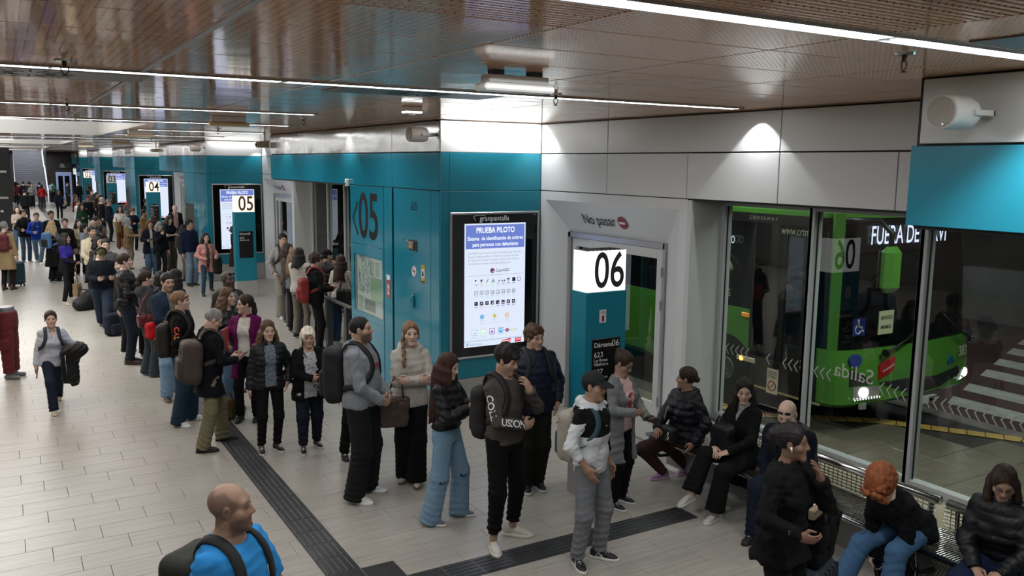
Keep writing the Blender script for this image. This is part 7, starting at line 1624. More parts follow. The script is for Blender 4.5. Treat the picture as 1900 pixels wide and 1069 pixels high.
f_tan = person('bearded man in tan jacket beside the 04 pillar', 4.064, 31.112, -27.4, H=1.700, lod=2, skin='tan', beard=0.8, ra='cross', la='side', tops=[{'mat': CLOTH('6b5233'), 'hem': -0.08, 'off': 0.032}], bot={'mat': CLOTH('1a1a1c')}, shoes=('15161a', 'd8d8d6'), hair=('curly', 'black'), group='people waiting in the queue')
f_lft = person('dark haired woman turned to the left behind the navy coat', 3.955, 28.457, -167.9, H=1.620, lod=2, fem=True, skin='light', ra='side', la='side', tops=[{'mat': CLOTH('14151a'), 'hem': -0.1, 'off': 0.032}], bot={'mat': CLOTH('1a1a1c')}, shoes=('15161a', 'd8d8d6'), hair=('long', 'dbrown', {'len': 0.15}), group='people waiting in the queue')
f_ncoat = person('woman in navy coat holding her phone in both hands, big black bag', 3.586, 26.371, -89.7, H=1.660, lod=2, fem=True, build=1.12, skin='light', head=(0, -22), ra='phone', la='phone', tops=[{'mat': CLOTH('b0aea8'), 'sleeves': False, 'off': 0.018}, {'mat': CLOTH('0f131e'), 'hem': -0.24, 'off': 0.036, 'open': 0.03, 'flare': 0.02}], bot={'mat': DENIM('42586e'), 'r': (0.1, 0.085, 0.085)}, shoes=('15161a', 'd8d8d6'), hair=('long', 'brown', {'len': 0.15}), group='people waiting in the queue')
bag(f_ncoat, 'handbag', 'large black handbag hanging beside the woman in navy coat', 'bag', '0d0d0f', (-.24, .08, -.22), (.17, .07, .13), r=.05, strap=[[(-.34, .08, -.1), (-.24, .06, .4), (-.16, .06, -.1)]], lod=2); phone(f_ncoat, 'r', 'phone in both hands of the woman in navy coat')
f_ghair = person('woman with grey hair and glasses looking down, dark jacket', 3.762, 25.891, -66.3, H=1.620, lod=2, fem=True, skin='fair', head=(0, -25), glasses='plain', ra='mouth', la='side', tops=[{'mat': CLOTH('12141c'), 'hem': -0.1, 'off': 0.034}], bot={'mat': CLOTH('1a1a1c')}, shoes=('15161a', 'd8d8d6'), hair=('long', 'grey', {'len': 0.14}), group='people waiting in the queue')
f_curly = person('woman with dark curls in dark T-shirt and taupe trousers', 4.272, 27.432, -58.9, H=1.700, lod=2, fem=True, skin='fair', head=(0, -15), ra='cross', la='phone', barearm=True, tops=[{'mat': CLOTH('10141c'), 'sl': 0.42, 'hem': -0.02, 'off': 0.022}], bot={'mat': CLOTH('54493d'), 'r': (0.1, 0.088, 0.1)}, shoes=('15161a', 'd8d8d6'), hair=('wavy', 'dbrown', {'len': 0.16}), group='people waiting in the queue')
bag(f_curly, 'tote_bag', 'pale canvas tote on the arm of the woman with dark curls', 'bag', CLOTH('7f776a'), (-.20, .10, -.06), (.12, .05, .17), r=.02, strap=[[(-.28, .1, .1), (-.2, .1, .35), (-.12, .1, .1)]], lod=2)
f_hid = person('dark haired person partly hidden behind the navy hoodie', 4.247, 24.851, 20.3, H=1.600, lod=2, fem=True, skin='tan', ra='side', la='side', tops=[{'mat': CLOTH('131720'), 'hem': -0.1, 'off': 0.034}], bot={'mat': CLOTH('6a5a4a')}, shoes=('15161a', 'd8d8d6'), hair=('long', 'black', {'len': 0.14}), group='people waiting in the queue')
f_nhood = person('young man in navy hoodie and pale jeans, glasses', 4.254, 24.074, -64.0, H=1.780, lod=2, skin='tan', head=(6, 0), glasses='plain', ra='side', la='side', build=1.1, tops=[{'mat': CLOTH('101830'), 'hood': 1, 'hem': -0.06, 'off': 0.034}], bot={'mat': DENIM('63788a'), 'r': (0.1, 0.084, 0.086)}, shoes=('0f0f11', '141416'), hair=('curly', 'black', {'vol': 0.022}), group='people waiting in the queue')
f_pink = person('woman in pink parka with dark hair and black fur bag', 4.343, 22.406, -77.0, H=1.660, lod=2, fem=True, skin='light', head=(0, -4), glasses='plain', ra='hold', la='hold', tops=[{'mat': CLOTH('4a4a4a'), 'sleeves': False, 'off': 0.018}, {'mat': CLOTH('b07d75'), 'hem': -0.26, 'flare': 0.02, 'off': 0.036, 'open': 0.035, 'collar': 0.03, 'name': 'parka'}], bot={'mat': DENIM('22374a'), 'r': (0.085, 0.06, 0.052)}, shoes=('0e0e10', '0e0e10', 'boot'), hair=('long', 'black', {'len': 0.2}), feet=((0.26, 0.307, 0, -14), (-0.283, -0.421, 0, 1)), group='people waiting in the queue')
bag(f_pink, 'fur_bag', 'shaggy black bag and coat hanging from the arm of the woman in pink', 'bag', noisy('0b0c10', .95, .5, 60, .9, 90), (-.24, .14, -.08), (.11, .10, .24), r=.07, lod=2); phone(f_pink, 'r', 'phone held by the woman in pink parka')
f_brown = person('woman in brown coat with blue headscarf reading her phone by the 05 pillar', 5.381, 23.760, -24.8, H=1.660, lod=2, fem=True, skin='tan', head=(0, -28), ra='phone', la='phone', tops=[{'mat': CLOTH('9a958a'), 'sleeves': False, 'off': 0.018}, {'mat': CLOTH('2d1e17'), 'hem': -0.42, 'flare': 0.04, 'off': 0.036, 'open': 0.04, 'name': 'coat'}], bot={'mat': CLOTH('101114'), 'r': (0.088, 0.066, 0.06)}, shoes=('101012', '101012'), hair=('long', (0.025, 0.03, 0.05), {'len': 0.14}), group='people waiting in the queue')
f_plaid = person('older man in dark jacket over checked shirt, hands behind his back', 5.350, 32.973, -91.2, H=1.760, lod=2, skin='fair', scalp=0.3, glasses='plain', ra='swingb', la='swingb', build=1.1, belly=0.02, tops=[{'mat': noisy('8a7068', .85, .5, 50), 'sleeves': False, 'off': 0.02}, {'mat': CLOTH('121620'), 'hem': -0.12, 'off': 0.036, 'open': 0.07}], bot={'mat': CLOTH('14161c')}, shoes=('15161a', 'd8d8d6'), hair=('bald', 'white'), group='people waiting in the queue')
f_g05 = person('tall young man in pale grey hoodie waiting at bay 05', 5.087, 18.140, -87.7, H=1.840, lod=2, skin='light', head=(2, -6), ra='pocket', la='pocket', tops=[{'mat': CLOTH('83837f'), 'hood': 1, 'hem': -0.07, 'off': 0.034}], bot={'mat': CLOTH('7a766e'), 'r': (0.104, 0.09, 0.098), 'hem': 0.03}, shoes=('a9a9a9', 'c9c9c9'), hair=('short', 'black', {'vol': 0.016, 'fringe': 0}), feet=((0.09, 0.044, 0, -13), (-0.154, -0.267, 0, 2)), group='people waiting in the queue')
backpack(f_g05, 'dark backpack straps over the pale grey hoodie at bay 05', '1a1414', lod=2)
f_taupe = person('woman in taupe sweater with black shoulder bag at bay 05', 4.992, 17.454, -48.0, H=1.680, lod=2, fem=True, skin='light', head=(12, -4), ra='cross', la='side', tops=[{'mat': CLOTH('4d433f'), 'hem': -0.06, 'off': 0.03, 'name': 'sweater'}], bot={'mat': CLOTH('101114')}, shoes=('15161a', 'd8d8d6'), hair=('long', 'dbrown', {'len': 0.26}), group='people waiting in the queue')
bag(f_taupe, 'shoulder_bag', 'black shoulder bag of the woman in the taupe sweater', 'bag', '0d0d0f', (.20, .10, -.14), (.16, .06, .12), r=.05, strap=[[(.06, .12, -.05), (.14, .1, .46), (.34, .08, -.05)]], lod=1)
f_lblond = person('woman with very long fair tipped hair, grey top, back turned', 4.846, 16.505, 33.6, H=1.660, lod=2, fem=True, skin='light', ra='side', la='cross', tops=[{'mat': CLOTH('5b5e63'), 'hem': -0.04, 'off': 0.026}], bot={'mat': CLOTH('101114')}, shoes=('15161a', 'd8d8d6'), hair=('long', (0.16, 0.1, 0.055), {'len': 0.44}), group='people waiting in the queue')
f_wtee = person('black haired person in white printed T-shirt leaning on the glass wall', 4.767, 15.884, 43.3, H=1.740, lod=1, skin='tan', ra='side', la='cross', tops=[{'mat': CLOTH('aaa59e'), 'sl': 0.45, 'hem': -0.06, 'off': 0.028}], bot={'mat': CLOTH('6a665c')}, shoes=('15161a', 'd8d8d6'), hair=('long', 'black', {'len': 0.25}), group='people waiting in the queue')
f_red = person('young man in black hooded jacket with red backpack at bay 05', 4.678, 14.633, -9.7, H=1.760, lod=1, skin='light', head=(0, -8), ra='phone', la='phone', tops=[{'mat': CLOTH('0e0f12'), 'hood': 1, 'hem': -0.08, 'off': 0.034}], bot={'mat': CLOTH('101114')}, shoes=('201a18', '8a4a40'), hair=('curly', 'dbrown', {'vol': 0.02, 'fringe': 0}), group='people waiting in the queue')
backpack(f_red, 'red backpack on the young man in the black hooded jacket', '7a2024', '6e1c20', size=(.15, .09, .21), at=(.03, -.22, .16), lod=1)
earbud(f_red, 1, M_WHITE)
f_bcap = person('person in black cap and black padded jacket on the phone', 5.216, 15.598, 9.5, H=1.720, lod=1, skin='tan', head=(-10, -4), ra='ear', la='side', build=1.1, tops=[{'mat': NYLON('0c0d10'), 'quilt': 0.09, 'hem': -0.14, 'off': 0.04, 'hood': 1}], bot={'mat': DENIM('3f6088'), 'r': (0.1, 0.086, 0.1), 'hem': 0.02}, shoes=('101114', '151515'), hair=('cap', 'black', {'mat': CLOTH('0d0e10')}), group='people waiting in the queue')
phone(f_bcap, 'r', 'phone at the ear of the person in black cap')
f_wswt = person('woman with long dark hair in white sweater, studded black tote, back turned', 5.244, 14.916, 48.6, H=1.680, lod=1, fem=True, skin='light', ra='side', la='side', tops=[{'mat': CLOTH('b3ada4'), 'hem': -0.04, 'off': 0.03, 'name': 'sweater'}], bot={'mat': DENIM('2f4c68'), 'r': (0.095, 0.075, 0.075)}, shoes=('c9c9c9', 'd9d9d9'), hair=('long', 'dbrown', {'len': 0.36}), group='people waiting in the queue')
bag(f_wswt, 'tote_bag', 'black studded tote hanging behind the woman in white sweater', 'bag', LEATH('0e0e10'), (.16, -.17, -.02), (.18, .07, .18), r=.03, strap=[[(.02, -.17, .15), (.12, -.06, .5), (.28, -.15, .15)]], lod=1)
f_beh = person('small woman almost hidden behind the man in grey hoodie', 3.331, 8.937, -90.4, H=1.600, lod=0, fem=True, skin='fair', ra='side', la='side', tops=[{'mat': CLOTH('16171b'), 'hem': -0.1, 'off': 0.03}], bot={'mat': CLOTH('101114')}, shoes=('0f0f11', '141416'), hair=('bun', 'brown'), feet=((0.155, -0.096, 0, -10), (-0.106, 0.094, 0, 10)), group='people waiting in the queue')
f_far0 = person('person in maroon jacket walking to the stairs', 0.968, 70.015, 79.2, H=1.660, lod=3, fem=True, skin='light', ra='swingf', la='swingb', tops=[{'mat': CLOTH('4a1820'), 'hem': -0.1, 'off': 0.034, 'fold': 0}], bot={'mat': CLOTH('101114'), 'fold': 0}, shoes=('15161a', 'd8d8d6'), hair=('short', 'black'), group='distant crowd by the stairs')
f_far1 = person('person with big black backpack near the stairs', 1.643, 69.016, 68.6, H=1.760, lod=3, fem=False, skin='tan', ra='phone', la='side', tops=[{'mat': CLOTH('14151a'), 'hem': -0.1, 'off': 0.034, 'fold': 0}], bot={'mat': CLOTH('101114'), 'fold': 0}, shoes=('15161a', 'd8d8d6'), hair=('short', 'black'), group='distant crowd by the stairs')
f_far2 = person('man in black jacket striding towards the stairs', 2.214, 67.302, 58.1, H=1.760, lod=3, fem=False, skin='fair', ra='side', la='cross', tops=[{'mat': CLOTH('0f1013'), 'hem': -0.1, 'off': 0.034, 'fold': 0}], bot={'mat': CLOTH('2c2e24'), 'fold': 0}, shoes=('15161a', 'd8d8d6'), hair=('short', 'black'), group='distant crowd by the stairs')
f_far3 = person('person in red hooded top on the lowest stairs', 2.295, 65.953, 58.0, H=1.660, lod=3, fem=True, skin='olive', ra='swingf', la='swingb', tops=[{'mat': CLOTH('7a1418'), 'hem': -0.1, 'off': 0.034, 'fold': 0}], bot={'mat': CLOTH('2a2c30'), 'fold': 0}, shoes=('15161a', 'd8d8d6'), hair=('bob', 'black'), group='distant crowd by the stairs')
f_far4 = person('woman in green top with pale blue backpack by the stairs', 3.351, 75.432, 47.5, H=1.660, lod=3, fem=True, skin='light', ra='phone', la='side', tops=[{'mat': CLOTH('3f8a50'), 'hem': -0.1, 'off': 0.034, 'fold': 0}], bot={'mat': CLOTH('15161a'), 'fold': 0}, shoes=('15161a', 'd8d8d6'), hair=('short', 'dbrown'), group='distant crowd by the stairs')
f_far5 = person('person in beige top at the foot of the stairs', 0.886, 73.392, 79.3, H=1.660, lod=3, fem=True, skin='tan', ra='side', la='cross', tops=[{'mat': CLOTH('8a7a6a'), 'hem': -0.1, 'off': 0.034, 'fold': 0}], bot={'mat': CLOTH('15161a'), 'fold': 0}, shoes=('15161a', 'd8d8d6'), hair=('long', 'black'), group='distant crowd by the stairs')
f_far6 = person('person in dark coat among the group at the stairs', 1.298, 69.456, 58.9, H=1.760, lod=3, fem=False, skin='fair', ra='swingf', la='swingb', tops=[{'mat': CLOTH('15161c'), 'hem': -0.1, 'off': 0.034, 'fold': 0}], bot={'mat': CLOTH('15161a'), 'fold': 0}, shoes=('15161a', 'd8d8d6'), hair=('short', 'dbrown'), group='distant crowd by the stairs')
f_far7 = person('person in grey top among the group at the stairs', 1.752, 68.099, -71.5, H=1.680, lod=3, fem=True, skin='olive', ra='phone', la='side', tops=[{'mat': CLOTH('6a6a6a'), 'hem': -0.1, 'off': 0.034, 'fold': 0}], bot={'mat': CLOTH('15161a'), 'fold': 0}, shoes=('15161a', 'd8d8d6'), hair=('bob', 'dbrown'), group='distant crowd by the stairs')
f_far8 = person('person in grey blue jacket near the lift', 3.963, 68.303, 6.7, H=1.760, lod=3, fem=False, skin='light', ra='side', la='cross', tops=[{'mat': CLOTH('2c3038'), 'hem': -0.1, 'off': 0.034, 'fold': 0}], bot={'mat': CLOTH('1a1c22'), 'fold': 0}, shoes=('15161a', 'd8d8d6'), hair=('short', 'black'), group='distant crowd by the stairs')
f_far9 = person('man in black jacket standing before the far teal wall', 4.644, 67.836, -83.9, H=1.760, lod=3, fem=False, skin='tan', ra='swingf', la='swingb', tops=[{'mat': CLOTH('0e0f12'), 'hem': -0.1, 'off': 0.034, 'fold': 0}], bot={'mat': CLOTH('15161a'), 'fold': 0}, shoes=('15161a', 'd8d8d6'), hair=('short', 'black'), group='distant crowd by the stairs')
f_far10 = person('person in grey sweater and pale trousers at bay 02', 5.273, 73.948, -34.1, H=1.760, lod=3, fem=False, skin='fair', ra='phone', la='side', tops=[{'mat': CLOTH('3a3c3e'), 'hem': -0.1, 'off': 0.034, 'fold': 0}], bot={'mat': CLOTH('6a6658'), 'fold': 0}, shoes=('15161a', 'd8d8d6'), hair=('short', 'dbrown'), group='distant crowd by the stairs')
f_far11 = person('person in red cardigan in the far queue', 3.040, 46.596, -33.7, H=1.660, lod=3, fem=True, skin='olive', ra='side', la='cross', tops=[{'mat': CLOTH('6a1418'), 'hem': -0.1, 'off': 0.034, 'fold': 0}], bot={'mat': CLOTH('15161a'), 'fold': 0}, shoes=('15161a', 'd8d8d6'), hair=('bob', 'brown'), group='distant crowd by the stairs')
f_far12 = person('woman in white T-shirt with straw bag in the far queue', 2.681, 40.356, -13.8, H=1.660, lod=3, fem=True, skin='light', ra='swingf', la='swingb', tops=[{'mat': CLOTH('b0b4b8'), 'hem': -0.1, 'off': 0.034, 'fold': 0}], bot={'mat': CLOTH('15161a'), 'fold': 0}, shoes=('15161a', 'd8d8d6'), hair=('short', 'brown'), group='distant crowd by the stairs')
f_far13 = person('person in red knitted cap and dark coat', 3.388, 44.428, -89.4, H=1.660, lod=3, fem=True, skin='tan', ra='phone', la='side', tops=[{'mat': CLOTH('141418'), 'hem': -0.1, 'off': 0.034, 'fold': 0}], bot={'mat': CLOTH('15161a'), 'fold': 0}, shoes=('15161a', 'd8d8d6'), hair=('beanie', 'black', {'mat': '8a1c1c'}), group='distant crowd by the stairs')
f_far14 = person('man in pale cap and dark jacket at bay 03', 3.623, 40.474, -15.1, H=1.760, lod=3, fem=False, skin='fair', ra='side', la='cross', tops=[{'mat': CLOTH('17181c'), 'hem': -0.1, 'off': 0.034, 'fold': 0}], bot={'mat': CLOTH('15161a'), 'fold': 0}, shoes=('15161a', 'd8d8d6'), hair=('cap', 'grey', {'mat': '9a958a'}), group='distant crowd by the stairs')
f_far15 = person('older man in navy jacket beside the 03 pillar', 3.672, 38.200, -15.5, H=1.760, lod=3, fem=False, skin='olive', ra='swingf', la='swingb', tops=[{'mat': CLOTH('161b28'), 'hem': -0.1, 'off': 0.034, 'fold': 0}], bot={'mat': CLOTH('15161a'), 'fold': 0}, shoes=('15161a', 'd8d8d6'), hair=('short', 'grey'), group='distant crowd by the stairs')
f_far16 = person('man in beige jacket over black trousers in the far queue', 3.813, 42.581, -25.1, H=1.760, lod=3, fem=False, skin='light', ra='phone', la='side', tops=[{'mat': CLOTH('8a7d62'), 'hem': -0.1, 'off': 0.034, 'fold': 0}], bot={'mat': CLOTH('101012'), 'fold': 0}, shoes=('15161a', 'd8d8d6'), hair=('short', 'black'), group='distant crowd by the stairs')
f_far17 = person('person in dark green sweater with folded arms in the far queue', 2.571, 36.863, -54.0, H=1.660, lod=3, fem=True, skin='tan', ra='side', la='cross', tops=[{'mat': CLOTH('12301f'), 'hem': -0.1, 'off': 0.034, 'fold': 0}], bot={'mat': CLOTH('2a3a4a'), 'fold': 0}, shoes=('15161a', 'd8d8d6'), hair=('long', 'black'), group='distant crowd by the stairs')
f_far18 = person('person in coral coat at the end of the 03 wall', 5.661, 48.386, -156.7, H=1.660, lod=3, fem=True, skin='fair', ra='swingf', la='swingb', tops=[{'mat': CLOTH('9a4a48'), 'hem': -0.1, 'off': 0.034, 'fold': 0}], bot={'mat': CLOTH('15161a'), 'fold': 0}, shoes=('15161a', 'd8d8d6'), hair=('short', 'brown'), group='distant crowd by the stairs')
f_far19 = person('dark haired man in black jacket behind the 04 pillar', 5.118, 38.382, -17.6, H=1.760, lod=3, fem=False, skin='olive', ra='phone', la='side', tops=[{'mat': CLOTH('0f1013'), 'hem': -0.1, 'off': 0.034, 'fold': 0}], bot={'mat': CLOTH('15161a'), 'fold': 0}, shoes=('15161a', 'd8d8d6'), hair=('short', 'dbrown'), group='distant crowd by the stairs')
f_far20 = person('person in black coat walking past the far kiosk', 0.980, 51.238, 68.9, H=1.760, lod=3, fem=False, skin='light', ra='side', la='cross', tops=[{'mat': CLOTH('101114'), 'hem': -0.1, 'off': 0.034, 'fold': 0}], bot={'mat': CLOTH('15161a'), 'fold': 0}, shoes=('15161a', 'd8d8d6'), hair=('short', 'black'), group='distant crowd by the stairs')
f_far21 = person('person in dark blue coat in the far crowd', 2.690, 54.218, -82.8, H=1.660, lod=3, fem=True, skin='tan', ra='swingf', la='swingb', tops=[{'mat': CLOTH('1a2034'), 'hem': -0.1, 'off': 0.034, 'fold': 0}], bot={'mat': CLOTH('15161a'), 'fold': 0}, shoes=('15161a', 'd8d8d6'), hair=('long', 'dbrown'), group='distant crowd by the stairs')
f_far22 = person('person in grey coat further back in the far queue', 4.098, 50.778, -64.6, H=1.760, lod=3, fem=False, skin='fair', ra='phone', la='side', tops=[{'mat': CLOTH('4a4a4e'), 'hem': -0.1, 'off': 0.034, 'fold': 0}], bot={'mat': CLOTH('15161a'), 'fold': 0}, shoes=('15161a', 'd8d8d6'), hair=('short', 'black'), group='distant crowd by the stairs')
f_far23 = person('person in brown jacket further back in the far queue', 4.213, 49.478, -34.9, H=1.660, lod=3, fem=True, skin='olive', ra='side', la='cross', tops=[{'mat': CLOTH('3a2a20'), 'hem': -0.1, 'off': 0.034, 'fold': 0}], bot={'mat': CLOTH('15161a'), 'fold': 0}, shoes=('15161a', 'd8d8d6'), hair=('bob', 'black'), group='distant crowd by the stairs')
f_floor = person('person sitting cross legged on the floor near the lift', 3.447, 64.843, -88.0, H=1.620, lod=3, fem=True, skin='light', seated=True, pz=0.14, ra='clasp', la='clasp', tops=[{'mat': CLOTH('a9a49c'), 'hem': -0.02, 'off': 0.03, 'fold': 0}], bot={'mat': CLOTH('20242e'), 'fold': 0}, hair=('long', 'brown'), feet=((-0.12, 0.22, 0, 60, (0.9, 0.3, 0.6)), (0.12, 0.26, 0, -60, (-0.9, 0.3, 0.6))), group='seated travellers')
backpack(f_far1, 'black backpack on the person nearest the stairs', '101114', lod=3); backpack(f_far4, 'pale blue backpack on the woman in green top', '8a9ab0', lod=3)
f_blk = person('woman in black trench coat with braided bun standing over her luggage', 4.330, 3.689, -81.6, H=1.700, lod=0, fem=True, build=1.05, skin='brown', head=(22, 0), ra='hold', la='cheek', lean=0.04, tops=[{'mat': CLOTH('0c0c0e'), 'hem': -0.16, 'flare': 0.03, 'off': 0.036, 'collar': 0.04, 'name': 'coat', 'wide': -0.01, 'fold': 0.005}], bot={'mat': CLOTH('0d0d0f'), 'r': (0.096, 0.078, 0.08)}, shoes=('101012', '101012'), hair=('bun', 'black', {'pos': (0, -0.12, 0.045), 'r': 0.045}))
earbud(f_blk, 1, M_WHITE)
MB().tube([T(f_blk, (.155*math.cos(_a), .135*math.sin(_a)-.005, .10)) for _a in np.linspace(0, 6.283, 25)], .017, 6).build('belt', CLOTH('0a0a0c'), f_blk.root)
MB().bbox(-.02, .02, -.004, .004, -.014, .014, .003).build('cuff_buckle', flat('6a6a6e', .3, metal=.8), f_blk.root, tuple(f_blk.arms[0][2]-f_blk.arms[0][3]*.05+np.array((.045, .0, .02))))
f_mauve = person('seated woman in black quilted jacket and mauve leggings looking left', 6.015, 6.502, 182.0, H=1.620, lod=0, fem=True, build=1.18, skin='tan', seated=True, pz=0.545, head=(-52, 0), ra='lap', la='pocket', tops=[{'mat': NYLON('0e1118'), 'quilt': 0.085, 'hem': -0.04, 'off': 0.036, 'hood': 1, 'name': 'jacket'}], bot={'mat': CLOTH('3a2826'), 'r': (0.098, 0.07, 0.052), 'hem': 0.07, 'fold': 0.003}, shoes=('8a6a8e', 'a98aa6', 'sneaker', '9a7aa0'), hair=('bun', 'dbrown', {'pos': (0, -0.125, 0.0), 'r': 0.03}), feet=((0.25, 0.048, 0, -12), (0.241, -0.287, 0, 14)), group='seated travellers')
_b = bag(f_mauve, 'crossbody_bag', 'black crossbody bag in the lap of the woman in mauve leggings', 'bag', '0c0d0f', (.0, .26, .07), (.13, .06, .085), r=.03, lod=0, strap=[[(.11, .24, .10), (.12, .17, .30), (.06, .04, .50)]], sc=flat('7a6a50', .6))
MB().tube([np.array(p)@f_mauve.Rt for p in ((-.075, .070, .04), (-.095, .072, .03), (-.075, .074, .015), (-.095, .074, -.01), (-.085, .072, -.035), (-.06, .07, -.03))], .005, 6).build('white_squiggle', M_WHITE, _b)
f_blkst = person('seated woman with long straight black hair in black coat, legs crossed', 6.136, 5.800, 186.0, H=1.680, lod=0, fem=True, skin='fair', seated=True, pz=0.545, head=(38, -14), ra='lap', la='lap', lip=(0.42, 0.16, 0.15), tops=[{'mat': CLOTH('8d8b8a'), 'sleeves': False, 'collar': 0.045, 'hem': 0.1, 'off': 0.012, 'name': 'sweater'}, {'mat': CLOTH('0d0d0f'), 'hem': -0.32, 'off': 0.032, 'vneck': 0.12, 'name': 'coat'}], bot={'mat': CLOTH('0d0d0f'), 'r': (0.096, 0.08, 0.1), 'hem': 0.1, 'fold': 0.003}, sock=None, shoes=('a9a7a2', 'b9b7b0', 'sneaker', 'd0d0d0'), hair=('long', 'black', {'len': 0.4, 'lim': 58}), feet=((0.1, 0.62, 0.16, -6, (0.1, 0.5, 1), 12), (-0.1, 0.5, 0, 10)), group='seated travellers')
bag(f_blkst, 'handbag', 'soft black bag held in the lap of the woman with long straight black hair', 'bag', NYLON('101216'), (.05, .24, .20), (.12, .08, .15), r=.06, lod=0, strap=[[(.0, .24, .33), (.10, .26, .42), (.20, .26, .22), (.16, .28, .10)]])
f_baldst = person('seated bald older man with sunglasses pushed up, dozing in navy sweater', 6.144, 5.144, 196.0, H=1.740, lod=0, build=1.2, belly=0.04, skin='fair', seated=True, pz=0.55, lean=0.4, head=(10, -32), ra='lap', la='lap', glasses='top', tops=[{'mat': CLOTH('0c1220'), 'hem': -0.05, 'off': 0.026, 'collar': 0.02, 'name': 'sweater'}, {'mat': NYLON('0f1116'), 'hem': -0.05, 'off': 0.04, 'sleeves': False, 'open': 0.05, 'name': 'vest'}], bot={'mat': DENIM('101827'), 'r': (0.106, 0.082, 0.08), 'hem': 0.04}, shoes=('141416', '1a1a1c'), hair=('bald', 'grey'), scalp=0.15, feet=((0.14, 0.46, 0, -8), (-0.14, 0.48, 0, 8)), group='seated travellers')
bag(f_baldst, 'shoulder_bag', 'brown leather strap bag at the side of the dozing bald man', 'bag', LEATH('2a1d16'), (.20, .18, .10), (.05, .10, .09), lod=0, strap=[[(.19, .12, .18), (.17, .02, .42), (.10, -.10, .50)]], sc=LEATH('5a3a26'))
f_redst = person('seated woman with curly red hair bent over her phone, black sweatshirt and jeans', 6.075, 3.914, 184.0, H=1.680, lod=0, fem=True, skin='fair', seated=True, pz=0.545, lean=0.88, head=(0, -58), ra=((.13, .46, .02), (.8, -.1, -.6), (-.5, .5, -.5), (-.1, -.6, .8), .8), la=((.12, .44, .04), (.8, -.1, -.6), (-.5, .5, -.5), (-.1, -.6, .8), .8), tops=[{'mat': CLOTH('0c0d10'), 'hem': -0.08, 'off': 0.036, 'name': 'sweatshirt', 'fold': 0.006}], bot={'mat': DENIM('3a5877'), 'r': (0.1, 0.08, 0.094), 'hem': 0.02, 'fold': 0.005}, shoes=('a9abb0', 'c9c9c9'), hair=('curly', 'red', {'vol': 0.044, 'amp': 0.004, 'line': 0.03, 'nape': 0.13, 'allover': 1, 'n': 230, 'r': 0.021}), feet=((0.22, 0.6, 0, -12), (-0.16, 0.52, 0, 6)), group='seated travellers')
phone(f_redst, 'r', 'phone in the hands of the red haired seated woman')
f_quilt = person('seated woman in black quilted jacket and glasses with highlighted dark hair', 6.083, 3.205, 196.0, H=1.660, lod=0, fem=True, build=1.12, skin='tan', seated=True, pz=0.545, lean=0.22, head=(18, -30), glasses='plain', ra='lap', la='lap', tops=[{'mat': NYLON('0d0f13'), 'quilt': 0.075, 'hem': -0.05, 'off': 0.038, 'collar': 0.04, 'name': 'jacket'}], bot={'mat': DENIM('0f1c36'), 'r': (0.106, 0.086, 0.07), 'hem': 0.04}, shoes=('141416', 'cfcfcf'), hair=('long', 'dbrown', {'len': 0.24, 'lim': 74}), feet=((0.16, 0.46, 0, -8), (-0.14, 0.48, 0, 8)), group='seated travellers')
phone(f_quilt, 'r', 'phone in the folded hands of the woman in the quilted jacket')
MB().tube([f_quilt.arms[1][2]-f_quilt.arms[1][3]*.01+.036*(math.cos(a)*f_quilt.arms[1][5]+math.sin(a)*np.cross(f_quilt.arms[1][3], f_quilt.arms[1][5])) for a in np.linspace(0, 6.283, 15)], .010, 6).build('watch', M_CHAR, f_quilt.root)
_e = empty('suitcase', (4.734, 3.764, 0), .35); tag(_e, 'dark blue grey hard shell suitcase with raised handle by the trench coat woman', 'suitcase')
MB().bbox(-.20, .20, -.13, .13, .05, .62, .05).build('shell', noisy('1d242c', .45, .1, 6), _e)
_m = MB()
for _k in range(5): _m.bbox(-.15+.07*_k, -.13+.07*_k, -.137, .137, .09, .60, .004)
_m.build('ribs', flat('232b34', .5), _e)
for _x in (-.15, .15):
    for _y in (-.09, .09): MB().lathe([(.028, -.012), (.028, .012)], (_x, _y, .028), 12, ax='x').build('wheel', M_CHAR, _e)
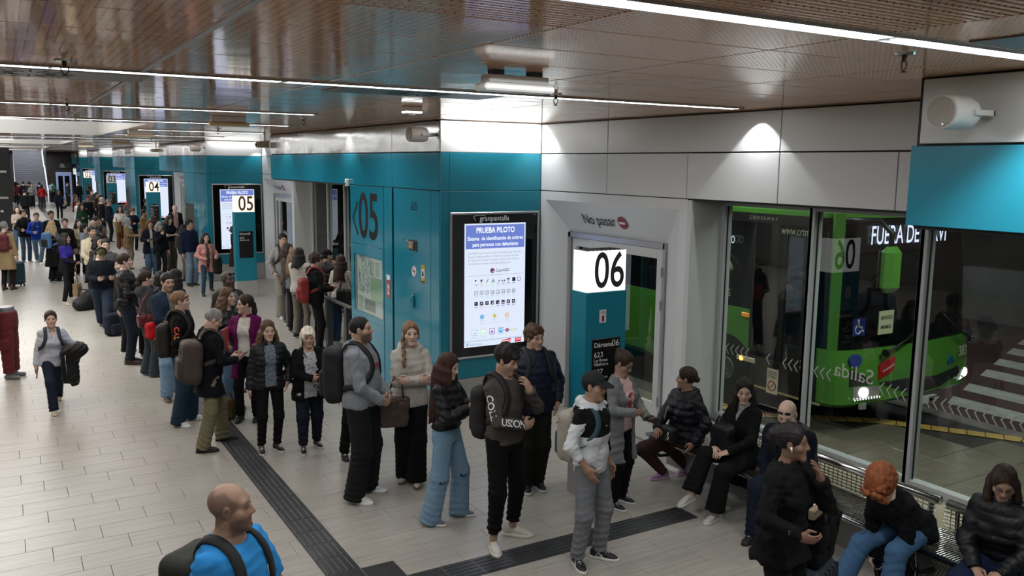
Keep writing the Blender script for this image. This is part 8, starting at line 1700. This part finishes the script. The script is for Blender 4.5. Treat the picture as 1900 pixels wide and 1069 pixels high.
MB().tube([(-.10, .10, .60), (-.10, .10, 1.02), (.10, .10, 1.02), (.10, .10, .60)], .010, 8).build('handle', M_STEEL, _e)
_e = empty('tote_bag', (4.734, 3.764, .63), .35); tag(_e, 'open black tote bag standing on the dark suitcase', 'bag')
G = grid((-.24, -.16, -.01), (.24, .16, .40), .011); _k = .82+.25*np.clip(G[2]/.34, 0, 1); _d = rbox([G[0]/_k, G[1]/_k, G[2]], (0, -.02, .17), (.19, .10, .17), .03)+wob(G, np.random.RandomState(5), .005, .14).astype(F32); _d = np.maximum(_d, -rbox([G[0]/_k, G[1]/_k, G[2]], (0, -.02, .24), (.175, .085, .17), .03))
_V, _Q = nets(_d.astype(F32), (-.24, -.16, -.01), .011); link('bag_body', mesh_np('bag_body', _V, _Q, CLOTH('0d0e10')), _e)
for _y in (-.11, .07): MB().tube([(-.10, _y, .28), (-.11, _y, .36), (-.05, _y+.02, .44), (.05, _y+.02, .44), (.11, _y, .36), (.10, _y, .28)], .010, 6).build('handle', LEATH('0d0d0e'), _e)
MB().bbox(-.02, .15, .0, .05, .28, .36, .01).build('beige_lining', CLOTH('8a7a66'), _e)
_e = empty('backpack', (5.971, 3.964, 0), 1.2); tag(_e, 'black backpack on the floor between the feet of the red haired woman', 'backpack')
G = grid((-.22, -.2, -.01), (.22, .2, .52), .013); _d = smin(rbox(G, (0, 0, .24), (.16, .10, .23), .08), rbox(G, (0, -.10, .15), (.12, .05, .12), .04), .03)+wob(G, np.random.RandomState(9), .004, .12).astype(F32)
_V, _Q = nets(_d.astype(F32), (-.22, -.2, -.01), .013); link('pack_body', mesh_np('pack_body', _V, _Q, CLOTH('0e0f12')), _e); MB().tube([(-.04, .08, .46), (-.03, .09, .52), (.03, .09, .52), (.04, .08, .46)], .009, 6).build('handle', M_CHAR, _e); MB().box(.04, .06, -.155, -.15, .10, .13).build('red_tab', flat('b03028', .5), _e); MB().tube([(-.13, -.09, .05), (-.15, -.09, .25), (-.11, -.09, .42)], .004, 5).build('piping', M_WHITE, _e)
